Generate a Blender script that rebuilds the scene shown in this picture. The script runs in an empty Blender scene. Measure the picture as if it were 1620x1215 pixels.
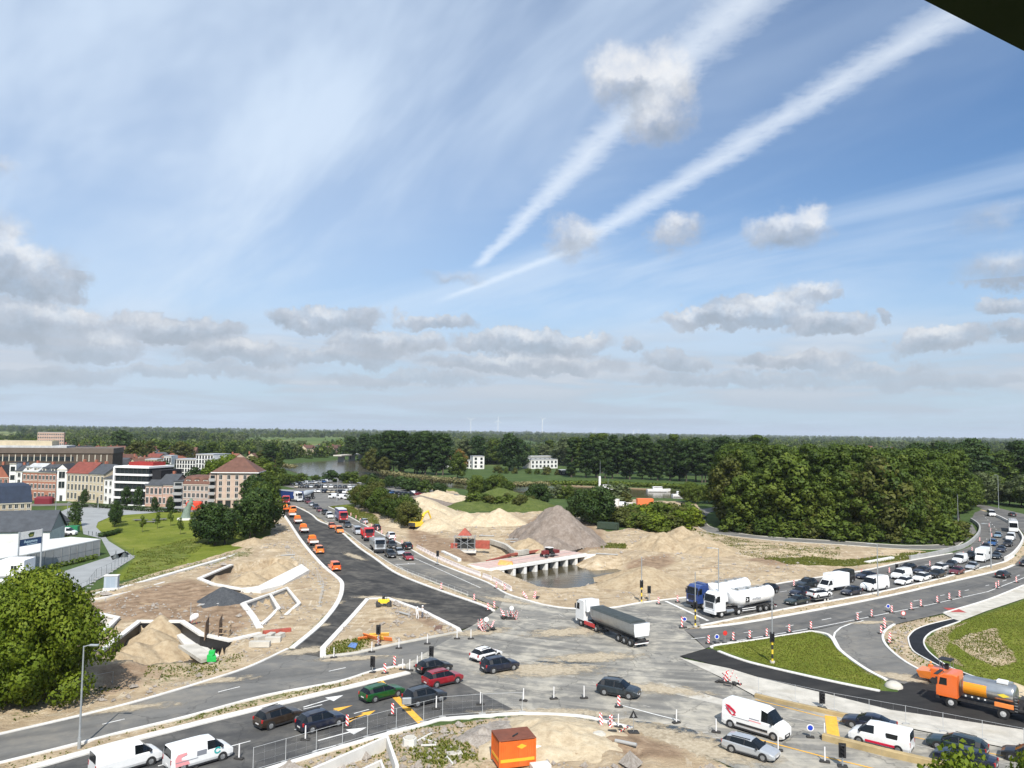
import bpy, bmesh, math, random
import numpy as np
from mathutils import Vector, Matrix, geometry
random.seed(7); np.random.seed(7)
R = math.radians
SC = bpy.context.scene
COL = SC.collection

# ------------------------------------------------------------------ camera
HC = 28.0                      # eye height above the junction (a flat high up in a tower)
FPX = 1217.0                   # focal length in photo pixels (1620 wide)
TH = math.atan((682.5 - 607.5) / FPX)
RO = math.atan(.0132)
fwd = Vector((0, math.cos(TH), math.sin(TH)))
_u0 = Vector((0, -math.sin(TH), math.cos(TH))); _r0 = Vector((1, 0, 0))
cr = math.cos(RO) * _r0 + math.sin(RO) * _u0
cu = -math.sin(RO) * _r0 + math.cos(RO) * _u0
cam_d = bpy.data.cameras.new('camera'); cam = bpy.data.objects.new('camera', cam_d); COL.objects.link(cam)
cam_d.sensor_width = 36; cam_d.lens = 36 * FPX / 1620; cam_d.clip_end = 60000; cam_d.clip_start = .1
m = Matrix((cr, cu, -fwd)).transposed().to_4x4(); m.translation = (0, 0, HC)
cam.matrix_world = m
SC.camera = cam

def ray(px, py):
    return (fwd + cr * ((px - 810) / FPX) - cu * ((py - 607.5) / FPX))
def G(px, py, z=0.0):
    """place on the ground plane (height z) that is seen at a spot of the photograph"""
    d = ray(px, py); t = (z - HC) / d.z
    return (d.x * t, d.y * t)
def GP(pts, z=0.0): return [G(a, b, z) for a, b in pts]
def HT(px, py, ty):
    """height of a thing that stands at (px,py) and reaches up to row ty"""
    x, y = G(px, py); best = 0
    d = ray(px, ty); t = y / d.y
    return HC + d.z * t

# ------------------------------------------------------------------ sky, sun, exposure
SKY_STR = .092
SUN_EL = 46.0
SUN_AZ = 174.0       # degrees clockwise from +Y: behind the camera, a little to the right
W = bpy.data.worlds.new('World'); SC.world = W; W.use_nodes = True
nt = W.node_tree; nt.nodes.clear()
class NG:
    def __init__(s, nt): s.nt = nt
    def new(s, t, **kw):
        n = s.nt.nodes.new(t)
        for k, v in kw.items(): setattr(n, k, v)
        return n
    def put(s, sock, v):
        if hasattr(v, 'is_output'): s.nt.links.new(v, sock)
        else:
            try: sock.default_value = v
            except Exception: sock.default_value = tuple(v) + (1,) if len(v) == 3 else v
    def m(s, op, a, b=None, c=None, clamp=False):
        n = s.new('ShaderNodeMath', operation=op); n.use_clamp = clamp
        for i, v in enumerate((a, b, c)):
            if v is not None: s.put(n.inputs[i], v)
        return n.outputs[0]
    def v(s, op, a, b=None, out=0):
        n = s.new('ShaderNodeVectorMath', operation=op)
        s.put(n.inputs[0], a)
        if b is not None: s.put(n.inputs['Scale'] if op == 'SCALE' else n.inputs[1], b)
        return n.outputs['Value'] if op in ('LENGTH', 'DOT_PRODUCT') else n.outputs[0]
    def ss(s, x, a, b, lo=0., hi=1.):
        n = s.new('ShaderNodeMapRange', interpolation_type='SMOOTHSTEP')
        s.put(n.inputs[0], x); s.put(n.inputs[1], a); s.put(n.inputs[2], b); s.put(n.inputs[3], lo); s.put(n.inputs[4], hi)
        return n.outputs[0]
    def noise(s, vec, scale, det=4, rough=.55, dist=0., col=False):
        n = s.new('ShaderNodeTexNoise'); n.inputs['Scale'].default_value = scale
        n.inputs['Detail'].default_value = det; n.inputs['Roughness'].default_value = rough; n.inputs['Distortion'].default_value = dist
        if vec is not None: s.put(n.inputs['Vector'], vec)
        return n.outputs['Color'] if col else n.outputs['Fac']
    def mix(s, f, a, b, mode='MIX'):
        n = s.new('ShaderNodeMix', data_type='RGBA', blend_type=mode)
        s.put(n.inputs[0], f)
        for i, v in ((6, a), (7, b)):
            if not hasattr(v, 'is_output'): v = tuple(v) + (1,) if len(v) == 3 else v
            s.put(n.inputs[i], v)
        return n.outputs[2]
    def comb(s, x, y, z=0.):
        n = s.new('ShaderNodeCombineXYZ')
        for i, v in enumerate((x, y, z)): s.put(n.inputs[i], v)
        return n.outputs[0]
    def sep(s, v):
        n = s.new('ShaderNodeSeparateXYZ'); s.put(n.inputs[0], v); return n.outputs
    def ramp(s, f, stops):
        n = s.new('ShaderNodeValToRGB'); s.put(n.inputs[0], f); e = n.color_ramp.elements
        while len(e) < len(stops): e.new(.5)
        for el, (p, c) in zip(e, stops): el.position = p; el.color = tuple(c) + (1,) if len(c) == 3 else c
        return n.outputs[0]

def build_world():
    g = NG(nt)
    sky = g.new('ShaderNodeTexSky', sky_type='NISHITA'); sky.sun_disc = False
    sky.sun_elevation = R(SUN_EL); sky.sun_rotation = R(SUN_AZ); sky.air_density = 1.0; sky.dust_density = 1.0; sky.ozone_density = 2.2
    d = g.new('ShaderNodeTexCoord').outputs['Generated']
    x, y, z = g.sep(d)
    az = g.m('ARCTAN2', x, y); el = g.m('ARCSINE', z)
    ae = g.comb(az, el)
    def azel(px, py):
        q = ray(px, py).normalized(); return math.atan2(q.x, q.y), math.asin(q.z)
    skyc = g.mix(1.0, sky.outputs[0], (.72, 1.0, 1.24), 'MULTIPLY')
    # thin high veil: long streaks, thicker towards one side of the sky
    zz = g.m('ADD', g.m('MAXIMUM', z, 0.), .12)
    px_ = g.m('DIVIDE', x, zz); py_ = g.m('DIVIDE', y, zz)
    rot = g.comb(g.m('ADD', g.m('MULTIPLY', px_, .80), g.m('MULTIPLY', py_, .60)), g.m('MULTIPLY', g.m('ADD', g.m('MULTIPLY', px_, -.60), g.m('MULTIPLY', py_, .80)), .30), 3.3)
    vn = g.noise(rot, 1.1, 5, .58, .6)
    vn2 = g.noise(rot, .33, 3, .5, .2)
    side = g.ss(az, .75, -.55)
    veil = g.m('ADD', g.m('MULTIPLY', g.ss(vn, .40, .66), .55), g.m('MULTIPLY', side, g.m('MULTIPLY', g.ss(vn2, .22, .58), .72)))
    veil = g.m('MULTIPLY', g.m('ADD', veil, .04), .80, clamp=True)
    c = g.mix(veil, skyc, (6.3, 7.5, 9.1))
    # haze towards the horizon
    hz = g.ss(el, .30, .015)
    c = g.mix(g.m('MULTIPLY', hz, .62), c, (5.8, 7.2, 8.7))
    # low heaped clouds scattered all round the sky
    strat = g.comb(g.m('MULTIPLY', az, 5.), g.m('MULTIPLY', g.m('POWER', g.m('MAXIMUM', el, 0.), .7), 26.), 1.7)
    sn = g.noise(strat, 1., 4, .55, .3)
    band = g.ss(el, .16, .085)
    low = g.m('MULTIPLY', g.m('ADD', .42, g.m('MULTIPLY', g.ss(sn, .36, .62), .75)), band)
    hazec = (4.5, 5.3, 6.2)
    base = g.mix(g.m('MULTIPLY', low, .80, clamp=True), c, g.mix(g.ss(el, .09, .01), g.mix(g.ss(sn, .42, .66), (4.7, 5.2, 6.0), (6.2, 6.6, 7.2)), hazec))
    # condensation trails: straight lines on a layer high above the ground
    def pl(px, py):
        q = ray(px, py); return Vector((q.x / q.z, q.y / q.z))
    def trail(T, a, b, w0, w1, dens, c, t0=0., soft=.25, end=9.):
        P, pn, pn2 = T
        A, B = pl(*a), pl(*b); L = (B - A).length; u = (B - A) / L; n = Vector((-u.y, u.x))
        q = g.v('SUBTRACT', P, (A.x, A.y, 0))
        t = g.m('DIVIDE', g.v('DOT_PRODUCT', q, (u.x, u.y, 0)), L)
        s = g.v('DOT_PRODUCT', q, (n.x, n.y, 0))
        w = g.m('ADD', w0, g.m('MULTIPLY', g.m('MAXIMUM', t, 0.), w1 - w0))
        r = g.m('DIVIDE', g.m('ABSOLUTE', g.m('ADD', s, g.m('MULTIPLY', g.m('SUBTRACT', pn2, .5), g.m('MULTIPLY', w, .8)))), w)
        r = g.m('ADD', r, g.m('MULTIPLY', g.m('SUBTRACT', pn, .5), 1.5))
        f = g.m('MULTIPLY', g.ss(r, 1.15, .0), g.m('MULTIPLY', g.ss(t, t0 - soft, t0 + soft), g.ss(t, end + .12, end - .05)))
        f = g.m('MULTIPLY', f, g.m('MULTIPLY', g.m('ADD', .18, g.m('MULTIPLY', pn, 1.35)), dens), clamp=True)
        return g.mix(f, c, (9.4, 10., 10.6))
    # heaped clouds, each a few soft lumps, torn at the rims; lit on top, grey below
    blobs = [(975, 120, 58, 50, .8), (1050, 145, 66, 70, 1.), (1045, 195, 56, 40, .8), (1010, 130, 50, 45, .8), (1250, 362, 70, 34, .9), (1290, 345, 30, 26, .6), (1062, 362, 42, 30, .7), (1050, 395, 26, 26, .3), (912, 375, 48, 38, .75),
             (1200, 492, 95, 26, .95), (1275, 462, 50, 18, .8), (1120, 505, 75, 18, .8), (1310, 510, 62, 20, .8), (1480, 536, 66, 22, .85), (1590, 425, 60, 30, .6), (1600, 480, 42, 14, .6), (1600, 520, 40, 14, .6), (1400, 495, 14, 8, .5), (1560, 350, 80, 22, .3),
             (520, 502, 92, 22, .85), (610, 540, 95, 22, .85), (560, 560, 120, 18, .7), (690, 508, 70, 14, .6), (720, 438, 60, 14, .4), (835, 540, 130, 22, .95), (860, 575, 130, 20, .85), (760, 575, 90, 18, .6),
             (270, 520, 110, 22, .85), (150, 545, 75, 22, .8), (380, 560, 85, 22, .85), (50, 505, 85, 32, .9), (40, 425, 80, 42, .9), (10, 380, 45, 48, .7), (10, 260, 30, 18, .4),
             (1070, 570, 60, 20, .7), (1000, 552, 22, 12, .5), (1260, 570, 90, 14, .7), (1380, 585, 95, 15, .6), (300, 590, 160, 14, .5), (1150, 600, 200, 14, .55), (650, 600, 160, 14, .5), (1500, 600, 140, 13, .5), (80, 590, 120, 16, .6)]
    def cell(a0, a1, e0, e1):
        """the sky of one sector: its own trails and clouds over the common ground"""
        c = base
        if a1 > -.15 and e1 > .16:
            zq = g.m('MAXIMUM', z, .01); P = g.comb(g.m('DIVIDE', x, zq), g.m('DIVIDE', y, zq))
            T = (P, g.noise(P, 13., 6, .68), g.noise(P, 2.2, 2, .6))
            c = trail(T, (752, 424), (1180, 0), .05, .11, .60, c, .02, .05)
            c = trail(T, (905, 392), (1500, 28), .11, .095, .62, c, .02, .06)
            c = trail(T, (690, 478), (905, 396), .07, .07, .42, c, .12, .2, 1.0)
        sel = []
        for b in blobs:
            A, E = azel(b[0], b[1]); ra, re = b[2] * 1.25 / FPX + .06, b[3] * 1.25 / FPX + .04
            if A + ra > a0 and A - ra < a1 and E + re > e0 and E - re < e1: sel.append((A, E) + b[2:])
        if sel:
            nA = g.noise(ae, 19., 6, .66, col=True); nB = g.noise(ae, 5.5, 2, .5, col=True)
            wv = g.v('MULTIPLY', g.v('SUBTRACT', nA, (.5, .5, .5)), (.082, .060, 0))
            wv = g.v('ADD', wv, g.v('MULTIPLY', g.v('SUBTRACT', nB, (.5, .5, .5)), (.06, .02, 0)))
            ws = g.v('ADD', ae, wv); D = None; S = None
            for (A, E, rx, ry, k) in sel:
                q = g.v('MULTIPLY', g.v('SUBTRACT', ws, (A, E, 0)), (FPX / rx / 1.16, FPX / ry / 1.16, 0))
                f = g.m('MULTIPLY', g.m('SUBTRACT', 1., g.v('LENGTH', q), clamp=True), k)
                sh = g.m('MULTIPLY', f, g.sep(q)[1])
                D = f if D is None else g.m('MAXIMUM', D, f)
                S = sh if S is None else g.m('ADD', S, sh)
            dens = g.ss(D, .05, .25) if e1 < 1 else g.m('MULTIPLY', g.ss(D, .02, .50), .95)
            dens = g.m('MULTIPLY', dens, g.m('ADD', .42, g.m('MULTIPLY', g.noise(ae, 46., 4, .65), .98)), clamp=True)
            lit = g.m('ADD', g.m('ADD', g.m('MULTIPLY', S, 1.3), g.ss(el, .1, .35, .36, .58)), g.m('MULTIPLY', g.m('SUBTRACT', g.sep(nA)[2], .5), 1.1))
            cc = g.v('SCALE', g.ramp(lit, [(.10, (.38, .43, .50)), (.45, (.55, .59, .66)), (.82, (1., 1., 1.))]), 8.8)
            cc = g.mix(g.ss(el, .14, .01), cc, hazec)
            c = g.mix(g.m('MULTIPLY', dens, .80), c, cc)
        bg = g.new('ShaderNodeBackground'); g.put(bg.inputs[0], c); bg.inputs[1].default_value = SKY_STR
        return bg.outputs[0]
    def pick(cond, no, yes):
        mx = g.new('ShaderNodeMixShader'); g.put(mx.inputs[0], cond); g.nt.links.new(no, mx.inputs[1]); g.nt.links.new(yes, mx.inputs[2]); return mx.outputs[0]
    cols = pick(g.m('GREATER_THAN', el, .175), cell(-1., 1., 0., .175), cell(-1., 1., .175, 1.6))
    bg0 = g.new('ShaderNodeBackground'); g.put(bg0.inputs[0], base); bg0.inputs[1].default_value = SKY_STR
    fin = pick(g.m('MULTIPLY', g.m('LESS_THAN', g.m('ABSOLUTE', az), 1.), g.m('GREATER_THAN', el, .0)), bg0.outputs[0], cols)
    out = g.new('ShaderNodeOutputWorld'); g.nt.links.new(fin, out.inputs[0])
W.cycles.sampling_method = 'MANUAL'; W.cycles.sample_map_resolution = 256
build_world()
sl = bpy.data.lights.new('sun', 'SUN'); sl.energy = 5.0; sl.angle = R(.53); sl.color = (1.0, .955, .88)
so = bpy.data.objects.new('sun', sl); COL.objects.link(so)
_sd = Vector((math.sin(R(SUN_AZ)) * math.cos(R(SUN_EL)), math.cos(R(SUN_AZ)) * math.cos(R(SUN_EL)), math.sin(R(SUN_EL))))
so.rotation_euler = _sd.to_track_quat('Z', 'Y').to_euler(); so.location = _sd * 100 + Vector((0, 0, 60))
cy = SC.cycles; cy.max_bounces = 4; cy.diffuse_bounces = 2; cy.glossy_bounces = 2; cy.transmission_bounces = 2; cy.transparent_max_bounces = 4; cy.volume_bounces = 0; cy.caustics_reflective = False; cy.caustics_refractive = False
SC.view_settings.view_transform = 'Standard'; SC.view_settings.look = 'None'
SC.view_settings.exposure = .22; SC.view_settings.gamma = 1.0; SC.view_settings.use_curve_mapping = False

# ------------------------------------------------------------------ mesh helpers
class MB:
    def __init__(s): s.v = []; s.f = []; s.mi = []
    def add(s, vs, fs, mi=0):
        o = len(s.v); s.v += [tuple(p) for p in vs]; s.f += [tuple(i + o for i in f) for f in fs]; s.mi += [mi] * len(fs); return s
    def box(s, x0, x1, y0, y1, z0, z1, mi=0):
        return s.add([(x0, y0, z0), (x1, y0, z0), (x1, y1, z0), (x0, y1, z0), (x0, y0, z1), (x1, y0, z1), (x1, y1, z1), (x0, y1, z1)],
                     [(3, 2, 1, 0), (4, 5, 6, 7), (0, 1, 5, 4), (1, 2, 6, 5), (2, 3, 7, 6), (3, 0, 4, 7)], mi)
    def cbox(s, x0, x1, y0, y1, z0, z1, b=.03, mi=0):
        """box with bevelled top and vertical edges"""
        def ring(i, z): return [(x0 + i + (b if k in (0,) else 0), 0, 0) for k in ()]
        P = lambda i, z: [(x0 + i + b, y0 + i, z), (x1 - i - b, y0 + i, z), (x1 - i, y0 + i + b, z), (x1 - i, y1 - i - b, z), (x1 - i - b, y1 - i, z), (x0 + i + b, y1 - i, z), (x0 + i, y1 - i - b, z), (x0 + i, y0 + i + b, z)]
        return s.loft([P(0, z0), P(0, z1 - b), P(b, z1)], True, mi)
    def loft(s, rings, caps=True, mi=0, closed=True):
        n = len(rings[0]); vs = [p for r in rings for p in r]; fs = []
        for i in range(len(rings) - 1):
            for j in range(n if closed else n - 1):
                k = (j + 1) % n
                fs.append((i * n + j, i * n + k, (i + 1) * n + k, (i + 1) * n + j))
        if caps: fs.append(tuple(range(n))[::-1]); fs.append(tuple(range((len(rings) - 1) * n, len(rings) * n)))
        return s.add(vs, fs, mi)
    def cyl(s, p0, p1, r0, r1=None, n=10, mi=0, caps=True):
        r1 = r0 if r1 is None else r1
        p0, p1 = Vector(p0), Vector(p1); d = (p1 - p0).normalized()
        a = d.orthogonal().normalized(); b = d.cross(a)
        rg = lambda p, r: [p + (a * math.cos(2 * math.pi * k / n) + b * math.sin(2 * math.pi * k / n)) * r for k in range(n)]
        return s.loft([rg(p0, r0), rg(p1, r1)], caps, mi)
    def tube(s, pts, rad, n=6, mi=0):
        pts = [Vector(p) for p in pts]; rings = []
        if not hasattr(rad, '__len__'): rad = [rad] * len(pts)
        up = Vector((0, 0, 1))
        for i, p in enumerate(pts):
            d = (pts[min(i + 1, len(pts) - 1)] - pts[max(i - 1, 0)]).normalized()
            a = d.cross(up); a = a.normalized() if a.length > .01 else Vector((1, 0, 0)); b = d.cross(a)
            rings.append([p + (a * math.cos(2 * math.pi * k / n) + b * math.sin(2 * math.pi * k / n)) * rad[i] for k in range(n)])
        return s.loft(rings, True, mi)
    def bar(s, p0, p1, w, h, mi=0):
        """rectangular bar from p0 to p1, width w sideways, height h upwards from the line"""
        p0, p1 = Vector(p0), Vector(p1); d = p1 - p0; a = Vector((-d.y, d.x, 0)).normalized() * (w / 2); u = Vector((0, 0, h))
        if a.length < 1e-6: a = Vector((w / 2, 0, 0)); u = Vector((0, h, 0))
        return s.loft([[p0 - a, p0 + a, p0 + a + u, p0 - a + u], [p1 - a, p1 + a, p1 + a + u, p1 - a + u]], True, mi)
    def prism(s, poly, z0, z1, mi=0):
        """vertical prism over a (possibly concave) outline"""
        n = len(poly); ar = sum(poly[i][0] * poly[(i + 1) % n][1] - poly[(i + 1) % n][0] * poly[i][1] for i in range(n))
        if ar < 0: poly = poly[::-1]
        vs = [(p[0], p[1], z0) for p in poly] + [(p[0], p[1], z1) for p in poly]
        tr = geometry.tessellate_polygon([[Vector((p[0], p[1], 0)) for p in poly]])
        fs = []
        for t in tr:
            a, b, c = [Vector((poly[i][0], poly[i][1])) for i in t]
            if (b - a).cross(c - a) < 0: t = t[::-1]
            fs.append(tuple(i + n for i in t)); fs.append(tuple(t[::-1]))
        for i in range(n): j = (i + 1) % n; fs.append((i, j, j + n, i + n))
        return s.add(vs, fs, mi)
    def sheet(s, poly, z, mi=0):
        tr = geometry.tessellate_polygon([[Vector((p[0], p[1], 0)) for p in poly]]); fs = []
        for t in tr:
            a, b, c = [Vector((poly[i][0], poly[i][1])) for i in t]
            fs.append(tuple(t if (b - a).cross(c - a) > 0 else t[::-1]))
        return s.add([(p[0], p[1], z) for p in poly], fs, mi)
    def xf(s, M):
        s.v = [tuple(M @ Vector(p)) for p in s.v]; return s
    def mesh(s, name, mats=(), smooth=False):
        me = bpy.data.meshes.new(name); me.from_pydata(s.v, [], s.f); me.update()
        for k in (mats if isinstance(mats, (list, tuple)) else [mats]): me.materials.append(k)
        if any(s.mi): me.polygons.foreach_set('material_index', s.mi)
        if smooth: me.polygons.foreach_set('use_smooth', [True] * len(me.polygons)); me.set_sharp_from_angle(angle=R(smooth if smooth > 1 else 38))
        return me
    def build(s, name, mats, parent=None, smooth=False):
        return obj(name, s.mesh(name, mats, smooth), parent)

def obj(name, me, parent=None, loc=None):
    o = bpy.data.objects.new(name, me); COL.objects.link(o)
    if parent is not None: o.parent = parent
    if loc is not None: o.location = loc
    return o
def tag(o, label, cat=None, group=None, kind=None):
    if label: o['label'] = label
    if cat: o['category'] = cat
    if group: o['group'] = group
    if kind: o['kind'] = kind
    return o
def thing(name, label, cat, loc=(0, 0, 0), rz=0, group=None):
    o = obj(name, None); o.location = loc; o.rotation_euler = (0, 0, rz); o.empty_display_size = .3
    return tag(o, label, cat, group)
def struct(o): o['kind'] = 'structure'; return o
KIDS = {}
def copy_tree(o, loc=None, rz=None, label=None, group=None, parent=None, scale=None):
    c = o.copy(); COL.objects.link(c); c.parent = parent
    if loc is not None: c.location = loc
    if rz is not None: c.rotation_euler = (c.rotation_euler[0], c.rotation_euler[1], rz)
    if scale is not None: c.scale = scale if hasattr(scale, '__len__') else (scale,) * 3
    if label: c['label'] = label
    if group: c['group'] = group
    if o.name not in KIDS: KIDS[o.name] = list(o.children)
    for ch in KIDS[o.name]: copy_tree(ch, parent=c)
    return c
ORD = ['first', 'second', 'third', 'fourth', 'fifth', 'sixth', 'seventh', 'eighth', 'ninth', 'tenth', 'eleventh', 'twelfth', 'thirteenth', 'fourteenth', 'fifteenth', 'sixteenth', 'seventeenth', 'eighteenth', 'nineteenth']
def ordw(i):
    i += 1
    if i < 20: return ORD[i - 1]
    t = ['', '', 'twent', 'thirt', 'fort', 'fift', 'sixt', 'sevent', 'eight', 'ninet'][i // 10 % 10]
    return t + 'ieth' if i % 10 == 0 else t + 'y-' + ORD[i % 10 - 1]

# ------------------------------------------------------------------ materials
MATS = {}
def mat(name, col, rough=.6, metal=0., var=.0, scale=3., bump=0., bscale=None, coat=0., spec=.5, obj_space=True, dirt=None):
    """a plain coloured material with procedural variation in tone and relief"""
    if name in MATS: return MATS[name]
    M = bpy.data.materials.new(name); M.use_nodes = True; g = NG(M.node_tree); b = M.node_tree.nodes['Principled BSDF']
    b.inputs['Roughness'].default_value = rough; b.inputs['Metallic'].default_value = metal
    b.inputs['Coat Weight'].default_value = coat; b.inputs['Coat Roughness'].default_value = .06; b.inputs['Specular IOR Level'].default_value = spec
    c4 = tuple(col) + (1,)
    if var or bump or dirt:
        tc = g.new('ShaderNodeTexCoord').outputs['Object']
        n = g.noise(tc, scale, 5, .6)
        k = g.ss(n, .25, .75, 1 - var, 1 + var)
        c = g.v('SCALE', c4[:3], k)
        if dirt:
            n2 = g.noise(tc, scale * .45, 6, .65, .4)
            c = g.mix(g.m('MULTIPLY', g.ss(n2, .48, .68), dirt[1]), c, dirt[0])
        g.put(b.inputs['Base Color'], c)
        if bump:
            bn = g.new('ShaderNodeBump'); bn.inputs['Strength'].default_value = bump; bn.inputs['Distance'].default_value = .05
            g.put(bn.inputs['Height'], g.noise(tc, bscale or scale * 4, 5, .6)); g.put(b.inputs['Normal'], bn.outputs[0])
    else: b.inputs['Base Color'].default_value = c4
    MATS[name] = M; return M
def paint(name, col, metallic=False):
    return mat('paint_' + name, col, .34 if not metallic else .38, .0 if not metallic else .35, .03, 2., coat=.55, dirt=((.30, .27, .22), .10))
# ------------------------------------------------------------------ layout of roads and plots (spots of the photograph laid on the ground)
A1_UP = [(-90, 1183), (0, 1162), (130, 1132), (228, 1107), (345, 1072), (400, 1053), (455, 1027)]
A1_LO = [(640, 1052), (587, 1063), (535, 1079), (420, 1101), (293, 1135), (197, 1158), (124, 1177), (0, 1208), (-90, 1230)]
A2_UP = [(646, 1065), (535, 1092), (400, 1124), (259, 1159), (166, 1183), (52, 1215), (-90, 1256)]
A2_LO = [(330, 1248), (431, 1216), (581, 1171), (670, 1147), (700, 1139), (763, 1134), (826, 1130), (917, 1134), (966, 1145), (1000, 1153)]
ISL = [(581.5, 948), (613, 946.7), (667, 966), (724, 995), (727, 1000), (633, 1018), (561, 1034), (511, 1040), (511, 1026), (558, 975)]
G_L = [(462, 1026), (498.5, 996), (516, 978), (530, 960), (538, 945), (541, 932), (540, 921), (530, 911), (511.5, 896), (488, 870), (472.6, 850), (457, 826), (444, 808), (438, 800)]
G_R = [(467, 801), (491, 813), (504, 824), (522, 831.5), (540, 842), (566, 865), (592, 883), (623, 905), (659, 921), (711, 940), (763, 958), (781, 967)]
H_L = [(475, 801), (514, 825), (545, 841), (576, 864), (623, 895), (680, 919), (740, 942), (790, 961)]
H_R = [(490, 790), (520, 802), (550, 816), (597, 842), (633, 860), (680, 886), (724, 904), (771, 922), (800, 939)]
E_UP = [(800, 939), (834, 950), (865, 958), (904, 963), (966, 962), (1020, 953), (1098, 944), (1200, 929), (1265, 918), (1361, 904), (1433, 888.5), (1506, 875.5), (1534, 865), (1550, 847), (1549, 834), (1536, 823)]
EM_U = [(1108, 990), (1220, 968), (1291, 955), (1387, 938), (1485, 916), (1550, 899), (1589, 889), (1604, 880), (1617, 864), (1619, 848), (1600, 829), (1573, 815), (1552, 807)]
EM_L = [(1082, 996), (1108, 994), (1200, 982), (1387, 947), (1485, 925), (1576, 904), (1604, 894), (1622, 876), (1626, 852), (1606, 828), (1578, 814), (1555, 806)]
E_LO = [(1116, 1026), (1129, 1021), (1200, 1010), (1285, 997), (1366, 981), (1415, 988), (1493, 970), (1563, 949), (1620, 926), (1700, 900), (1740, 868), (1700, 838), (1640, 818), (1589, 806), (1563, 800), (1538, 797)]
C_UP = [(1075, 1038), (1116, 1027), (1127, 1027), (1163, 1040), (1200, 1051), (1304, 1075), (1394, 1093), (1420, 1095), (1430, 1081), (1472, 1069), (1530, 1085), (1580, 1098), (1620, 1107), (1720, 1130)]
C_LO = [(1720, 1176), (1620, 1155), (1511, 1138.5), (1407, 1123), (1304, 1097), (1200, 1072), (1155, 1058)]
D_L = [(1285, 998), (1306, 1003), (1317, 1011), (1330, 1030), (1368, 1058), (1402, 1076)]
D_R = [(1472, 1069), (1433, 1048), (1407, 1027), (1397, 1011.5), (1400, 998.5), (1415, 988)]
BK_L = [(1508, 979), (1470, 988), (1449, 996), (1439, 1005), (1437, 1012), (1444, 1029), (1468, 1044), (1507, 1064), (1562, 1083), (1620, 1101), (1720, 1128)]
BK_R = [(1720, 1122), (1620, 1095.5), (1584, 1085), (1540, 1070), (1502, 1055), (1477, 1038), (1464, 1024), (1462, 1012), (1472, 1001), (1490, 993), (1519, 983)]
F_LO = [(1105, 806), (1096, 812), (1093, 818), (1103, 831.5), (1124, 843), (1220, 855), (1330, 862), (1433, 869), (1500, 868), (1524, 857), (1545, 842)]
F_UP = [(1538, 829), (1527, 838), (1505, 861), (1433, 863), (1324, 856), (1200, 848), (1134, 836.7), (1118, 829), (1115, 818.5), (1122, 811), (1136, 807), (1160, 805), (1160, 801), (1134, 802)]
STRIP_LO = [(1720, 1210), (1620, 1189), (1433, 1151), (1355, 1138), (1309, 1128), (1200, 1104), (1137, 1070), (1075, 1041)]
INT = [(640, 1052), (680, 1012), (727, 1000), (745, 991), (781, 968), (790, 961)] + E_UP[:7] + [(1112, 943), (1108, 990), (1082, 996), (1116, 1026), (1075, 1038), (1137, 1071), (1200, 1105), (1309, 1129), (1355, 1139), (1433, 1152), (1620, 1190), (1720, 1211), (1720, 1330), (1300, 1330), (1168, 1218), (1090, 1182), (1020, 1158)] + A2_LO[::-1][1:6] + [(690, 1142), (646, 1065)]
ROADS = {
    'INT': INT,
    'A1': A1_UP + [(511, 1041), (561, 1035), (633, 1019), (727, 1001)] + A1_LO,
    'A2': A2_UP + [(-90, 1360), (200, 1300)] + A2_LO[:6] + [(812, 1122), (735, 1083), (690, 1066)],
    'G': G_L + G_R + [(745, 991), (727, 997)] + [ISL[3], ISL[2], ISL[1], ISL[0], ISL[9], ISL[8], (511, 1040), (458, 1032)],
    'H': H_L + H_R[::-1],
    'EU': E_UP[6:] + [(1542, 811)] + EM_U[::-1],
    'EL': EM_L + E_LO[::-1] + [(1100, 1010)],
    'C': C_UP + C_LO, 'D': D_L + [(1430, 1082)] + D_R + [(1366, 981)], 'BK': BK_L + BK_R, 'F': F_LO + F_UP,
    'STRIP': [(1075, 1041)] + C_LO[::-1] + STRIP_LO[:-1],
    'WALK': [(1493, 971), (1563, 950), (1620, 927), (1720, 893), (1720, 912), (1620, 947), (1560, 967), (1519, 983), (1508, 979)],
    'SIDE': [(438, 800), (424, 783), (430, 775), (470, 774), (560, 782), (640, 787), (640, 796), (560, 797), (510, 802), (475, 802)],
    'PARK': [(452, 762), (530, 757), (600, 762), (690, 776), (735, 784), (700, 790), (640, 787), (560, 782), (470, 774), (445, 768)],
    'LOT': [(50, 935), (88, 908), (200, 872), (213, 882), (165, 912), (115, 937), (90, 948)],
    'PATH': [(90, 812), (118, 800), (165, 802), (230, 806), (330, 796), (330, 801), (235, 812), (178, 816), (155, 826), (152, 834), (166, 848), (172, 856), (206, 877), (178, 886), (160, 852), (132, 845), (128, 824)],
    'STREET': [(-60, 800), (40, 797), (120, 796), (230, 803), (330, 806), (420, 806), (430, 812), (415, 818), (330, 811), (230, 807), (120, 799.5), (40, 801), (-60, 806)],
}
RW = {k: GP(v) for k, v in ROADS.items()}
ISLW = GP(ISL)

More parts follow.
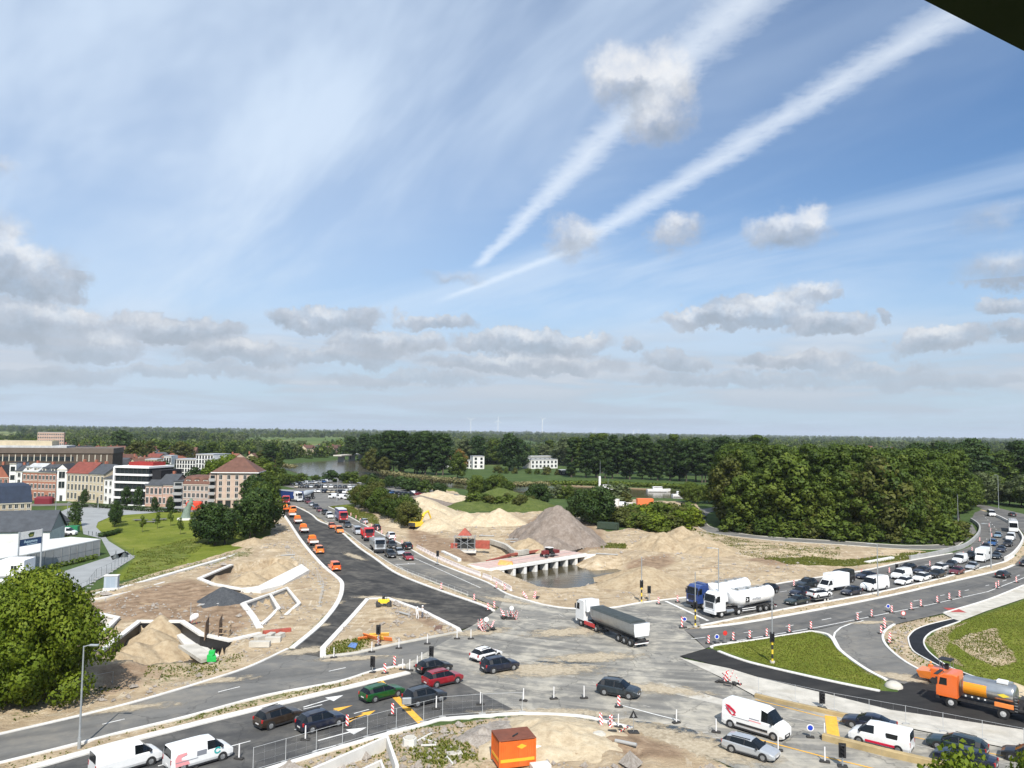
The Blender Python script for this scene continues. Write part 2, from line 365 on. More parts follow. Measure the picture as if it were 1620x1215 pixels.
# ------------------------------------------------------------------ the ground: one sheet to the horizon
def vnoise(x, y, s, seed=0):
    rs = np.random.RandomState(seed); T = rs.rand(256, 256)
    u, v = x / s, y / s; i, j = np.floor(u).astype(int), np.floor(v).astype(int); a, b = u - i, v - j
    a = a * a * (3 - 2 * a); b = b * b * (3 - 2 * b)
    t = lambda p, q: T[p & 255, q & 255]
    return (t(i, j) * (1 - a) + t(i + 1, j) * a) * (1 - b) + (t(i, j + 1) * (1 - a) + t(i + 1, j + 1) * a) * b
def fbm(x, y, s, o=4, seed=0): return sum(vnoise(x, y, s / 2 ** k, seed + k) * .5 ** k for k in range(o)) / sum(.5 ** k for k in range(o))
def sdist(X, Y, poly, margin=30.):
    """signed distance to a polygon, negative inside"""
    p = np.array(poly); out = np.full(X.shape, 1e3)
    s = (X > p[:, 0].min() - margin) & (X < p[:, 0].max() + margin) & (Y > p[:, 1].min() - margin) & (Y < p[:, 1].max() + margin)
    x, y = X[s], Y[s]
    if x.size == 0: return out
    d = np.full(x.shape, 1e9); ins = np.zeros(x.shape, bool); n = len(p)
    for i in range(n):
        ax, ay = p[i]; bx, by = p[(i + 1) % n]; ex, ey = bx - ax, by - ay; L = ex * ex + ey * ey + 1e-12
        t = np.clip(((x - ax) * ex + (y - ay) * ey) / L, 0, 1)
        d = np.minimum(d, (x - ax - t * ex) ** 2 + (y - ay - t * ey) ** 2)
        c = (ay > y) != (by > y)
        with np.errstate(divide='ignore', invalid='ignore'):
            ins ^= c & (x < (bx - ax) * (y - ay) / (by - ay + 1e-12) + ax)
    d = np.sqrt(d); out[s] = np.where(ins, -d, d); return out
def axis(segs, lo_grow, hi_grow):
    a = []
    for s, e, st in segs: a += list(np.arange(s, e, st))
    st = segs[-1][2]; v = segs[-1][1]
    while v < hi_grow: a.append(v); st *= 1.32; v += st
    a.append(hi_grow); st = segs[0][2]; v = segs[0][0]; b = []
    while v > lo_grow: st *= 1.32; v -= st; b.append(v)
    return np.array(b[::-1] + a)
XS = axis([(-340, -190, 6.), (-190, -78, 1.5), (-78, 72, .55), (72, 130, .8), (130, 220, 1.6)], -30000, 30000)
YS = axis([(40, 62, 1.2), (62, 132, .5), (132, 200, .75), (200, 300, 1.5), (300, 460, 3.5), (460, 720, 8.)], -3000, 42000)
RIVER = [(250, 741), (340, 741), (455, 744), (480, 752), (470, 756), (560, 758.5), (600, 762), (690, 772), (760, 780), (850, 786), (950, 790), (1060, 792), (1150, 797), (1300, 806), (1420, 812), (1460, 805), (1300, 792), (1150, 778), (1060, 773), (960, 769), (880, 768), (800, 768), (740, 765), (690, 761), (640, 755), (606, 750), (594, 742), (586, 736), (577, 730), (560, 726.5), (541, 726.5), (525, 728), (480, 731.5), (440, 735), (330, 735), (250, 735)]
RIVW = GP(RIVER, -1.6)
WATER_Z = -1.7
POND = GP([(790, 905), (814, 912), (838, 921), (858, 934), (885, 938), (912, 934), (932, 925), (945, 918), (965, 914), (990, 906), (975, 899), (937, 903), (914, 897), (912, 884), (895, 876), (800, 882), (772, 891)], WATER_Z)
PIT = GP([(728, 873), (748, 869), (769, 868), (800, 878), (765, 889), (750, 886)], -1.6)
W3P = [(163, 1031), (220, 987), (288, 987), (319, 1007.5), (363, 1017), (348, 1036), (300, 1046), (230, 1050), (190, 1046)]
W1P = [(318, 918), (366, 897), (430, 884), (470, 892), (476, 900), (420, 924), (381, 932)]
W2A = [(386, 957), (427, 943), (440, 965), (412, 989)]
W2B = [(430, 943), (453, 933), (472, 956), (449, 976), (442, 967)]
W4P = [(70, 962), (114, 966), (183, 980), (155, 1008), (100, 1000)]
def sand_polys():
    out = {}
    out['sand'] = [[(-90, 1187), (0, 1166), (130, 1136), (228, 1111), (345, 1076), (455, 1030), (530, 960), (541, 921), (472, 850), (444, 806), (425, 806), (430, 845), (385, 868), (285, 895), (192, 925), (127, 940), (60, 1010), (0, 1090), (-90, 1110)],
                   ISL,
                   [(570, 826), (620, 858), (675, 889), (760, 926), (834, 953), (904, 967), (1020, 957), (1098, 948), (1265, 922), (1361, 907), (1440, 889), (1480, 876), (1433, 869), (1330, 862), (1220, 855), (1124, 843), (1103, 832), (1085, 830), (1040, 826), (1000, 835), (960, 842), (930, 822), (880, 806), (830, 812), (740, 812), (715, 800), (740, 788), (720, 778), (660, 772), (610, 785), (560, 800)],
                   [(300, 1310), (400, 1225), (581, 1173), (670, 1149), (763, 1137), (830, 1132), (917, 1137), (966, 1148), (1020, 1158), (1090, 1182), (1168, 1218), (1250, 1330)],
                   [(1415, 989), (1493, 972), (1508, 980), (1470, 989), (1449, 997), (1439, 1006), (1437, 1012), (1444, 1029), (1480, 1052), (1524, 1069), (1620, 1104), (1720, 1130), (1620, 1107), (1530, 1085), (1472, 1069), (1433, 1048), (1407, 1027), (1397, 1011), (1400, 998)],
                   [(1530, 1003), (1572, 996), (1598, 1030), (1606, 1048), (1575, 1058), (1530, 1034), (1505, 1018)],
                   [(1464, 1012), (1490, 992), (1530, 985), (1500, 1005), (1500, 1030), (1540, 1062), (1480, 1040)],
                   [(940, 795), (1010, 790), (1100, 796), (1110, 806), (1094, 812), (1085, 824), (1000, 816), (950, 806)],
                   A2_UP[:7] + A1_LO[::-1][:8] + [(640, 1050)],
                   EM_U + EM_L[::-1], H_L + G_R[::-1]]
    out['soil'] = [[(100, 960), (135, 953), (200, 938), (300, 917), (330, 925), (390, 948), (400, 990), (360, 1010), (320, 1003), (288, 983), (220, 982), (185, 976)],
                   [(640, 835), (700, 848), (745, 864), (762, 880), (785, 897), (755, 893), (700, 880), (650, 860)],
                   [(940, 906), (1000, 885), (1060, 878), (1075, 890), (1010, 915), (960, 922)], [(1170, 881), (1215, 880), (1265, 894), (1220, 896)],
                   [(860, 812), (830, 830), (800, 860), (830, 872), (960, 870), (960, 850), (930, 826)], [(705, 785), (745, 800), (725, 812), (700, 830), (680, 830), (690, 805)],
                   [(960, 1150), (1020, 1165), (1090, 1190), (1120, 1215), (1000, 1215), (950, 1180)], [(660, 968), (700, 985), (690, 1000), (650, 985)],
                   [(330, 900), (370, 893), (360, 915)], [(170, 1060), (230, 1055), (220, 1090), (160, 1100)]]
    out['weed'] = [(.45, A2_UP[:7] + A1_LO[::-1][:8] + [(640, 1050)]), (.75, [(430, 1095), (260, 1140), (256, 1156), (420, 1113), (560, 1085), (540, 1076)]), (.40, EM_U + EM_L[::-1]),
                   (.50, [(300, 1310), (400, 1225), (581, 1173), (670, 1149), (763, 1137), (800, 1160), (780, 1215), (760, 1310)]), (.95, [(640, 1180), (690, 1168), (745, 1175), (760, 1200), (700, 1215), (650, 1205)]),
                   (.38, [(830, 1140), (900, 1140), (940, 1155), (930, 1190), (860, 1195), (820, 1170)]), (.35, [(1415, 989), (1493, 972), (1508, 980), (1439, 1006), (1437, 1012), (1444, 1029), (1524, 1069), (1472, 1069), (1407, 1027), (1397, 1011)]),
                   (.36, [(1530, 1003), (1572, 996), (1598, 1030), (1606, 1048), (1575, 1058), (1530, 1034), (1505, 1018)]), (.6, [(1464, 1012), (1490, 992), (1530, 985), (1500, 1005), (1500, 1030), (1540, 1062), (1480, 1040)]),
                   (.85, [(511, 1040), (511, 1030), (530, 1015), (590, 1008), (580, 1028)]), (.55, [(230, 1050), (290, 1020), (320, 1045), (390, 1030), (380, 1055), (300, 1080), (220, 1090)]),
                   (.95, [(1205, 884), (1280, 882), (1340, 886), (1440, 876), (1495, 872), (1470, 882), (1400, 891), (1340, 897), (1250, 895)]), (.42, [(1100, 838), (1200, 858), (1330, 868), (1330, 880), (1200, 882), (1120, 865)]),
                   (.9, [(945, 860), (990, 860), (995, 868), (950, 868)]), (.9, [(500, 800), (560, 803), (600, 820), (600, 834), (570, 822), (520, 802)]), (.3, [(200, 1000), (250, 990), (240, 1040), (190, 1045)]), (.5, [(0, 1095), (120, 1090), (200, 1090), (0, 1150)]),
                   (.62, [(215, 872), (300, 852), (330, 856), (285, 897), (190, 922)]), (.7, [(0, 940), (127, 942), (300, 893), (400, 868), (400, 880), (250, 915), (130, 955)])]
    out['lawn'] = [[(100, 800), (235, 803), (330, 806), (420, 806), (440, 850), (385, 868), (285, 900), (165, 925), (215, 882), (170, 850), (150, 840), (130, 840)], [(1129, 1024), (1200, 1011), (1285, 998), (1317, 1011), (1402, 1076), (1395, 1092), (1200, 1050)],
                   [(1519, 983), (1620, 950), (1720, 915), (1720, 1120), (1620, 1095), (1540, 1070), (1477, 1037), (1462, 1012)], [(480, 786), (560, 798), (640, 797), (620, 830), (600, 838), (560, 815)], [(880, 768), (1180, 776), (1180, 784), (880, 775)], [(610, 768), (720, 775), (720, 780), (640, 778)]]
    return out
def ground():
    X, Y = np.meshgrid(XS, YS); near = (np.abs(X) < 420) & (Y > 0) & (Y < 1200)
    Z = np.zeros(X.shape); Wt = np.zeros(X.shape + (4,))
    xs, ys = X[near], Y[near]
    edge = (fbm(xs, ys, 6., 3, 11) - .5) * 3.0
    z = np.zeros(xs.shape); sp = sand_polys(); w = np.zeros(xs.shape + (4,))
    ss = lambda d, a: np.clip(.5 - d / a, 0, 1)
    for p in sp['sand']: w[:, 0] = np.maximum(w[:, 0], ss(sdist(xs, ys, GP(p)) + edge * .5, 1.2))
    for p in sp['soil']: w[:, 1] = np.maximum(w[:, 1], ss(sdist(xs, ys, GP(p)) + edge * 1.3, 4.))
    for k, p in sp['weed']: w[:, 2] = np.maximum(w[:, 2], k * ss(sdist(xs, ys, GP(p)) + edge * .6, 3.))
    for p in sp['lawn']: w[:, 3] = np.maximum(w[:, 3], ss(sdist(xs, ys, GP(p)) + edge * .3, 1.5))
    dr = np.full(xs.shape, 1e3)
    for k, p in RW.items(): dr = np.minimum(dr, sdist(xs, ys, p))
    # churned sand: hummocks, wheel ruts; fades out beside the roads
    amp = np.clip((dr - .6) / 4., 0, 1) * w[:, 0]
    z += amp * ((fbm(xs, ys, 9., 4, 3) - .5) * 1.0 + (fbm(xs, ys, 2.2, 3, 5) - .5) * .55 + (np.abs(fbm(xs * .35, ys, 3.4, 2, 8) - .5)) * .5)
    z += .03 + np.clip((dr - .5) / 6., 0, 1) * (fbm(xs, ys, 14., 3, 21) - .45) * .4
    for poly, depth, sl in ((POND, -1.75, .42), (PIT, -1.3, .6)):
        d = sdist(xs, ys, poly) + (fbm(xs, ys, 5., 3, 31) - .5) * 1.6
        z = np.minimum(z, np.clip(depth + sl * d, -2.9 if depth < -1.5 else -1.45, 5) + amp * (fbm(xs, ys, 2.5, 3, 40) - .5) * .5)
    d = sdist(xs, ys, RIVW, 60); z = np.minimum(z, np.clip(-1.7 + .35 * d, -3., 9))
    for p, dep, run in ((W3P, -2.4, 1.0), (W1P, -1.3, 1.0), (W2A, -1.0, .9), (W2B, -.6, .9), (W4P, -1.6, 1.)):
        d = sdist(xs, ys, GP(p)); z = np.where(d < .22, np.minimum(z, np.maximum(dep, (d - .22) * 14) + (fbm(xs, ys, 2.5, 3, 44) - .5) * .5), z)
    z = np.where(dr < .15, np.minimum(z, -.12), z)
    # the green bank along the ramp and rise of the wood's edge
    Z[near] = z; Wt[near] = w
    far = ~near; Z[far] = -.1
    n0, n1 = X.shape; idx = np.arange(n0 * n1).reshape(n0, n1)
    fs = np.stack([idx[:-1, :-1], idx[:-1, 1:], idx[1:, 1:], idx[1:, :-1]], -1).reshape(-1, 4)
    me = bpy.data.meshes.new('ground')
    me.vertices.add(X.size); me.vertices.foreach_set('co', np.stack([X, Y, Z], -1).ravel().astype(np.float32))
    me.loops.add(fs.size); me.loops.foreach_set('vertex_index', fs.ravel().astype(np.int32))
    me.polygons.add(len(fs)); me.polygons.foreach_set('loop_start', np.arange(0, fs.size, 4, dtype=np.int32)); me.update(calc_edges=True)
    me.polygons.foreach_set('use_smooth', np.ones(len(fs), bool))
    at = me.color_attributes.new('zone', 'FLOAT_COLOR', 'POINT'); at.data.foreach_set('color', Wt.reshape(-1).astype(np.float32))
    M = bpy.data.materials.new('earth'); M.use_nodes = True; g = NG(M.node_tree); b = M.node_tree.nodes['Principled BSDF']
    b.inputs['Roughness'].default_value = .95; b.inputs['Specular IOR Level'].default_value = .15
    pos = g.new('ShaderNodeNewGeometry').outputs['Position']
    a = g.new('ShaderNodeAttribute', attribute_name='zone'); sc = g.new('ShaderNodeSeparateColor'); g.put(sc.inputs[0], a.outputs['Color'])
    ws, wd, ww, wl = sc.outputs[0], sc.outputs[1], sc.outputs[2], a.outputs['Alpha']
    n1_ = g.noise(pos, .09, 6, .6); n2 = g.noise(pos, .55, 6, .62, .3); n3 = g.noise(pos, 2.6, 5, .65); n4 = g.noise(pos, 9., 3, .6)
    st = g.noise(g.v('MULTIPLY', pos, (.25, 1.3, 1.)), .8, 5, .6, .8)
    sand = g.ramp(g.m('ADD', g.m('MULTIPLY', n2, .6), g.m('MULTIPLY', st, .4)), [(.30, (.22, .155, .095)), (.43, (.385, .292, .185)), (.54, (.51, .405, .27)), (.68, (.63, .535, .395))])
    sand = g.mix(g.m('MULTIPLY', g.ss(n1_, .42, .62), .55), sand, (.33, .25, .165))
    sand = g.mix(g.m('MULTIPLY', g.ss(g.noise(g.v('MULTIPLY', pos, (1.4, .4, 1.)), .9, 5, .65, 1.2), .56, .66), .5), sand, (.68, .61, .48))
    qx, qy, _z = g.sep(g.v('SUBTRACT', pos, (-18., 205., 0))); trk = g.noise(g.comb(g.m('MULTIPLY', g.m('SQRT', g.m('ADD', g.m('MULTIPLY', qx, qx), g.m('MULTIPLY', qy, qy))), .9), g.m('MULTIPLY', g.m('ARCTAN2', qy, qx), 2.)), 1., 4, .6, .5)
    sand = g.mix(g.m('MULTIPLY', g.ss(trk, .56, .66), .45), sand, (.29, .215, .14))
    soil = g.ramp(n2, [(.28, (.14, .092, .056)), (.52, (.28, .19, .122)), (.74, (.42, .315, .215))])
    mead = g.ramp(g.m('ADD', g.m('MULTIPLY', n1_, .6), g.m('MULTIPLY', n3, .4)), [(.3, (.035, .062, .018)), (.52, (.062, .10, .026)), (.7, (.10, .135, .045))])
    vf = g.new('ShaderNodeTexVoronoi'); vf.inputs['Scale'].default_value = .0042; g.put(vf.inputs['Vector'], pos); fld = g.ramp(g.sep(vf.outputs['Color'])[0], [(.2, (.05, .085, .02)), (.5, (.12, .16, .04)), (.75, (.26, .25, .10)), (.95, (.09, .14, .03))]); mead = g.mix(g.ss(g.sep(pos)[1], 560., 700., 0., .8), mead, fld)
    lawn = g.ramp(g.m('ADD', g.m('MULTIPLY', n1_, .45), g.m('ADD', g.m('MULTIPLY', n2, .3), g.m('MULTIPLY', n3, .25))), [(.32, (.075, .105, .012)), (.5, (.15, .18, .020)), (.66, (.25, .25, .055))])
    grn = g.mix(wl, mead, lawn)
    c = g.mix(g.ss(g.m('ADD', ws, g.m('MULTIPLY', g.m('SUBTRACT', n3, .5), .9)), .38, .62), grn, sand)
    c = g.mix(g.m('MULTIPLY', g.ss(g.m('ADD', wd, g.m('MULTIPLY', g.m('SUBTRACT', n2, .5), 1.2)), .3, .8), .9), c, soil)
    wv = g.ss(g.m('ADD', g.m('MULTIPLY', ww, .62), g.m('MULTIPLY', g.m('SUBTRACT', n3, .5), 1.3)), .34, .46)
    wcol = g.ramp(n2, [(.35, (.06, .095, .02)), (.55, (.13, .15, .045)), (.72, (.28, .25, .11))])
    c = g.mix(g.m('MULTIPLY', wv, .92), c, wcol)
    # small stones and clods
    c = g.mix(g.m('MULTIPLY', g.ss(n4, .60, .72), .35), c, (.09, .075, .05))
    g.put(b.inputs['Base Color'], c)
    bn = g.new('ShaderNodeBump'); bn.inputs['Strength'].default_value = .9; bn.inputs['Distance'].default_value = .35
    g.put(bn.inputs['Height'], g.m('ADD', g.m('MULTIPLY', n3, .6), g.m('ADD', g.m('MULTIPLY', n4, .25), g.m('MULTIPLY', n2, .6)))); g.put(b.inputs['Normal'], bn.outputs[0])
    me.materials.append(M)
    global GZ; GZ = Z
    return struct(obj('ground', me))
def gz(x, y):
    """height of the ground sheet"""
    i = np.clip(np.searchsorted(XS, x) - 1, 0, len(XS) - 2); j = np.clip(np.searchsorted(YS, y) - 1, 0, len(YS) - 2); a = (x - XS[i]) / (XS[i + 1] - XS[i]); b = (y - YS[j]) / (YS[j + 1] - YS[j])
    return (GZ[j, i] * (1 - a) + GZ[j, i + 1] * a) * (1 - b) + (GZ[j + 1, i] * (1 - a) + GZ[j + 1, i + 1] * a) * b
ground()

def asphalt(name, lo, hi, dust=.0, dustc=(.42, .36, .27), tracks=.5, ang=0., rough=.9, cen=None):
    if name in MATS: return MATS[name]
    M = bpy.data.materials.new(name); M.use_nodes = True; g = NG(M.node_tree); b = M.node_tree.nodes['Principled BSDF']
    b.inputs['Roughness'].default_value = rough; b.inputs['Specular IOR Level'].default_value = .25
    pos = g.new('ShaderNodeNewGeometry').outputs['Position']
    r = g.new('ShaderNodeVectorRotate', rotation_type='Z_AXIS'); g.put(r.inputs['Vector'], pos); r.inputs['Angle'].default_value = ang
    lane = g.v('MULTIPLY', r.outputs[0], (.05, 1.0, 1.0))
    n1 = g.noise(pos, .16, 6, .62, .5); n2 = g.noise(lane, .55, 5, .55, .25); n3 = g.noise(pos, 5., 4, .6); n4 = g.noise(pos, .7, 5, .6)
    f = g.m('ADD', g.m('MULTIPLY', n1, .5), g.m('ADD', g.m('MULTIPLY', n2, tracks), g.m('MULTIPLY', n3, .18)))
    c = g.ramp(g.ss(f, .36, .36 + .5 * (.5 + tracks)), [(0., lo), (1., hi)])
    if dust:
        dn = g.m('ADD', g.m('MULTIPLY', n1, .55), g.m('MULTIPLY', n4, .45))
        c = g.mix(g.m('MULTIPLY', g.ss(dn, .44, .68), dust), c, dustc)
    if cen:   # curved wheel marks round a turning centre
        q = g.v('SUBTRACT', pos, (cen[0], cen[1], 0)); qx, qy, _z = g.sep(q); pol = g.comb(g.m('MULTIPLY', g.v('LENGTH', q), .75), g.m('MULTIPLY', g.m('ARCTAN2', qy, qx), 1.6)); pn = g.noise(pol, 1., 5, .62, .35)
        c = g.mix(g.m('MULTIPLY', g.ss(pn, .50, .66), .38), c, tuple(min(.6, k * f_) for k, f_ in zip(hi, (1.5, 1.44, 1.34)))); c = g.mix(g.m('MULTIPLY', g.ss(pn, .46, .34), .5), c, tuple(k * .75 for k in lo))
    # cracks and sealed joints
    vo = g.new('ShaderNodeTexVoronoi', feature='DISTANCE_TO_EDGE'); vo.inputs['Scale'].default_value = .11
    g.put(vo.inputs['Vector'], g.v('ADD', pos, g.v('SCALE', g.noise(pos, .5, 3, .6, col=True), 2.5)))
    c = g.mix(g.m('MULTIPLY', g.ss(vo.outputs['Distance'], .012, .004), .35), c, (.03, .03, .03))
    g.put(b.inputs['Base Color'], c)
    bn = g.new('ShaderNodeBump'); bn.inputs['Strength'].default_value = .3; bn.inputs['Distance'].default_value = .02
    g.put(bn.inputs['Height'], n3); g.put(b.inputs['Normal'], bn.outputs[0])
    MATS[name] = M; return M
asp_old = asphalt('asphalt_worn', (.15, .145, .132), (.33, .314, .278), .8, (.51, .465, .375), .4, R(20), cen=(30., 165.))
asp_grey = asphalt('asphalt_grey', (.10, .098, .093), (.19, .185, .172), .22, tracks=.75, ang=R(-27))
asp_mid = asphalt('asphalt_newer', (.045, .045, .046), (.10, .098, .094), .22, (.33, .30, .25), .7, R(-27))
asp_new = asphalt('asphalt_fresh', (.018, .018, .019), (.066, .063, .058), .5, (.20, .18, .15), .8, R(60), cen=(10., 190.))
asp_right = asphalt('asphalt_ramp', (.075, .074, .072), (.15, .146, .138), .18, tracks=.8, ang=R(-40))
asp_black = asphalt('asphalt_black', (.008, .010, .014), (.020, .022, .026), .06, (.10, .10, .10), .5, R(30))
asp_lane = asphalt('asphalt_through', (.085, .083, .078), (.18, .172, .155), .35, tracks=.8, ang=R(55))
conc = mat('concrete_pale', (.50, .47, .41), .9, 0, .16, .6, .25, 6, dirt=((.33, .29, .22), .5), spec=.2)
conc_w = mat('concrete_white', (.66, .64, .60), .85, 0, .08, .8, .15, 8, dirt=((.45, .40, .33), .35), spec=.25)
conc_g = mat('concrete_grey', (.36, .36, .35), .9, 0, .12, .5, .2, 5, dirt=((.22, .21, .19), .35), spec=.2)
paving = mat('paving_grey', (.30, .31, .31), .9, 0, .1, .3, .2, 6, dirt=((.22, .22, .21), .4), spec=.2)
def road(name, key, m, z):
    return struct(MB().sheet(RW[key], z).build(name, m))
R_INT = road('road_junction', 'INT', asp_old, 0.0)
R_A1 = road('road', 'A1', asp_grey, .004)
R_A2 = road('road', 'A2', asp_mid, .008)
R_G = road('road', 'G', asp_new, .008)
R_H = road('road', 'H', asp_lane, .012)
R_EU = road('road', 'EU', asp_right, .008)
R_EL = road('road', 'EL', asp_right, .012)
R_C = road('road', 'C', asphalt('asphalt_laid_today', (.010, .010, .011), (.034, .033, .031), .12, (.10, .09, .08), .9, R(-15)), .016)
R_D = road('road', 'D', asp_grey, .020)
R_BK = road('cycle_path', 'BK', asp_black, .024)
R_F = road('road', 'F', asp_grey, .016)
R_ST = road('pavement', 'STRIP', conc, .03)
R_WK = road('pavement', 'WALK', conc, .028)
R_SD = road('road', 'SIDE', asp_grey, .016)
R_PK = road('car_park', 'PARK', asp_grey, .012)
R_LT = road('yard', 'LOT', paving, .02)
R_PA = road('path', 'PATH', paving, .02)
R_STR = road('road', 'STREET', asp_grey, .02)
struct(MB().sheet(GP([(1041, 1084), (1052, 1081), (1100, 1094), (1146, 1107), (1146, 1116), (1100, 1106), (1060, 1096), (1042, 1089)]), .008).build('pavement', conc))

def smooth_line(p, n=4):
    """Catmull-Rom through ground points"""
    p = [Vector(q) for q in p]; out = []
    for i in range(len(p) - 1):
        a, b, c, d = p[max(i - 1, 0)], p[i], p[i + 1], p[min(i + 2, len(p) - 1)]
        for k in range(n):
            t = k / n; out.append(.5 * ((2 * b) + (c - a) * t + (2 * a - 5 * b + 4 * c - d) * t * t + (3 * b - a - 3 * c + d) * t ** 3))
    return out + [p[-1]]
def ribbon(mb, pts, w, z0, z1, mi=0, bev=.03):
    """kerb or low wall along a line: a swept cross-section with a bevelled top"""
    pts = [Vector((p[0], p[1])) for p in pts]; rings = []
    for i, p in enumerate(pts):
        d0 = (p - pts[i - 1]).normalized() if i else (pts[1] - p).normalized()
        d1 = (pts[i + 1] - p).normalized() if i < len(pts) - 1 else d0
        d = (d0 + d1); d = d.normalized() if d.length > .1 else d1
        n = Vector((-d.y, d.x)) * (w / 2) / max(.55, d.dot(d1))
        b = bev / w * 2
        rings.append([(p.x - n.x, p.y - n.y, z0), (p.x + n.x, p.y + n.y, z0), (p.x + n.x, p.y + n.y, z1 - bev), (p.x + n.x * (1 - b), p.y + n.y * (1 - b), z1), (p.x - n.x * (1 - b), p.y - n.y * (1 - b), z1), (p.x - n.x, p.y - n.y, z1 - bev)])
    mb.loft(rings, True, mi); return mb
def kerb(px, w=.35, h=.14, m=None, sm=True, parent=None):
    p = GP(px); p = smooth_line(p) if sm else p
    return struct(ribbon(MB(), p, w, -.2, h).build('kerb', m or conc_w, parent))
kerb(A1_UP, .35); kerb(A1_LO, .35); kerb(A2_UP, .95, .16); kerb(A2_LO, .55, .15)
kerb(G_L, .75, .16); kerb(G_R, .55, .16); kerb(ISL[:4] + ISL[4:5], .7, .16, sm=False); kerb(ISL[4:8], .7, .15, conc, sm=False); kerb([ISL[0], ISL[9], ISL[8], ISL[7]], .75, .16, sm=False)
kerb(H_R[1:] + E_UP[1:7], .4, .14); kerb(H_L[1:-1], .3, .14, conc); kerb(E_UP[6:12], .45, .14)
kerb(EM_U[:8], .4, .14); kerb(EM_L[1:7], .6, .15); kerb(E_LO[6:9], .3, .14)
kerb([(1137, 1031), (1163, 1041), (1200, 1052), (1304, 1076), (1392, 1094)], .5); kerb([(1127, 1026), (1131, 1022), (1200, 1012), (1283, 999)], .3); kerb([(1283, 999)] + D_L[1:], .5)
kerb(D_R, .35); kerb(BK_L, .2, .08); kerb(BK_R, .2, .08); kerb(F_LO[:10], .3, .12, conc); kerb(F_UP[2:9], .3, .12, conc)
# rounded concrete nose at the tip of the grass wedge
nose = [(G(1414, 1087)[0] + .95 * math.cos(t), G(1414, 1087)[1] + .95 * math.sin(t)) for t in np.linspace(0, 2 * math.pi, 20)[:-1]]
_c = Vector(G(1414, 1087)); struct(MB().loft([[(_c.x + (p[0] - _c.x) * k, _c.y + (p[1] - _c.y) * k, z) for p in nose] for k, z in ((1., -.1), (1., .16), (.8, .42), (.4, .62), (.1, .66))]).build('kerb', conc, None, 50))

# ------------------------------------------------------------------ painted markings (children of their road)
white_p = mat('marking_white', (.72, .71, .68), .8, 0, .12, 2., dirt=((.25, .24, .22), .45), spec=.2)
yellow_p = mat('marking_yellow', (.78, .42, .06), .8, 0, .12, 2., dirt=((.35, .24, .10), .35), spec=.2)
faint_p = mat('marking_faint', (.42, .40, .36), .9, 0, .15, 2., dirt=((.25, .24, .22), .6), spec=.2)
def stripe(parent, px, w, m=white_p, z=.03, world=False):
    p = [Vector(q) for q in (px if world else GP(px))]; mb = MB(); L = []
    for i, q in enumerate(p):
        d = (p[min(i + 1, len(p) - 1)] - p[max(i - 1, 0)]).normalized(); n = Vector((-d.y, d.x)) * w / 2; L.append((q - n, q + n))
    mb.add([(q.x, q.y, z) for pr in L for q in pr], [(2 * i + 2, 2 * i + 3, 2 * i + 1, 2 * i)[::-1] for i in range(len(L) - 1)])
    return mb.build('marking', m, parent)
def dashes(parent, px, on, off, w, m=white_p, z=.03, start=0.):
    p = smooth_line(GP(px), 6); s = -start; mb_n = 0; i = 0; cur = []; acc = 0.; 
    # walk the line in short steps and keep the painted stretches
    pts = []
    for a, b in zip(p[:-1], p[1:]):
        L = (b - a).length; k = max(1, int(L / .5))
        for j in range(k): pts.append(a + (b - a) * (j / k))
    d = start; last = pts[0]; run = []
    for q in pts:
        d += (q - last).length; last = q
        if d % (on + off) < on: run.append(q)
        else:
            if len(run) > 1: stripe(parent, run, w, m, z, True)
            run = []
    if len(run) > 1: stripe(parent, run, w, m, z, True)
dashes(R_A1, [(0, 1187), (124, 1155), (228, 1130), (293, 1112), (345, 1095), (420, 1078), (520, 1062), (640, 1034)], 3, 9, .16, z=.012, start=4)
dashes(R_A2, [(250, 1212), (420, 1166), (500, 1146), (560, 1129), (600, 1118)], 2.5, 3.5, .15, z=.016)
dashes(R_A2, [(330, 1232), (480, 1193), (540, 1177), (590, 1163), (650, 1148)], 3, 5, .18, z=.016)
dashes(R_A2, [(380, 1146), (480, 1122), (560, 1103), (600, 1093)], 3, 6, .15, z=.016, start=3)
stripe(R_A2, [(600, 1077), (629, 1106), (670, 1147)], .75, yellow_p, .018)
def arrow(parent, a, b, m=white_p, w=.2, hw=.75, hl=.36, z=.018):
    A, B = Vector(G(*a)), Vector(G(*b)); d = (B - A); L = d.length; d /= L; n = Vector((-d.y, d.x)); s = A + d * L * (1 - hl)
    P = [A - n * w / 2, s - n * w / 2, s - n * hw, B, s + n * hw, s + n * w / 2, A + n * w / 2]
    return MB().sheet([(q.x, q.y) for q in P], z).build('marking', m, parent)
arrow(R_A2, (480, 1119), (543, 1100)); arrow(R_A2, (503, 1172), (580, 1151)); arrow(R_A2, (545, 1142), (594, 1124), yellow_p, .3, .55); arrow(R_A2, (528, 1124), (558, 1116), yellow_p, .3, .5, .9); arrow(R_A2, (545, 1142), (570, 1133), yellow_p, .3, .5, .9)
dashes(R_INT, [(815, 955), (845, 990), (880, 1035), (930, 1073), (975, 1102), (1040, 1122), (1110, 1140)], 1.2, 3.2, .14, faint_p, .02)
dashes(R_INT, [(865, 960), (905, 985)], 2, 3, .14, faint_p, .02); dashes(R_INT, [(690, 1050), (770, 1038), (850, 1040)], 2.5, 6, .15, faint_p, .02)
stripe(R_INT, [(983, 1116), (1035, 1130), (1075, 1140)], .18, white_p, .02); stripe(R_INT, [(1160, 1159), (1230, 1178), (1302, 1197), (1420, 1225)], .2, yellow_p, .02)
stripe(R_INT, [(1195, 1107), (1300, 1134), (1355, 1148), (1430, 1163), (1620, 1203)], .16, yellow_p, .02); stripe(R_INT, [(1220, 1129), (1310, 1149), (1420, 1173), (1480, 1186), (1640, 1220)], .16, faint_p, .02)
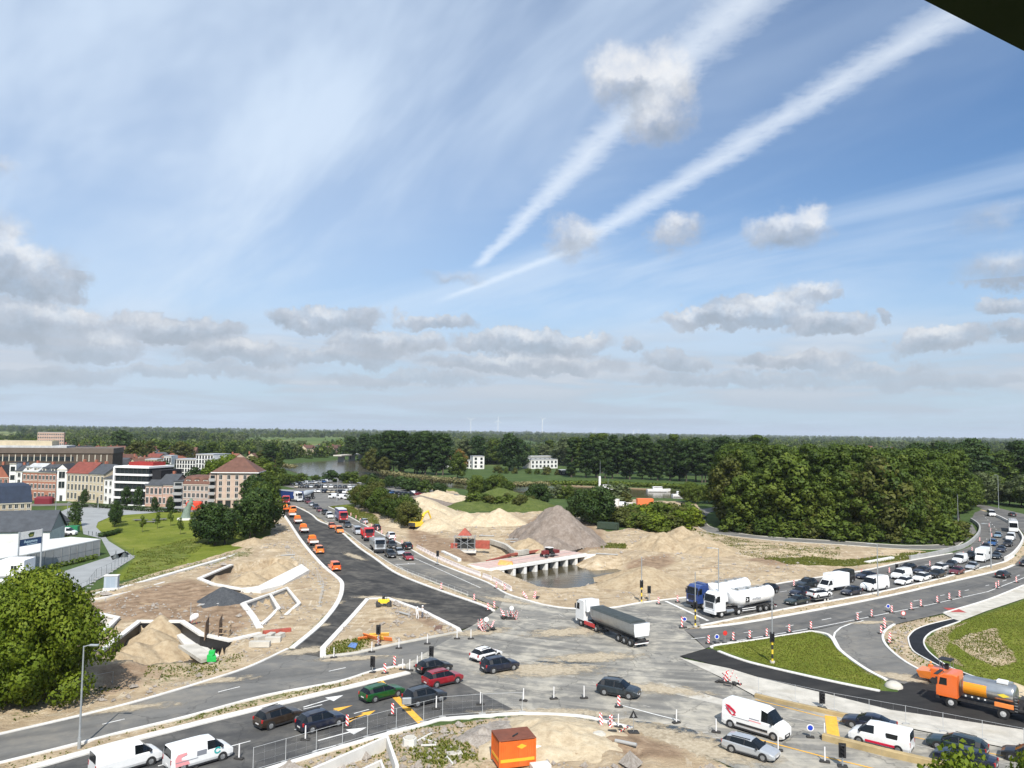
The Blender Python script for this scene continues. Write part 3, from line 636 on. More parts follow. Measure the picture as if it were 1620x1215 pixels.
stripe(R_INT, [(1314, 1133), (1319, 1168)], 1.1, yellow_p, .022)
for k in range(6): stripe(R_INT, [(1010 + 26 * k, 1150 + 6 * k), (1068 + 26 * k, 1143 + 8 * k)], .22, faint_p, .02)
stripe(R_EU, [(1053, 951), (1120, 982)], .5, white_p, .022); stripe(R_EU, [(1100, 955), (1180, 944)], .16, white_p, .02)
dashes(R_EU, [(1115, 967), (1200, 951), (1291, 937), (1387, 919), (1470, 902), (1540, 881), (1578, 856), (1575, 836), (1556, 816)], 2.5, 5, .16, z=.02); dashes(R_EU, [(1115, 957), (1250, 934), (1361, 915), (1450, 897), (1530, 876), (1562, 852)], 2.5, 5, .15, z=.02, start=3)
dashes(R_EL, [(1093, 1011), (1200, 998), (1300, 981), (1387, 963), (1485, 943), (1563, 926), (1620, 906), (1655, 876)], 2.5, 6, .16, z=.022); stripe(R_EL, [(1129, 1020), (1200, 1008), (1285, 994), (1366, 978), (1470, 957), (1563, 936), (1620, 914), (1670, 888)], .18, white_p, .022)
stripe(R_D, [(1366, 982), (1345, 987), (1330, 993), (1321, 1001), (1319, 1008), (1330, 1029)], .25, white_p, .03)
stripe(R_H, [(625, 893), (657, 892)], .4, white_p, .022); stripe(R_H, [(627, 893), (660, 915), (711, 935), (750, 947)], .18, faint_p, .022); dashes(R_H, [(500, 808), (548, 832), (590, 858), (640, 888), (665, 900)], 2.5, 4, .16, z=.022)
stripe(R_H, [(536, 818), (590, 848), (640, 876), (700, 903), (760, 930)], .16, white_p, .022); stripe(R_WK, [(1503, 962), (1518, 969)], 2.2, mat('marking_red', (.36, .06, .05), .85, 0, .15, 2), .034)

def drift_mat():
    M = bpy.data.materials.new('sand_drift'); M.use_nodes = True; g = NG(M.node_tree); n = M.node_tree.nodes; b = n['Principled BSDF']; b.inputs['Roughness'].default_value = .95; b.inputs['Specular IOR Level'].default_value = .1
    tc = g.new('ShaderNodeTexCoord').outputs['Object']; pos = g.new('ShaderNodeNewGeometry').outputs['Position']; ns = g.noise(pos, .9, 6, .65, .5)
    g.put(b.inputs['Base Color'], g.ramp(g.noise(pos, 2.5, 4, .6), [(.3, (.36, .29, .20)), (.7, (.58, .50, .37))]))
    g.put(b.inputs['Alpha'], g.m('MULTIPLY', g.ss(g.m('ADD', g.v('LENGTH', tc), g.m('MULTIPLY', g.m('SUBTRACT', ns, .5), 1.9)), .95, .35), .85)); return M
dr_me = MB().sheet([(math.cos(a), math.sin(a)) for a in np.linspace(0, 6.283, 25)[:-1]], 0).mesh('sand_drift', [drift_mat()])
for i, (px, py, a, b, rz) in enumerate([(985, 1150, 7, 2.5, -.2), (1050, 1165, 8, 3, -.4), (1110, 1185, 8, 3, -.4), (870, 1128, 9, 1.6, 0.), (760, 1000, 6, 2.2, .5), (800, 950, 6, 1.8, -.6), (900, 1000, 8, 3, .3), (860, 1060, 9, 3.5, .1), (480, 1030, 5, 2, .4), (560, 1042, 6, 1.4, .2), (330, 1078, 6, 1.5, .35), (180, 1122, 7, 1.5, .3), (1430, 1072, 5, 2, -.5), (500, 990, 3, 1.6, .8), (525, 955, 3, 1.5, 1.), (590, 945, 4, 1.5, 0.), (640, 950, 6, 1.2, -.5), (560, 880, 8, 1.5, -1.), (1380, 985, 5, 1.2, .2), (1040, 1090, 7, 2.2, -.3), (940, 1040, 8, 2.5, .2)]):
    o = struct(obj('sand_drift', dr_me)); x, y = G(px, py); o.location = (x, y, .034 + .001 * (i % 5)); o.scale = (a, b, 1); o.rotation_euler = (0, 0, rz)
# ------------------------------------------------------------------ vehicles
glass_m = mat('vehicle_glass', (.006, .008, .010), .10, 0, spec=.45)
tyre_m = mat('tyre_rubber', (.018, .018, .018), .85, 0, .2, 6)
trim_m = mat('black_trim', (.020, .020, .022), .6, 0, .15, 5)
rim_m = mat('rim_alloy', (.42, .43, .44), .35, .7, .08, 9)
rim_w = mat('rim_white', (.55, .54, .52), .5, .1, .15, 9)
lampw = mat('lamp_clear', (.72, .75, .78), .12, .2, coat=.6)
lampr = mat('lamp_red', (.38, .012, .012), .2, 0, coat=.5)
plate_m = mat('plate', (.7, .68, .66), .5, 0, .05, 9)
chassis_m = mat('chassis_dark', (.028, .028, .030), .7, 0, .25, 4, dirt=((.12, .10, .08), .5))
steel_m = mat('steel_bare', (.46, .48, .49), .34, .75, .10, 1.5, dirt=((.30, .29, .27), .35))
PC = {'white': (.78, .78, .77), 'black': (.006, .006, .007), 'navy': (.006, .010, .026), 'grey': (.040, .047, .055), 'slate': (.028, .040, .050), 'silver': (.48, .50, .52), 'red': (.26, .006, .014), 'maroon': (.12, .010, .018),
      'green': (.010, .105, .020), 'darkgreen': (.010, .022, .022), 'blue': (.018, .085, .24), 'lightblue': (.22, .33, .42), 'orange': (.80, .155, .025), 'orange2': (.86, .24, .04), 'bronze': (.045, .030, .020), 'beige': (.42, .37, .28), 'truckred': (.52, .02, .025), 'truckblue': (.02, .05, .19), 'yellow': (.82, .55, .03), 'teal': (.025, .048, .052)}
def pt(c): return paint(c, PC[c], c in ('silver', 'grey', 'slate', 'bronze', 'lightblue', 'green', 'teal'))

# profiles: stations from nose to tail (x, belt height, top height, half width, half width of roof, what lies between this station and the next)
def prof(kind):
    if kind == 'hatch': L, r, wb = 4.15, .32, 2.58; S = [(2.07, .46, .48, .66, .6, 'b'), (2.03, .62, .64, .80, .7, 'b'), (1.75, .74, .78, .87, .76, 'b'), (1.0, .87, .94, .885, .74, 'w'), (.22, .91, 1.41, .89, .60, 'g'), (-.30, .92, 1.46, .89, .60, 'p'), (-.38, .92, 1.46, .89, .60, 'g'), (-1.18, .95, 1.42, .885, .58, 'p'), (-1.45, .96, 1.37, .88, .56, 'r'), (-1.98, .95, 1.00, .84, .66, 'b'), (-2.07, .62, .64, .80, .7, 'b'), (-2.08, .42, .44, .74, .66, 'b')]
    if kind == 'suv': L, r, wb = 4.5, .355, 2.70; S = [(2.25, .52, .54, .70, .6, 'b'), (2.20, .76, .79, .84, .74, 'b'), (1.85, .90, .95, .915, .80, 'b'), (1.05, 1.0, 1.06, .93, .78, 'w'), (.35, 1.03, 1.58, .93, .63, 'g'), (-.25, 1.04, 1.64, .93, .64, 'p'), (-.34, 1.04, 1.64, .93, .64, 'g'), (-1.35, 1.07, 1.60, .925, .62, 'p'), (-1.78, 1.08, 1.54, .92, .60, 'r'), (-2.17, 1.06, 1.10, .88, .70, 'b'), (-2.25, .70, .72, .84, .74, 'b'), (-2.26, .48, .50, .78, .7, 'b')]
    if kind == 'wagon': L, r, wb = 4.75, .33, 2.80; S = [(2.37, .46, .48, .68, .6, 'b'), (2.32, .63, .66, .82, .7, 'b'), (2.0, .76, .80, .89, .77, 'b'), (1.12, .88, .95, .905, .75, 'w'), (.30, .92, 1.38, .91, .60, 'g'), (-.25, .93, 1.44, .91, .61, 'p'), (-.33, .93, 1.44, .91, .61, 'g'), (-1.55, .97, 1.41, .905, .59, 'p'), (-1.95, .98, 1.34, .90, .57, 'r'), (-2.32, .96, 1.0, .86, .66, 'b'), (-2.37, .62, .64, .82, .7, 'b'), (-2.38, .42, .44, .76, .66, 'b')]
    if kind == 'sedan': L, r, wb = 4.7, .33, 2.80; S = [(2.35, .46, .48, .68, .6, 'b'), (2.30, .63, .66, .82, .7, 'b'), (1.95, .75, .79, .89, .77, 'b'), (1.05, .87, .94, .905, .75, 'w'), (.25, .91, 1.36, .91, .58, 'g'), (-.30, .92, 1.42, .91, .59, 'p'), (-.38, .92, 1.42, .91, .59, 'g'), (-1.0, .94, 1.36, .905, .56, 'r'), (-1.75, .97, 1.02, .89, .70, 'b'), (-2.28, .95, .99, .84, .70, 'b'), (-2.35, .60, .62, .80, .7, 'b'), (-2.36, .42, .44, .74, .66, 'b')]
    if kind == 'mpv': L, r, wb = 4.4, .325, 2.75; S = [(2.2, .48, .50, .70, .6, 'b'), (2.15, .72, .75, .84, .74, 'b'), (1.80, .90, .95, .90, .78, 'b'), (1.30, 1.02, 1.10, .91, .74, 'w'), (.62, 1.05, 1.72, .915, .68, 'g'), (-.12, 1.06, 1.80, .915, .70, 'p'), (-.20, 1.06, 1.80, .915, .70, 'b'), (-1.5, 1.08, 1.80, .915, .70, 'b'), (-2.02, 1.10, 1.76, .91, .68, 'r'), (-2.16, 1.06, 1.20, .90, .74, 'b'), (-2.2, .60, .62, .86, .76, 'b'), (-2.21, .40, .42, .80, .7, 'b')]
    if kind == 'midvan': L, r, wb = 5.2, .335, 3.25; S = [(2.60, .50, .52, .76, .66, 'b'), (2.55, .80, .84, .90, .78, 'b'), (2.25, 1.02, 1.08, .95, .82, 'b'), (1.75, 1.18, 1.26, .965, .80, 'w'), (1.0, 1.20, 1.90, .97, .74, 'g'), (.35, 1.20, 1.97, .97, .76, 'b'), (-.6, 1.20, 1.98, .97, .77, 'b'), (-2.45, 1.20, 1.97, .97, .77, 'b'), (-2.57, 1.20, 1.90, .96, .76, 'r'), (-2.60, 1.10, 1.20, .955, .78, 'b'), (-2.62, .40, .42, .94, .8, 'b')]
    if kind == 'bigvan': L, r, wb = 6.1, .35, 4.30; S = [(3.05, .55, .57, .80, .7, 'b'), (3.0, .95, .99, .95, .82, 'b'), (2.72, 1.18, 1.24, 1.01, .88, 'b'), (2.25, 1.35, 1.44, 1.025, .86, 'w'), (1.55, 1.38, 2.30, 1.03, .80, 'g'), (.95, 1.38, 2.48, 1.03, .84, 'b'), (-.8, 1.38, 2.50, 1.03, .85, 'b'), (-2.85, 1.38, 2.48, 1.03, .85, 'b'), (-3.03, 1.38, 2.38, 1.02, .84, 'b'), (-3.06, .42, .45, 1.0, .85, 'b')]
    if kind == 'minibus': L, r, wb = 6.0, .35, 3.7; S = [(3.0, .55, .57, .80, .7, 'b'), (2.95, .90, .95, .95, .82, 'b'), (2.65, 1.10, 1.16, 1.0, .86, 'b'), (2.2, 1.22, 1.30, 1.01, .84, 'w'), (1.5, 1.25, 2.1, 1.02, .80, 'g'), (.9, 1.25, 2.2, 1.02, .82, 'p'), (.8, 1.25, 2.2, 1.02, .82, 'g'), (-2.6, 1.25, 2.2, 1.02, .82, 'p'), (-2.9, 1.25, 2.15, 1.01, .82, 'r'), (-2.98, 1.15, 1.25, 1.0, .84, 'b'), (-3.0, .42, .45, .98, .85, 'b')]
    return L, r, wb, S
def car_parts(kind):
    L, r, wb, S = prof(kind); zl = .20 if kind != 'suv' else .24
    n = 13; rings = []
    for x, zb, zt, w, wt, t in S:
        zz = min(zl, zb - .12) if abs(x) < L / 2 - .12 else min(zl + .10, zb - .1)
        half = [(w * .90, zz), (w, zz + (zb - zz) * .30), (w, zb - (zb - zz) * .14), (w * .962, zb), (wt + (w * .955 - wt) * .10, zt - .07 * min(1, (zt - zb) * 3)), (wt * .86, zt), (0, zt + .022)]
        rings.append([(x, y, z) for y, z in half] + [(x, -y, z) for y, z in half[-2::-1]])
    P = {'body': MB(), 'windscreen': MB(), 'rear_window': MB(), 'side_window': [MB(), MB()]}
    for i in range(len(S) - 1):
        t = S[i][5]
        for j in range(n - 1):
            q = [rings[i][j], rings[i][j + 1], rings[i + 1][j + 1], rings[i + 1][j]]
            side = j in (3, 8); top = j in (4, 5, 6, 7)
            tgt = P['body']
            if t == 'w' and top: tgt = P['windscreen']
            elif t == 'r' and top: tgt = P['rear_window']
            elif t in 'gwr' and side and not (kind in ('midvan', 'bigvan', 'mpv') and t == 'r'): tgt = P['side_window'][0 if j == 3 else 1]
            elif t == 'p' and side: P['body'].add(q, [(0, 1, 2, 3)], 1); continue
            tgt.add(q, [(0, 1, 2, 3)])
        q = [rings[i][n - 1], rings[i][0], rings[i + 1][0], rings[i + 1][n - 1]]; P['body'].add(q, [(0, 1, 2, 3)], 1)
    P['body'].add(rings[0], [tuple(range(n))]); P['body'].add(rings[-1], [tuple(range(n))[::-1]])
    b = P['body']; w = max(s[3] for s in S)
    for sx in (1, -1):
        for sy in (1, -1):
            b.cyl((sx * wb / 2, sy * (w - .25), r * 1.02), (sx * wb / 2, sy * (w + .006), r * 1.02), r * 1.20, n=18, mi=1)
    f, k = S[1], S[-2]
    b.box(L / 2 - .16, L / 2 + .012, -.52, .52, .30, f[1] * .62, 1)                       # grille and lower bumper
    b.box(-L / 2 - .02, -L / 2 + .10, -.70, .70, .28, .44, 1)
    b.box(-wb / 2 + r * 1.2, wb / 2 - r * 1.2, -w - .008, w + .008, zl - .03, zl + .10, 1)     # sills
    b.box(L / 2 + .0, L / 2 + .022, -.26, .26, .40, .51, 2); b.box(-L / 2 - .034, -L / 2 - .015, -.26, .26, .52, .63, 2)
    if kind in ('wagon', 'suv'):
        for sy in (1, -1): b.bar((-1.5, sy * .60, S[7][2] + .0), (.2, sy * .60, S[5][2] + .0), .05, .05, 1)
    return L, r, wb, w, S, P
CARS = {}
def car_proto(kind):
    if kind in CARS: return CARS[kind]
    L, r, wb, w, S, P = car_parts(kind); D = {}
    D['body'] = P['body'].mesh('body', [pt('white'), trim_m, plate_m], 32)
    for k in ('windscreen', 'rear_window'): D[k] = P[k].mesh(k, [glass_m], 30) if P[k].f else None
    D['side'] = [q.mesh('side_window', [glass_m], 30) for q in P['side_window']]
    wh = MB().cyl((0, -.11, 0), (0, .11, 0), r, n=20)
    D['wheel'] = wh.mesh('wheel', [tyre_m], 30)
    ri = MB().cyl((0, .085, 0), (0, .128, 0), r * .66, r * .60, n=16)
    for a in range(5):
        t = a * 2 * math.pi / 5; ri.cyl((0, .12, 0), (math.cos(t) * r * .6, .134, math.sin(t) * r * .6), r * .09, n=4)
    D['rim'] = ri.mesh('rim', [rim_m])
    f = S[1]; k = [s for s in S if s[5] == 'b'][-2]
    zf = f[1] * .96; fx = L / 2 - .03
    D['headlight'] = MB().loft([[(fx - .34, -.04, zf - .02), (fx - .02, -.20, zf - .03), (fx - .04, -.20, zf - .15), (fx - .34, -.04, zf - .10)], [(fx - .30, .045, zf + .05), (fx + .035, -.10, zf - .0), (fx + .035, -.10, zf - .16), (fx - .30, .05, zf - .08)]][::-1]).mesh('headlight', [lampw])
    zr = S[-3][1] if kind not in ('midvan', 'bigvan', 'minibus', 'mpv') else 1.15
    D['taillight'] = MB().cbox(-L / 2 - .02, -L / 2 + .24, -.12, .07, zr - .28 if kind not in ('midvan', 'bigvan', 'minibus', 'mpv') else .75, zr, .03).mesh('taillight', [lampr])
    D['mirror'] = MB().cbox(-.05, .10, 0, .20, -.06, .10, .02).mesh('mirror', [trim_m])
    ws = [s for s in S if s[5] == 'w'][0]
    D['geo'] = (L, r, wb, w, S, ws); CARS[kind] = D; return D
def make_car(kind, colour, label, loc, rz, group=None, name=None, cat='car', roof=None):
    D = car_proto(kind); L, r, wb, w, S, ws = D['geo']
    t = thing(name or 'car', label, cat, loc, rz, group)
    b = obj('body', D['body'], t); b.material_slots[0].link = 'OBJECT'; b.material_slots[0].material = pt(colour)
    obj('windscreen', D['windscreen'], t)
    if D['rear_window']: obj('rear_window', D['rear_window'], t)
    for q in D['side']: obj('side_window', q, t)
    for sx in (1, -1):
        for sy in (1, -1):
            o = obj('wheel', D['wheel'], t, (sx * wb / 2, sy * (w - .10), r)); rm = obj('rim', D['rim'], o)
            if sy < 0: rm.rotation_euler = (0, 0, math.pi)
    for sy in (1, -1):
        o = obj('headlight', D['headlight'], t, (0, sy * (S[1][3] - .06), 0)); o.scale = (1, sy, 1)
        o = obj('taillight', D['taillight'], t, (0, sy * (S[-3][3] - .08), 0)); o.scale = (1, sy, 1)
        o = obj('mirror', D['mirror'], t, (ws[0] - .25, sy * (ws[3] - .04), ws[1] + .06)); o.scale = (1, sy, 1)
    return t
def spot(fw, rw, w, rzoff=0.):
    """place from the near-side wheel marks of front and rear: centre and heading"""
    F, B = Vector(G(*fw)), Vector(G(*rw)); d = (F - B).normalized(); n = Vector((-d.y, d.x)); mid = (F + B) / 2
    if n.dot(mid) < 0: n = -n
    c = mid + n * (w - .12)
    return (c.x, c.y), math.atan2(d.y, d.x)
def put_car(kind, colour, fw, rw, label, group=None, z=.024, cat='car', name=None):
    c, a = spot(fw, rw, prof(kind)[3][3][3]); return make_car(kind, colour, label, (c[0], c[1], z), a, group, name or {'midvan': 'van', 'bigvan': 'van', 'mpv': 'small_van', 'minibus': 'minibus'}.get(kind, 'car'), cat)
logo_r = mat('print_red', (.55, .012, .045), .5); logo_g = mat('print_grey', (.22, .23, .26), .5); logo_t = mat('print_teal', (.03, .35, .34), .5); logo_p = mat('print_pink', (.80, .33, .34), .5); logo_k = mat('print_black', (.02, .02, .02), .5); logo_y = mat('print_yellow', (.80, .62, .06), .5)
def text(s, size, m, parent, M, name='lettering', sx=1., bold=0.):
    c = bpy.data.curves.new('t', 'FONT'); c.body = s; c.size = size; c.align_x = 'CENTER'; c.align_y = 'CENTER'; c.extrude = .004; c.resolution_u = 2; c.offset = bold
    o = bpy.data.objects.new('t', c); COL.objects.link(o); dg = bpy.context.evaluated_depsgraph_get()
    me = bpy.data.meshes.new_from_object(o.evaluated_get(dg)); bpy.data.objects.remove(o); bpy.data.curves.remove(c)
    me.materials.clear(); me.materials.append(m); q = obj(name, me, parent); q.matrix_local = M @ Matrix.Diagonal((sx, 1, 1, 1)); return q
def side_M(x, y, z):   # frame on a vehicle's side: right-hand side (y<0) reads forward to the right
    Rm = Matrix.Rotation(math.pi / 2, 4, 'X')
    if y > 0: Rm = Matrix.Rotation(math.pi, 4, 'Z') @ Rm
    return Matrix.Translation((x, y, z)) @ Rm
def decal(poly, m, parent, M, name='emblem'):
    o = MB().prism(poly, 0, .006).build(name, m, parent); o.matrix_local = M; return o

J = 'vehicles on the junction and its arms'
v = put_car('midvan', 'white', (241, 1210), (168, 1231), 'plain white panel van nearest the bottom left corner, behind the van with pink print', J, cat='van')
v = put_car('midvan', 'white', (351, 1203), (289, 1221), 'white panel van with pink print and a teal round mark on its front door', J, cat='van')
decal([(-2.35, -.45), (-1.2, -.45), (-1.35, -.1), (-1.9, .0), (-1.9, .22), (-1.45, .35), (-1.5, .55), (-2.2, .5), (-2.4, .2)], logo_p, v, side_M(.1, -.975, .95)); decal([(-.40, -.2), (.40, -.2), (.40, .2), (-.40, .2)], logo_g, v, side_M(-.15, -.975, 1.15))
decal([(.30 * math.cos(a), .28 * math.sin(a)) for a in np.linspace(.4, 5.9, 18)] + [(.17 * math.cos(a), .15 * math.sin(a)) for a in np.linspace(5.9, .4, 18)], logo_t, v, side_M(1.18, -.978, .98)); decal([(-.9, -.03), (.9, -.03), (.9, .03), (-.9, .03)], logo_g, v, side_M(-1.35, -.976, .82))
put_car('suv', 'bronze', (466, 1143), (430, 1154), 'dark bronze crossover with a black roof, leftmost of the queueing cars', J)
put_car('suv', 'navy', (536, 1149), (492, 1161), 'large dark navy SUV beside the yellow painted arrows', J)
put_car('wagon', 'green', (629.5, 1102), (592, 1112), 'green coupe wagon crossing the yellow stop line', J)
put_car('suv', 'grey', (696, 1110.5), (660, 1119), 'grey blue SUV just past the yellow stop line', J)
put_car('suv', 'red', (723, 1081.5), (690, 1089), 'dark red SUV turning into the junction beside the grey blue SUV', J)
put_car('hatch', 'black', (708, 1062), (676, 1068), 'black hatchback behind the red SUV', J)
v = put_car('hatch', 'white', (788, 1041), (763, 1048), 'white small crossover with black side panels and black roof rails', J)
for sy in (1, -1): obj('side_panel', MB().cbox(-.95, .75, -.02, .02, .38, .70, .015).mesh('side_panel', [trim_m]), v, (0, sy * .885, 0)); obj('roof_rail', MB().bar((-1.2, 0, 1.45), (.1, 0, 1.47), .05, .06).mesh('roof_rail', [trim_m]), v, (0, sy * .55, 0))
put_car('suv', 'navy', (811, 1061), (781, 1066), 'dark blue SUV in front of the small white crossover', J)
put_car('suv', 'slate', (993, 1106.5), (958, 1100.5), 'blue grey SUV alone in the middle of the junction', J)
v = put_car('bigvan', 'white', (1223, 1171.5), (1157, 1151.5), 'tall white delivery van with a red emblem on its rear side', J, cat='van')
M0 = side_M(-2.05, -1.034, 1.72)
decal([(-.62, .42), (-.20, .40), (.30, .10), (.52, -.12), (.42, -.30), (.1, -.05), (-.45, .22)], logo_r, v, M0); decal([(-.55, .10), (-.42, .14), (-.05, -.20), (.10, -.42), (.30, -.28), (.55, -.42), (.15, -.52), (-.12, -.40)], logo_r, v, M0)
decal([(-.9, -.025), (.9, -.025), (.9, .025), (-.9, .025)], logo_g, v, side_M(-1.1, -1.036, 1.12)); decal([(-.6, -.05), (.6, -.05), (.6, .05), (-.6, .05)], logo_p, v, side_M(.35, -1.036, 1.22)); decal([(-.5, -.03), (.5, -.03), (.5, .03), (-.5, .03)], logo_g, v, side_M(.3, -1.036, 1.42))
obj('side_moulding', MB().cbox(-1.5, 1.6, -1.06, -1.02, .55, .75, .015).mesh('side_moulding', [trim_m]), v)
put_car('wagon', 'silver', (1205, 1204.5), (1160, 1191.5), 'silver estate car beside the tall white delivery van', J)
put_car('sedan', 'navy', (1350, 1152), (1396, 1162), 'dark navy saloon behind the white van with the red stripe', J)
v = put_car('midvan', 'white', (1361, 1177.5), (1419, 1192), 'white van with a red stripe along its sill', J, cat='van')
obj('stripe', MB().cbox(-1.35, 1.1, .955, .99, .42, .62, .01).mesh('stripe', [logo_r]), v); decal([(-.45, -.2), (.45, -.2), (.5, .22), (-.5, .22)], glass_m, v, side_M(-1.15, .975, 1.35), 'side_window')
put_car('wagon', 'teal', (1483, 1185), (1540, 1199), 'teal grey estate car behind the white van with the red stripe', J)
put_car('sedan', 'navy', (1497, 1207), (1552, 1221), 'dark blue car half hidden by the treetop at the bottom', J)
put_car('hatch', 'black', (1604, 1205), (1652, 1216), 'black car cut by the bottom right edge', J)
put_car('hatch', 'black', (1604, 912), (1584, 917.5), 'black hatchback driving away on the outer lanes, below the queue', J)
put_car('sedan', 'black', (1640, 893), (1622, 899), 'dark car cut by the right edge, ahead of the black hatchback', J)

Q = 'queue on the slip road'
for kind, col, f, b, lab, cat in [
    ('suv', 'black', (1210, 942), (1231, 938), 'black SUV tucked behind the white silo lorry', 'car'),
    ('suv', 'navy', (1262, 946), (1285, 942), 'navy SUV beside the dark green pickup with the trailer', 'car'),
    ('suv', 'slate', (1270, 932), (1294, 928), 'dark slate SUV ahead of the white box lorry', 'car'),
    ('bigvan', 'black', (1323, 926), (1352, 921), 'black high-roof van behind the white box lorry', 'van'),
    ('hatch', 'navy', (1345, 943), (1361, 940.5), 'navy hatchback behind the car trailer', 'car'),
    ('bigvan', 'white', (1379, 936.5), (1403, 932.5), 'big white van behind the navy hatchback', 'van'),
    ('sedan', 'navy', (1366, 917.5), (1385, 914.5), 'navy saloon beyond the big white van', 'car'),
    ('midvan', 'white', (1425, 918), (1441, 914.5), 'white panel van beyond the white hatchback with black roof', 'van'),
    ('hatch', 'white', (1429.5, 927), (1443, 924), 'white hatchback with black windows in front of the white SUV', 'car'),
    ('suv', 'white', (1458, 922), (1472, 918.5), 'white SUV right behind the white hatchback', 'car'),
    ('wagon', 'black', (1434, 905), (1449, 902), 'black estate car in the far lane behind the white panel van', 'car'),
    ('sedan', 'navy', (1456, 909.5), (1473, 906), 'navy car in the middle lane ahead of a white SUV', 'car'),
    ('suv', 'black', (1481, 917), (1497, 913), 'black SUV ahead of the maroon car', 'car'),
    ('suv', 'white', (1485, 906), (1501, 902), 'white SUV beyond the black SUV and the maroon car', 'car'),
    ('hatch', 'maroon', (1512, 911), (1528, 906.5), 'maroon hatchback in the near lane', 'car'),
    ('hatch', 'silver', (1538, 903.5), (1551, 898.5), 'silver hatchback behind the maroon one', 'car'),
    ('hatch', 'grey', (1505, 900), (1517, 896), 'small grey car beyond the maroon hatchback', 'car'),
    ('midvan', 'white', (1519, 893.5), (1532, 889), 'white van beyond the silver hatchback', 'van'),
    ('suv', 'black', (1537, 886), (1548, 882), 'black car beside the camper van', 'car'),
    ('sedan', 'slate', (1577, 887.5), (1588, 880.5), 'slate saloon behind the camper van', 'car'),
    ('sedan', 'navy', (1585, 877), (1595, 869.5), 'navy car behind the slate saloon', 'car'),
    ('suv', 'black', (1596, 868), (1605, 861), 'black car ahead of the last white van in the queue', 'car'),
    ('suv', 'blue', (1571, 867), (1581, 860), 'blue SUV in the far lane of the bend', 'car'),
    ('hatch', 'lightblue', (1580, 854), (1588, 847), 'pale blue hatchback behind the blue SUV', 'car'),
    ('midvan', 'white', (1600, 859), (1609, 851), 'white van in front of the white coach', 'van'),
    ('hatch', 'black', (1560, 872), (1571, 866), 'dark hatchback beyond the camper van', 'car'),
    ('minibus', 'white', (1571, 820.5), (1557, 812), 'white minibus coming down the ramp at the edge of the wood', 'minibus'),
    ('sedan', 'black', (1589, 813), (1606, 820), 'black saloon on the outer lane of the ramp', 'car')]:
    put_car(kind, col, f, b, lab, Q, cat=cat)
Hq = 'traffic on the road past the building site'
for kind, col, f, b, lab, cat in [
    ('hatch', 'red', (645, 889), (635, 882), 'bright red hatchback first at the stop line', 'car'),
    ('hatch', 'silver', (632, 881), (622, 874), 'silver hatchback behind the bright red one', 'car'),
    ('suv', 'black', (617, 885), (606, 878), 'black SUV in front of the grey tipper lorry', 'car'),
    ('suv', 'black', (619, 870), (610, 863), 'black car beside the cab of the grey tipper lorry', 'car'),
    ('suv', 'black', (634, 866), (643, 871), 'black SUV driving away beside the white barriers', 'car'),
    ('mpv', 'white', (609, 850), (617, 855), 'small white van driving away beside the grey tipper lorry', 'van'),
    ('suv', 'black', (587, 836), (595, 841), 'black jeep driving away ahead of the small white van', 'car'),
    ('hatch', 'silver', (568, 826), (576, 830), 'silver car driving away, farthest in the right hand lane', 'car'),
    ('suv', 'grey', (549, 837), (541, 831), 'dark grey car behind the blue and red lorry', 'car'),
    ('midvan', 'silver', (566, 849), (556, 841), 'silver van between the red lorry cab and the dark grey car', 'van'),
    ('mpv', 'white', (521, 822), (514, 817), 'small white van behind the blue and red lorry', 'van'),
    ('suv', 'black', (514, 816), (507, 812), 'black car third behind the blue and red lorry', 'car'),
    ('hatch', 'maroon', (505, 811.5), (499, 808), 'maroon hatchback in the queue near the far end', 'car'),
    ('suv', 'navy', (499, 806.5), (493, 803), 'navy car in the queue behind the maroon hatchback', 'car'),
    ('hatch', 'silver', (492.5, 802.5), (487, 799), 'silver hatchback at the far end of the queue', 'car'),
    ('suv', 'maroon', (487, 798), (480, 795), 'dark red car behind the silver hatchback at the far end', 'car'),
    ('hatch', 'black', (480, 795), (473, 792.5), 'black car last at the far end of the queue', 'car')]:
    put_car(kind, col, f, b, lab, Hq, cat=cat)

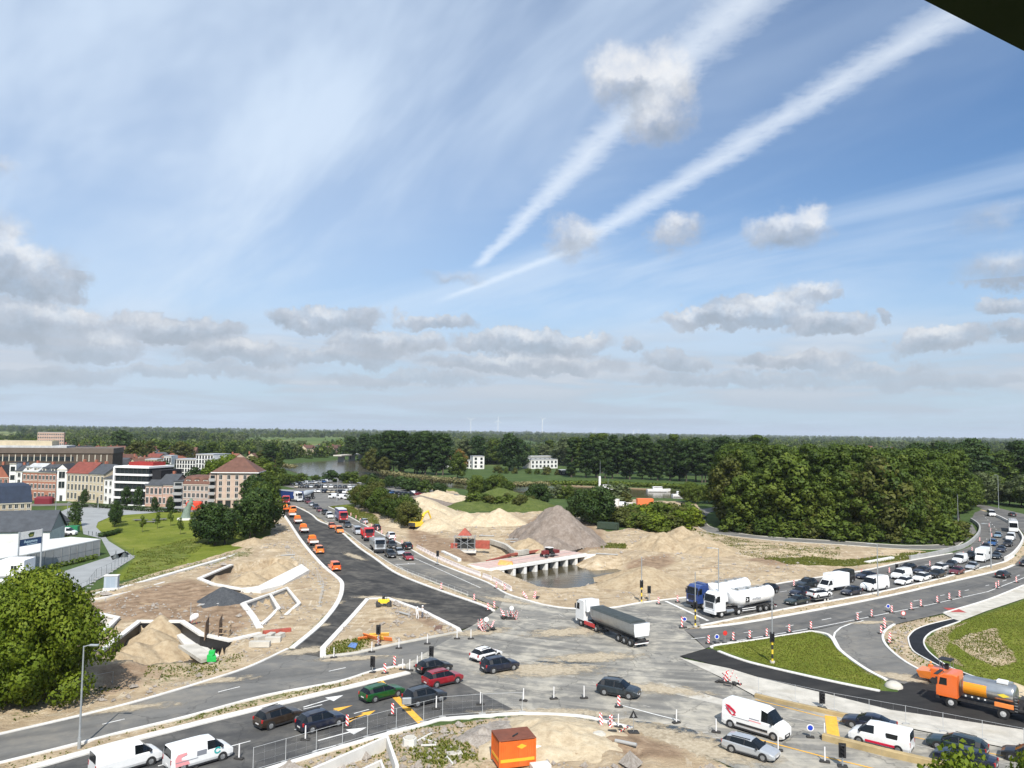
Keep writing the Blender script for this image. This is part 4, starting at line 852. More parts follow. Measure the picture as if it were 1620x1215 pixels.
# ---- lorries
def lwheel(r=.5, w=.32, rim=rim_m):
    return MB().cyl((0, -w / 2, 0), (0, w / 2, 0), r, n=20).mesh('wheel', [tyre_m], 30), MB().cyl((0, w / 2 - .02, 0), (0, w / 2 + .012, 0), r * .58, r * .5, n=14).cyl((0, w / 2, 0), (0, w / 2 + .06, 0), r * .22, r * .16, n=8).mesh('rim', [rim])
LW = lwheel(); LWW = lwheel(rim=rim_w)
def axle(t, x, track=1.05, r=.5, W_=None):
    for sy in (1, -1):
        o = obj('wheel', (W_ or LW)[0], t, (x, sy * track, r)); q = obj('rim', (W_ or LW)[1], o)
        if sy < 0: q.rotation_euler = (0, 0, math.pi)
def cab(t, x0, x1, z0, z1, colour, w=1.22, sleeper=True, grille=True):
    """forward-control cab between x0 (back) and x1 (front)"""
    c = MB(); h = z1 - z0
    prof_ = [(x0, z0), (x1 - .02, z0), (x1, z0 + .35), (x1 - .02, z0 + h * .52), (x1 - .24, z0 + h * .86), (x1 - .75, z1), (x0 + .3, z1 + .06), (x0, z1 - .05)]
    for k, (y0, s) in enumerate(((w, 1.), (-w, -1.))): pass
    rg = lambda y, k: [(x * k + (x0 + x1) / 2 * (1 - k), y, z if i not in (4, 5, 6, 7) else z - (.08 if abs(y) > w - .05 else 0)) for i, (x, z) in enumerate(prof_)]
    c.loft([rg(-w, .985), rg(-w + .10, 1.), rg(w - .10, 1.), rg(w, .985)]); b = c.build('cab', pt(colour), t, 30)
    za, zb = z0 + h * .50, z0 + h * .84
    MB().loft([[(x1 + .006, -w + .12, za), (x1 + .006, w - .12, za), (x1 - .06, w - .12, za + .05), (x1 - .06, -w + .12, za + .05)], [(x1 - .20, -w + .16, zb), (x1 - .20, w - .16, zb), (x1 - .28, w - .16, zb), (x1 - .28, -w + .16, zb)]]).build('windscreen', glass_m, t)
    MB().box(x1 - .15, x1 + .22, -w + .15, w - .15, zb + .10, zb + .16).build('sun_visor', trim_m, t)
    for sy in (1, -1):
        MB().loft([[(x1 - .28, sy * (w + .004), za), (x1 - 1.05, sy * (w + .004), za), (x1 - 1.05, sy * (w + .004), zb - .05), (x1 - .42, sy * (w + .004), zb - .05)], [(x1 - .28, sy * (w - .05), za), (x1 - 1.05, sy * (w - .05), za), (x1 - 1.05, sy * (w - .05), zb - .05), (x1 - .42, sy * (w - .05), zb - .05)]]).build('side_window', glass_m, t)
        MB().cbox(x1 - .18, x1 - .02, sy * (w + .12) - .08, sy * (w + .12) + .08, za + .02, za + .75, .03).build('mirror', trim_m, t)
        MB().cbox(x1 - .22, x1 + .03, sy * (w - .30) - .18, sy * (w - .30) + .18, z0 + .18, z0 + .42, .04).build('headlight', lampw, t)
    if grille:
        gmb = MB()
        for k in range(5): gmb.box(x1 - .05, x1 + .012, -w + .38, w - .38, z0 + .48 + k * .17, z0 + .60 + k * .17)
        gmb.build('grille', trim_m, t)
    MB().cbox(x1 - .30, x1 + .05, -w, w, z0 - .35, z0 + .10, .05).build('bumper', trim_m if colour != 'white' else pt('white'), t)
    return b
def chassis(t, x0, x1, z=.75): MB().box(x0, x1, -.42, .42, z - .22, z + .14).box(x0, x0 + .12, -1.15, 1.15, z - .30, z - .14).build('chassis', chassis_m, t)
def tractor(t, xf, colour, deflect=True, W_=None):
    """cab, chassis and three axles' worth of tractor ending at xf (front)"""
    cab(t, xf - 2.2, xf, .95, 3.75, colour); chassis(t, xf - 6.0, xf - .3, .85)
    axle(t, xf - 1.42, W_=W_); axle(t, xf - 5.1, .98, W_=W_)
    if deflect: MB().loft([[(xf - 2.2, -1.05, 2.3), (xf - 2.2, 1.05, 2.3), (xf - 2.9, 1.1, 2.3), (xf - 2.9, -1.1, 2.3)], [(xf - 1.8, -1.0, 3.85), (xf - 1.8, 1.0, 3.85), (xf - 2.55, 1.1, 3.95), (xf - 2.55, -1.1, 3.95)]]).build('wind_deflector', pt(colour), t)
    for sy in (1, -1): MB().cyl((xf - 4.0, sy * .92, .78), (xf - 2.45, sy * .92, .78), .30, n=14).build('fuel_tank', steel_m, t)
tarp_m = mat('tarpaulin_dark', (.045, .055, .055), .7, 0, .15, 1.2, .15, 3)
def trailer_under(t, xs, x0, x1):
    for x in xs: axle(t, x, 1.02, .5)
    chassis(t, x0, x1, 1.0); MB().bar((x0 + .1, -1.1, .45), (x0 + .1, 1.1, .45), .10, .14).build('bumper', pt('white'), t)
    for sy in (1, -1): MB().cbox(x0 + .06, x0 + .12, sy * .85 - .20, sy * .85 + .20, .62, .78, .01).build('taillight', lampr, t); MB().box(xs[0] - .6, xs[0] + 3.2, sy * 1.02 - .16, sy * 1.02 + .16, 1.03, 1.07).build('mudguard', trim_m, t)
def semi(label, fw, rw, colour, kind, group, name='lorry'):
    F, B = Vector(G(*fw)), Vector(G(*rw)); d = (F - B).normalized(); n = Vector((-d.y, d.x)); mid = (F + B) / 2
    if n.dot(mid) < 0: n = -n
    c = mid + n * 1.1; t = thing(name, label, 'lorry', (c.x, c.y, .024), math.atan2(d.y, d.x), group)
    xf = 7.2
    if kind == 'tipper':
        tractor(t, xf, colour); trailer_under(t, (-3.3, -4.6, -5.9), -7.0, 2.4)
        sec = lambda k: [(y * k, z) for y, z in ((1.24, 3.05), (1.24, 2.2), (1.05, 1.62), (.62, 1.25), (0, 1.15), (-.62, 1.25), (-1.05, 1.62), (-1.24, 2.2), (-1.24, 3.05))]
        MB().loft([[(3.5, y, z + .25) for y, z in sec(.94)], [(3.1, y, z) for y, z in sec(1)], [(-6.6, y, z) for y, z in sec(1)], [(-6.9, y, z - .0) for y, z in sec(.97)]]).build('tipper_body', steel_m, t, 35)
        MB().loft([[(3.3, -1.27, 3.03), (3.3, 1.27, 3.03), (3.3, 1.0, 3.28), (3.3, 0, 3.36), (3.3, -1.0, 3.28)], [(-6.2, -1.27, 3.03), (-6.2, 1.27, 3.03), (-6.2, 1.0, 3.28), (-6.2, 0, 3.36), (-6.2, -1.0, 3.28)]]).build('tarpaulin', tarp_m, t)
        MB().prism([(-1.1, 1.45), (1.1, 1.45), (1.24, 2.2), (1.24, 3.1), (-1.24, 3.1), (-1.24, 2.2)], 0, .10).xf(Matrix(((0, 0, -1, -6.88), (1, 0, 0, 0), (0, 1, 0, 0), (0, 0, 0, 1)))).build('tailgate', pt('white'), t)
        for sy in (1, -1): MB().cbox(xf - 4.9, xf - 2.3, sy * 1.2 - .04, sy * 1.2 + .04, .55, 1.05, .02).build('side_skirt', pt('truckred'), t)
    if kind in ('silo', 'tank'):
        tractor(t, xf, colour, W_=LWW); trailer_under(t, (-2.6, -3.9, -5.2), -6.4, 2.4)
        rings = []
        for x, r, zc in ((3.3, .55, 2.85), (3.0, 1.05, 2.65), (2.2, 1.25, 2.45), (1.2, 1.27, 2.25), (-1.5, 1.27, 2.35), (-4.8, 1.27, 2.55), (-5.8, 1.15, 2.65), (-6.2, .6, 2.75)):
            rings.append([(x, r * math.cos(a), zc + r * .98 * math.sin(a)) for a in np.linspace(0, 2 * math.pi, 21)[:-1]])
        tk = MB().loft(rings).build('tank', pt('white'), t, 40)
        MB().loft([[(1.6, -.5, .95), (1.6, .5, .95), (.6, .5, .95), (.6, -.5, .95)], [(2.4, -1.1, 1.9), (2.4, 1.1, 1.9), (-.4, 1.1, 1.7), (-.4, -1.1, 1.7)]]).build('cone', pt('white'), t)
        rail = MB()
        for sy in (.35, -.35): rail.bar((2.4, sy, 3.78), (-5.0, sy, 3.88), .06, .05)
        for k in range(9): rail.bar((2.2 - k * .85, -.35, 3.74), (2.2 - k * .85, .35, 3.74), .05, .05)
        rail.build('catwalk', steel_m, t)
        for k in range(3): MB().cyl((1.4 - k * 2.3, 0, 3.55), (1.4 - k * 2.3, 0, 3.82), .28, n=12).build('hatch', steel_m, t)
        for sy in (1, -1):
            MB().bar((-1.6, sy * 1.15, .55), (1.4, sy * 1.15, .55), .05, .10).bar((-1.6, sy * 1.15, .85), (1.4, sy * 1.15, .85), .05, .10).build('side_guard', pt('white'), t)
        if kind == 'silo':
            n_side = 1.285
            for sy in (1,):
                decal([(-.42, -.42), (.42, -.42), (.42, .42), (-.42, .42)], logo_k, t, side_M(.35, sy * n_side, 2.25)); decal([(-.18, -.26), (.16, 0), (-.18, .26), (-.24, .16), (-.04, 0), (-.24, -.16)], pt('white'), t, side_M(.35, sy * (n_side + .006), 2.25))
                text('kieften', .68, logo_g, t, side_M(-1.65, sy * (n_side + .002), 2.28))
        MB().cyl((-5.6, 1.0, .8), (-5.6, -1.0, .8), .22, n=10).build('hose_tube', steel_m, t)
    if kind == 'curtain':
        tractor(t, xf, colour); trailer_under(t, (-3.6, -4.9, -6.2), -6.9, 2.4)
        MB().cbox(-6.95, 3.6, -1.27, 1.27, 1.15, 3.95, .04).build('curtain_body', pt('truckblue'), t)
        MB().box(-6.97, 3.62, -1.285, 1.285, 3.82, 3.98).build('roof_frame', mat('roof_grey', (.33, .34, .36), .6), t)
    return t
semi('white lorry with a steel half-pipe tipper trailer crossing the junction', (920, 991), (996, 1023), 'white', 'tipper', J)
semi('white silo lorry with a black square emblem on its tank', (1144.5, 977), (1222, 965.5), 'white', 'silo', Q)
semi('white tank lorry with a blue cab behind the silo lorry', (1112, 964), (1188, 951), 'truckblue', 'tank', Q)
semi('dark blue curtain-side lorry with a white cab at the far junction', (469, 794.5), (437, 791), 'white', 'curtain', Hq)
def rigid(label, fw, rw, colour, kind, group, Lg=8.0, body=None):
    F, B = Vector(G(*fw)), Vector(G(*rw)); d = (F - B).normalized(); n = Vector((-d.y, d.x)); mid = (F + B) / 2
    if n.dot(mid) < 0: n = -n
    c = mid + n * 1.1; t = thing('lorry', label, 'lorry', (c.x, c.y, .024), math.atan2(d.y, d.x), group); h = Lg / 2
    if kind == 'van_box':   # light box lorry with a bonnet cab
        L, r, wb, S = prof('bigvan'); D = car_proto('bigvan')
        MB().cbox(-h, h - 1.95, -1.1, 1.1, .85, 3.15, .04).build('box_body', mat('box_white', (.74, .75, .76), .45, 0, .03, 1), t)
        MB().loft([[(h, -.85, .45), (h, .85, .45), (h - 2.0, .98, .45), (h - 2.0, -.98, .45)], [(h + .03, -.88, .95), (h + .03, .88, .95), (h - 2.0, 1.0, 1.2), (h - 2.0, -1.0, 1.2)], [(h - .55, -.9, 1.28), (h - .55, .9, 1.28), (h - 2.0, 1.0, 1.4), (h - 2.0, -1.0, 1.4)], [(h - 1.25, -.8, 2.2), (h - 1.25, .8, 2.2), (h - 2.0, .86, 2.3), (h - 2.0, -.86, 2.3)]]).build('cab', pt(colour), t, 30)
        MB().loft([[(h - .58, -.82, 1.32), (h - .58, .82, 1.32), (h - .66, .8, 1.3), (h - .66, -.8, 1.3)], [(h - 1.17, -.74, 2.1), (h - 1.17, .74, 2.1), (h - 1.3, .74, 2.1), (h - 1.3, -.74, 2.1)]]).build('windscreen', glass_m, t)
        for sy in (1, -1): MB().loft([[(h - .85, sy * 1.0, 1.36), (h - 1.8, sy * 1.02, 1.4), (h - 1.8, sy * .90, 2.1), (h - 1.28, sy * .88, 2.1)], [(h - .85, sy * .9, 1.36), (h - 1.8, sy * .9, 1.4), (h - 1.8, sy * .8, 2.1), (h - 1.28, sy * .8, 2.1)]]).build('side_window', glass_m, t); MB().cbox(h - .2, h + .04, sy * .62 - .16, sy * .62 + .16, .78, .95, .03).build('headlight', lampw, t); MB().cbox(h - .75, h - .62, sy * 1.12 - .1, sy * 1.12 + .1, 1.4, 1.7, .02).build('mirror', trim_m, t)
        MB().box(h - .1, h + .05, -.55, .55, .42, .75).build('grille', trim_m, t); MB().box(-h, h - 2., -.4, .4, .55, .85).build('chassis', chassis_m, t)
        MB().loft([[(h - 1.9, -.95, 2.25), (h - 1.9, .95, 2.25), (h - 2.05, .95, 2.25), (h - 2.05, -.95, 2.25)], [(h - 1.5, -.85, 2.3), (h - 1.5, .85, 2.3), (h - 2.05, 1.05, 3.1), (h - 2.05, -1.05, 3.1)]]).build('roof_fairing', pt(colour), t)
        for x in (h - 1.0, -h + 1.5): axle(t, x, .92, .36, (car_proto('bigvan')['wheel'], car_proto('bigvan')['rim']))
        return t
    cab(t, h - 2.0, h, .95, 3.35, colour); chassis(t, -h, h - .3, .85); axle(t, h - 1.35); axle(t, -h + 2.3, .98); axle(t, -h + 1.0, .98)
    if kind == 'box': MB().cbox(-h, h - 2.2, -1.25, 1.25, 1.1, 3.9, .04).build('box_body', pt(body), t); MB().box(-h - .01, h - 2.19, -1.265, 1.265, 3.78, 3.93).build('roof_frame', pt('white'), t)
    if kind == 'tipper':
        m_ = pt(body) if body in PC else steel_m
        MB().loft([[(-h, -1.15, 1.15), (h - 2.3, -1.15, 1.15), (h - 2.3, 1.15, 1.15), (-h, 1.15, 1.15)], [(-h - .1, -1.25, 2.6), (h - 2.25, -1.25, 2.6), (h - 2.25, 1.25, 2.6), (-h - .1, 1.25, 2.6)]]).build('tipper_body', m_, t)
        MB().box(-h, h - 2.35, -1.12, 1.12, 2.5, 2.62).build('load', mat('load_grey', (.22, .21, .19), .95, 0, .2, 3, .5, 8), t)
        ribs = MB()
        for k in range(6): x = -h + .4 + k * (Lg - 3.0) / 5; ribs.box(x, x + .08, -1.29, 1.29, 1.2, 2.5)
        ribs.build('ribs', m_, t)
    if kind == 'mixer':
        rg = lambda x, r, z: [(x, r * math.cos(a), z + r * math.sin(a)) for a in np.linspace(0, 2 * math.pi, 17)[:-1]]
        MB().loft([rg(h - 2.4, .5, 2.1), rg(h - 3.0, 1.05, 2.2), rg(h - 4.5, 1.2, 2.45), rg(-h + 1.2, .7, 2.9), rg(-h + .5, .55, 3.1)]).build('drum', mat('drum_grey', (.30, .33, .36), .5, 0, .1, 1), t, 40)
        MB().box(-h + .4, -h + .9, -.6, .6, .9, 2.6).build('frame', chassis_m, t)
    return t
rigid('white box lorry in the queue behind the dark SUVs', (1311, 939), (1342, 934), 'white', 'van_box', Q, 6.6)
rigid('grey tipper lorry with a silver cab near the stop line', (599, 883), (580, 862), 'silver', 'tipper', Hq, 9.0, 'steel')
rigid('blue box lorry with a red cab in the queue', (541, 830), (527, 821), 'truckred', 'box', Hq, 8.5, 'truckblue')
rigid('red lorry behind the grey tipper lorry', (578, 858), (570, 850), 'truckred', 'tipper', Hq, 7.5, 'truckred')
rigid('red tipper lorry beside the dark blue curtain-side lorry', (448, 801), (446, 795), 'truckred', 'tipper', Hq, 7.5, 'truckred')
rigid('blue concrete mixer lorry by the car park entrance', (481, 791), (492, 790), 'truckblue', 'mixer', Hq, 8.5)
def coach(label, fw, rw, group):
    F, B = Vector(G(*fw)), Vector(G(*rw)); d = (F - B).normalized(); c = (F + B) / 2
    t = thing('coach', label, 'bus', (c.x, c.y, .024), math.atan2(d.y, d.x), group); h = 5.2; m_ = pt('white')
    rg = lambda x, k, zt: [(x, -1.22 * k, .4), (x, 1.22 * k, .4), (x, 1.25 * k, 1.6), (x, 1.18 * k, zt - .25), (x, .95 * k, zt), (x, -.95 * k, zt), (x, -1.18 * k, zt - .25), (x, -1.25 * k, 1.6)]
    MB().loft([rg(-h, .97, 3.2), rg(-h + .2, 1, 3.3), rg(h - .5, 1, 3.3), rg(h - .1, .97, 3.0), rg(h, .93, 2.2)]).build('body', m_, t, 30)
    MB().loft([[(h - .06, -1.05, 1.5), (h - .06, 1.05, 1.5), (h - .2, 1.05, 1.5), (h - .2, -1.05, 1.5)], [(h - .05, -1.0, 2.85), (h - .05, 1.0, 2.85), (h - .25, 1.0, 2.85), (h - .25, -1.0, 2.85)]]).xf(Matrix.Translation((.09, 0, 0))).build('windscreen', glass_m, t)
    for sy in (1, -1):
        for k in range(6): MB().box(-h + .5 + k * 1.6, -h + 1.95 + k * 1.6, sy * 1.24 - .03, sy * 1.24 + .03, 1.75, 2.75).build('side_window', glass_m, t)
    for x in (h - 2.2, -h + 2.8): axle(t, x, 1.02)
    for k in range(3): MB().cbox(-3 + k * 3, -2 + k * 3, -.5, .5, 3.28, 3.46, .05).build('roof_unit', mat('roof_grey', (.33, .34, .36), .6), t)
    return t
coach('white coach in the bend of the slip road', (1607, 853), (1599, 829), Q)
# camper: white overcab body on a van chassis
_c, _a = spot((1553, 892.5), (1571, 884.5), 1.05); t = thing('camper_van', 'white camper van with a dark rear in the near lane of the bend', 'camper', (_c[0], _c[1], .024), _a, Q)
MB().loft([[(-3.3, -1.1, .5), (1.4, -1.1, .5), (1.4, 1.1, .5), (-3.3, 1.1, .5)], [(-3.3, -1.12, 2.6), (2.1, -1.1, 2.0), (2.1, 1.1, 2.0), (-3.3, 1.12, 2.6)], [(-3.2, -1.0, 2.95), (1.6, -1.0, 2.85), (1.6, 1.0, 2.85), (-3.2, 1.0, 2.95)]]).build('living_box', pt('white'), t, 30)
MB().loft([[(1.3, -.95, .4), (3.2, -.85, .4), (3.2, .85, .4), (1.3, .95, .4)], [(1.3, -.95, 1.2), (3.15, -.8, 1.0), (3.15, .8, 1.0), (1.3, .95, 1.2)], [(1.3, -.85, 2.0), (1.9, -.75, 2.0), (1.9, .75, 2.0), (1.3, .85, 2.0)]]).build('cab', pt('white'), t, 30)
MB().loft([[(2.95, -.72, 1.12), (2.95, .72, 1.12), (2.85, .72, 1.08), (2.85, -.72, 1.08)], [(2.02, -.68, 1.95), (2.02, .68, 1.95), (1.9, .68, 1.95), (1.9, -.68, 1.95)]]).build('windscreen', glass_m, t)
MB().box(-3.33, -3.25, -1.05, 1.05, .6, 2.6).build('rear_panel', trim_m, t)
for sy in (1, -1): MB().box(-1.8, -.6, sy * 1.1 - .03, sy * 1.1 + .03, 1.6, 2.2).build('side_window', glass_m, t)
for x in (2.2, -1.9): axle(t, x, .9, .36, (car_proto('bigvan')['wheel'], car_proto('bigvan')['rim']))

# dark green pickup with a trailer carrying a white estate car
_c, _a = spot((1257, 958.5), (1277, 955.5), .9); d_ = Vector((math.cos(_a), math.sin(_a)))
t = make_car('sedan', 'darkgreen', 'dark green saloon pulling a car trailer beside the silo lorry', (_c[0], _c[1], .024), _a, Q)
tc = Vector(_c) - d_ * 5.6; t = thing('car_trailer', 'flat two-axle trailer hitched to the dark green saloon', 'trailer', (tc.x, tc.y, .024), _a, Q)
MB().box(-2.3, 2.2, -1.0, 1.0, .50, .60).build('deck', steel_m, t); MB().bar((2.2, -.6, .48), (3.3, 0, .48), .08, .1).bar((2.2, .6, .48), (3.3, 0, .48), .08, .1).build('drawbar', chassis_m, t)
for x in (-.75, .05): axle(t, x, 1.05, .30, (MB().cyl((0, -.09, 0), (0, .09, 0), .30, n=16).mesh('wheel', [tyre_m], 30), MB().cyl((0, .07, 0), (0, .10, 0), .19, n=12).mesh('rim', [rim_w])))
for sy in (1, -1): MB().bar((-1.2, sy * 1.08, .63), (.5, sy * 1.08, .63), .25, .04).build('mudguard', steel_m, t)
make_car('wagon', 'white', 'white estate car riding on the flat trailer', (tc.x, tc.y, .62), _a + math.pi, Q)

# orange highway-agency vehicles on the fresh asphalt: crew-cab tippers and vans
OV = 'orange road crew vehicles on the new asphalt'
def work_tipper(label, fw, rw, colour='orange', tail='white'):
    c, a = spot(fw, rw, .98); t = thing('work_truck', label, 'truck', (c[0], c[1], .02), a, OV); h = 2.8
    MB().loft([[(h, -.85, .45), (h, .85, .45), (h - 2.6, .97, .45), (h - 2.6, -.97, .45)], [(h + .02, -.88, .95), (h + .02, .88, .95), (h - 2.6, 1.0, 1.2), (h - 2.6, -1.0, 1.2)], [(h - .6, -.9, 1.22), (h - .6, .9, 1.22), (h - 2.6, 1.0, 1.3), (h - 2.6, -1.0, 1.3)], [(h - 1.25, -.78, 2.1), (h - 1.25, .78, 2.1), (h - 2.55, .8, 2.12), (h - 2.55, -.8, 2.12)]]).build('cab', pt(colour), t, 30)
    MB().loft([[(h - .62, -.80, 1.27), (h - .62, .80, 1.27), (h - .7, .8, 1.25), (h - .7, -.8, 1.25)], [(h - 1.18, -.72, 2.02), (h - 1.18, .72, 2.02), (h - 1.3, .72, 2.02), (h - 1.3, -.72, 2.02)]]).build('windscreen', glass_m, t)
    for sy in (1, -1): MB().loft([[(h - .95, sy * 1.0, 1.32), (h - 2.4, sy * 1.02, 1.34), (h - 2.4, sy * .86, 2.02), (h - 1.35, sy * .84, 2.02)], [(h - .95, sy * .9, 1.32), (h - 2.4, sy * .9, 1.34), (h - 2.4, sy * .7, 2.02), (h - 1.35, sy * .7, 2.02)]]).build('side_window', glass_m, t); MB().cbox(-h - .01, -h + .06, sy * .8 - .12, sy * .8 + .12, .70, .84, .01).build('taillight', lampr, t)
    MB().box(-h, h - 2.7, -1.0, 1.0, .80, .90).box(-h, h - 2.7, -1.02, -.97, .85, 1.3).box(-h, h - 2.7, .97, 1.02, .85, 1.3).build('dropside_bed', pt(colour), t); MB().box(-h - .03, -h + .03, -1.0, 1.0, .82, 1.3).build('tailboard', pt(tail), t)
    MB().box(-h + .1, h - 2.8, -.85, .85, .9, 1.45).build('load', mat('load_tools', (.30, .14, .06), .9, 0, .5, 3, .5, 6), t); MB().box(-h, h - .4, -.4, .4, .45, .8).build('chassis', chassis_m, t)
    MB().cbox(h - 2.0, h - 1.8, -.6, .6, 2.1, 2.24, .02).build('beacon_bar', mat('beacon_amber', (.85, .35, .02), .2, coat=.5), t)
    for x in (h - 1.0, -h + 1.2): axle(t, x, .88, .36, (car_proto('bigvan')['wheel'], car_proto('bigvan')['rim']))
    return t
work_tipper('orange crew truck with a white tailboard at the front of the left row', (470, 838), (480, 847), 'orange')
work_tipper('orange crew truck second in the left row on the new asphalt', (462, 824), (470, 832), 'orange')
work_tipper('orange crew truck third in the left row on the new asphalt', (454, 814), (461, 821), 'orange')
work_tipper('orange crew truck farthest in the left row beside the red tipper', (444, 806), (450, 811), 'orange2', 'orange')
v = put_car('midvan', 'orange2', (455, 807), (462, 812), 'orange van beside the farthest orange crew trucks', OV, cat='van'); 
work_tipper('pale orange crew truck in front of the lone pair on the new asphalt', (484, 858), (493, 866), 'orange')
put_car('mpv', 'orange2', (493, 871), (503, 879), 'round orange van behind the pale orange crew truck', OV, cat='van')
put_car('mpv', 'orange', (515, 896), (530, 908), 'lone orange van nearest the junction on the new asphalt', OV, cat='van')
put_car('hatch', 'orange', (524, 838), (518, 833), 'dark orange car parked by the divider', OV)
put_car('mpv', 'orange2', (536, 846), (528, 840), 'orange van parked by the divider behind the dark orange car', OV, cat='van')

# orange bitumen sprayer lorry at the right edge
_F, _B = Vector(G(1512, 1121)), Vector(G(1581, 1137)); _d = (_F - _B).normalized(); _n = Vector((-_d.y, _d.x)); _n = _n if _n.dot(_F) > 0 else -_n; _c = (_F + _B) / 2 + _n * 1.1
t = thing('sprayer_lorry', 'orange bitumen sprayer lorry with a steel tank on the fresh asphalt', 'lorry', (_c.x, _c.y, .03), math.atan2(_d.y, _d.x))
cab(t, 1.75, 3.75, 1.0, 3.3, 'orange'); chassis(t, -4.6, 3.4, .85); BW = lwheel(.52, .36, rim_w); axle(t, 2.35, W_=BW); axle(t, -2.3, .98, .52, BW)
tk = [[(x, 1.12 * k * math.cos(a), 2.35 + .98 * k * math.sin(a)) for a in np.linspace(0, 2 * math.pi, 25)[:-1]] for x, k in ((1.45, .75), (1.3, .97), (1.2, 1.), (-3.0, 1.), (-3.15, .96), (-3.3, .75))]
MB().loft(tk).build('tank', mat('tank_steel', (.52, .52, .51), .30, .85, .08, .8, dirt=((.25, .24, .22), .3)), t, 40)
for sy in (1, -1):
    MB().loft([[(1.22, sy * (1.13 * math.cos(a) + .01), 2.35 + 1.0 * math.sin(a)) for a in np.linspace(-.75, .55, 7)] + [(1.22, sy * 1.05 * math.cos(a), 2.35 + .93 * math.sin(a)) for a in np.linspace(.55, -.75, 7)], [(-.85, sy * (1.13 * math.cos(a) + .01), 2.35 + 1.0 * math.sin(a)) for a in np.linspace(-.75, .55, 7)] + [(-.85, sy * 1.05 * math.cos(a), 2.35 + .93 * math.sin(a)) for a in np.linspace(.55, -.75, 7)]]).build('side_panel', mat('panel_amber', (.82, .30, .015), .45, 0, .05, 2), t)
    for k in range(7): MB().box(1.1 - k * .29, 1.1 - k * .29 - .15, sy * 1.0 - .02, sy * 1.0 + .02, 1.40, 1.55).build('chequer', trim_m if k % 2 else pt('white'), t)
    MB().cbox(-3.2, -1.55, sy * 1.1 - .12, sy * 1.1 + .12, 1.15, 1.55, .03).build('toolbox', pt('orange2'), t)
    MB().prism([(-.55, 0), (0, -.2), (.55, 0), (0, .2)], 0, .02).xf(side_M(-2.35, sy * 1.135, 2.3)).build('emblem', logo_y, t)
    for k in range(6): MB().box(-3.55, -3.30, sy * 1.12 - .03, sy * 1.12 + .03, 1.0 + k * .27, 1.05 + k * .27).build('ladder_rung', steel_m, t)
    MB().cbox(-4.75, -4.45, sy * 1.1 - .12, sy * 1.1 + .12, .9, 2.2, .03).build('rear_panel', pt('orange'), t)
MB().cyl((-2.2, 0, 3.3), (-3.0, 0, 3.42), .16, n=10).build('manhole', steel_m, t); MB().cbox(-2.6, -1.6, -.3, .5, 3.28, 3.55, .05).build('top_box', mat('box_white', (.74, .75, .76), .45), t)
MB().box(-4.6, -3.5, -1.1, 1.1, 1.05, 1.2).box(-4.5, -3.6, -.7, .7, 1.2, 2.2).build('pump_deck', chassis_m, t)
sp = MB().bar((-4.7, -1.25, .45), (-4.7, 1.25, .45), .16, .16)
for k in range(9): sp.cyl((-4.7, -1.2 + k * .3, .42), (-4.7, -1.2 + k * .3, .22), .03, n=6)
sp.build('spray_bar', chassis_m, t)
# orange road finisher standing beyond the cab
c2 = Vector(G(1494, 1082)); t = thing('paver', 'small orange paving machine behind the sprayer lorry, a worker beside it', 'machine', (c2.x, c2.y, .03), math.atan2(_d.y, _d.x))
MB().cbox(-1.7, 1.2, -.85, .85, .45, 1.7, .08).build('body', pt('orange'), t, 30); MB().loft([[(1.2, -.8, .4), (1.2, .8, .4), (2.3, .9, .4), (2.3, -.9, .4)], [(1.1, -1.0, 1.3), (1.1, 1.0, 1.3), (2.6, 1.2, 1.2), (2.6, -1.2, 1.2)]]).build('hopper', pt('orange2'), t)
for sy in (1, -1): MB().loft([[(-1.6, sy * .62, 0), (1.0, sy * .62, 0), (1.3, sy * .62, .35), (1.0, sy * .62, .7), (-1.6, sy * .62, .7), (-1.9, sy * .62, .35)], [(-1.6, sy * .95, 0), (1.0, sy * .95, 0), (1.3, sy * .95, .35), (1.0, sy * .95, .7), (-1.6, sy * .95, .7), (-1.9, sy * .95, .35)]]).build('track', chassis_m, t)
MB().box(-.9, .4, -.7, .7, 2.75, 2.85).build('canopy', trim_m, t)
for x in (-.8, .3):
    for sy in (1, -1): MB().cyl((x, sy * .6, 1.7), (x, sy * .6, 2.76), .03, n=6).build('canopy_post', steel_m, t)
MB().box(-2.5, -1.9, -1.3, 1.3, .1, .55).build('screed', chassis_m, t); MB().cbox(-.5, -.1, -.25, .25, 1.7, 2.3, .05).build('seat', trim_m, t); MB().cyl((.1, 0, 1.7), (.25, 0, 2.2), .04, n=6).build('steering_column', trim_m, t)

# parked cars seen small: one joined mesh each
def small_car(kind):
    L, r, wb, w, S, P = car_parts(kind); b = P['body']
    for q in [P['windscreen'], P['rear_window']] + P['side_window']: b.add(q.v, q.f, 3)
    for sx in (1, -1):
        for sy in (1, -1): b.cyl((sx * wb / 2, sy * (w - .2), r), (sx * wb / 2, sy * (w + .01), r), r, n=12, mi=1)
    return b.mesh('parked_car', [pt('white'), trim_m, plate_m, glass_m], 32)
SMALL = {k: small_car(k) for k in ('hatch', 'suv', 'wagon', 'mpv', 'midvan')}
rs = random.Random(5); CW = {'white': 'white', 'black': 'black', 'silver': 'silver', 'grey': 'grey', 'navy': 'navy', 'red': 'red', 'blue': 'blue', 'beige': 'beige'}
def parked(label, kind, col, x, y, a, group):
    o = obj('parked_car', SMALL[kind]); o.location = (x, y, .03); o.rotation_euler = (0, 0, a); o.material_slots[0].link = 'OBJECT'; o.material_slots[0].material = pt(col); tag(o, label, 'car', group)
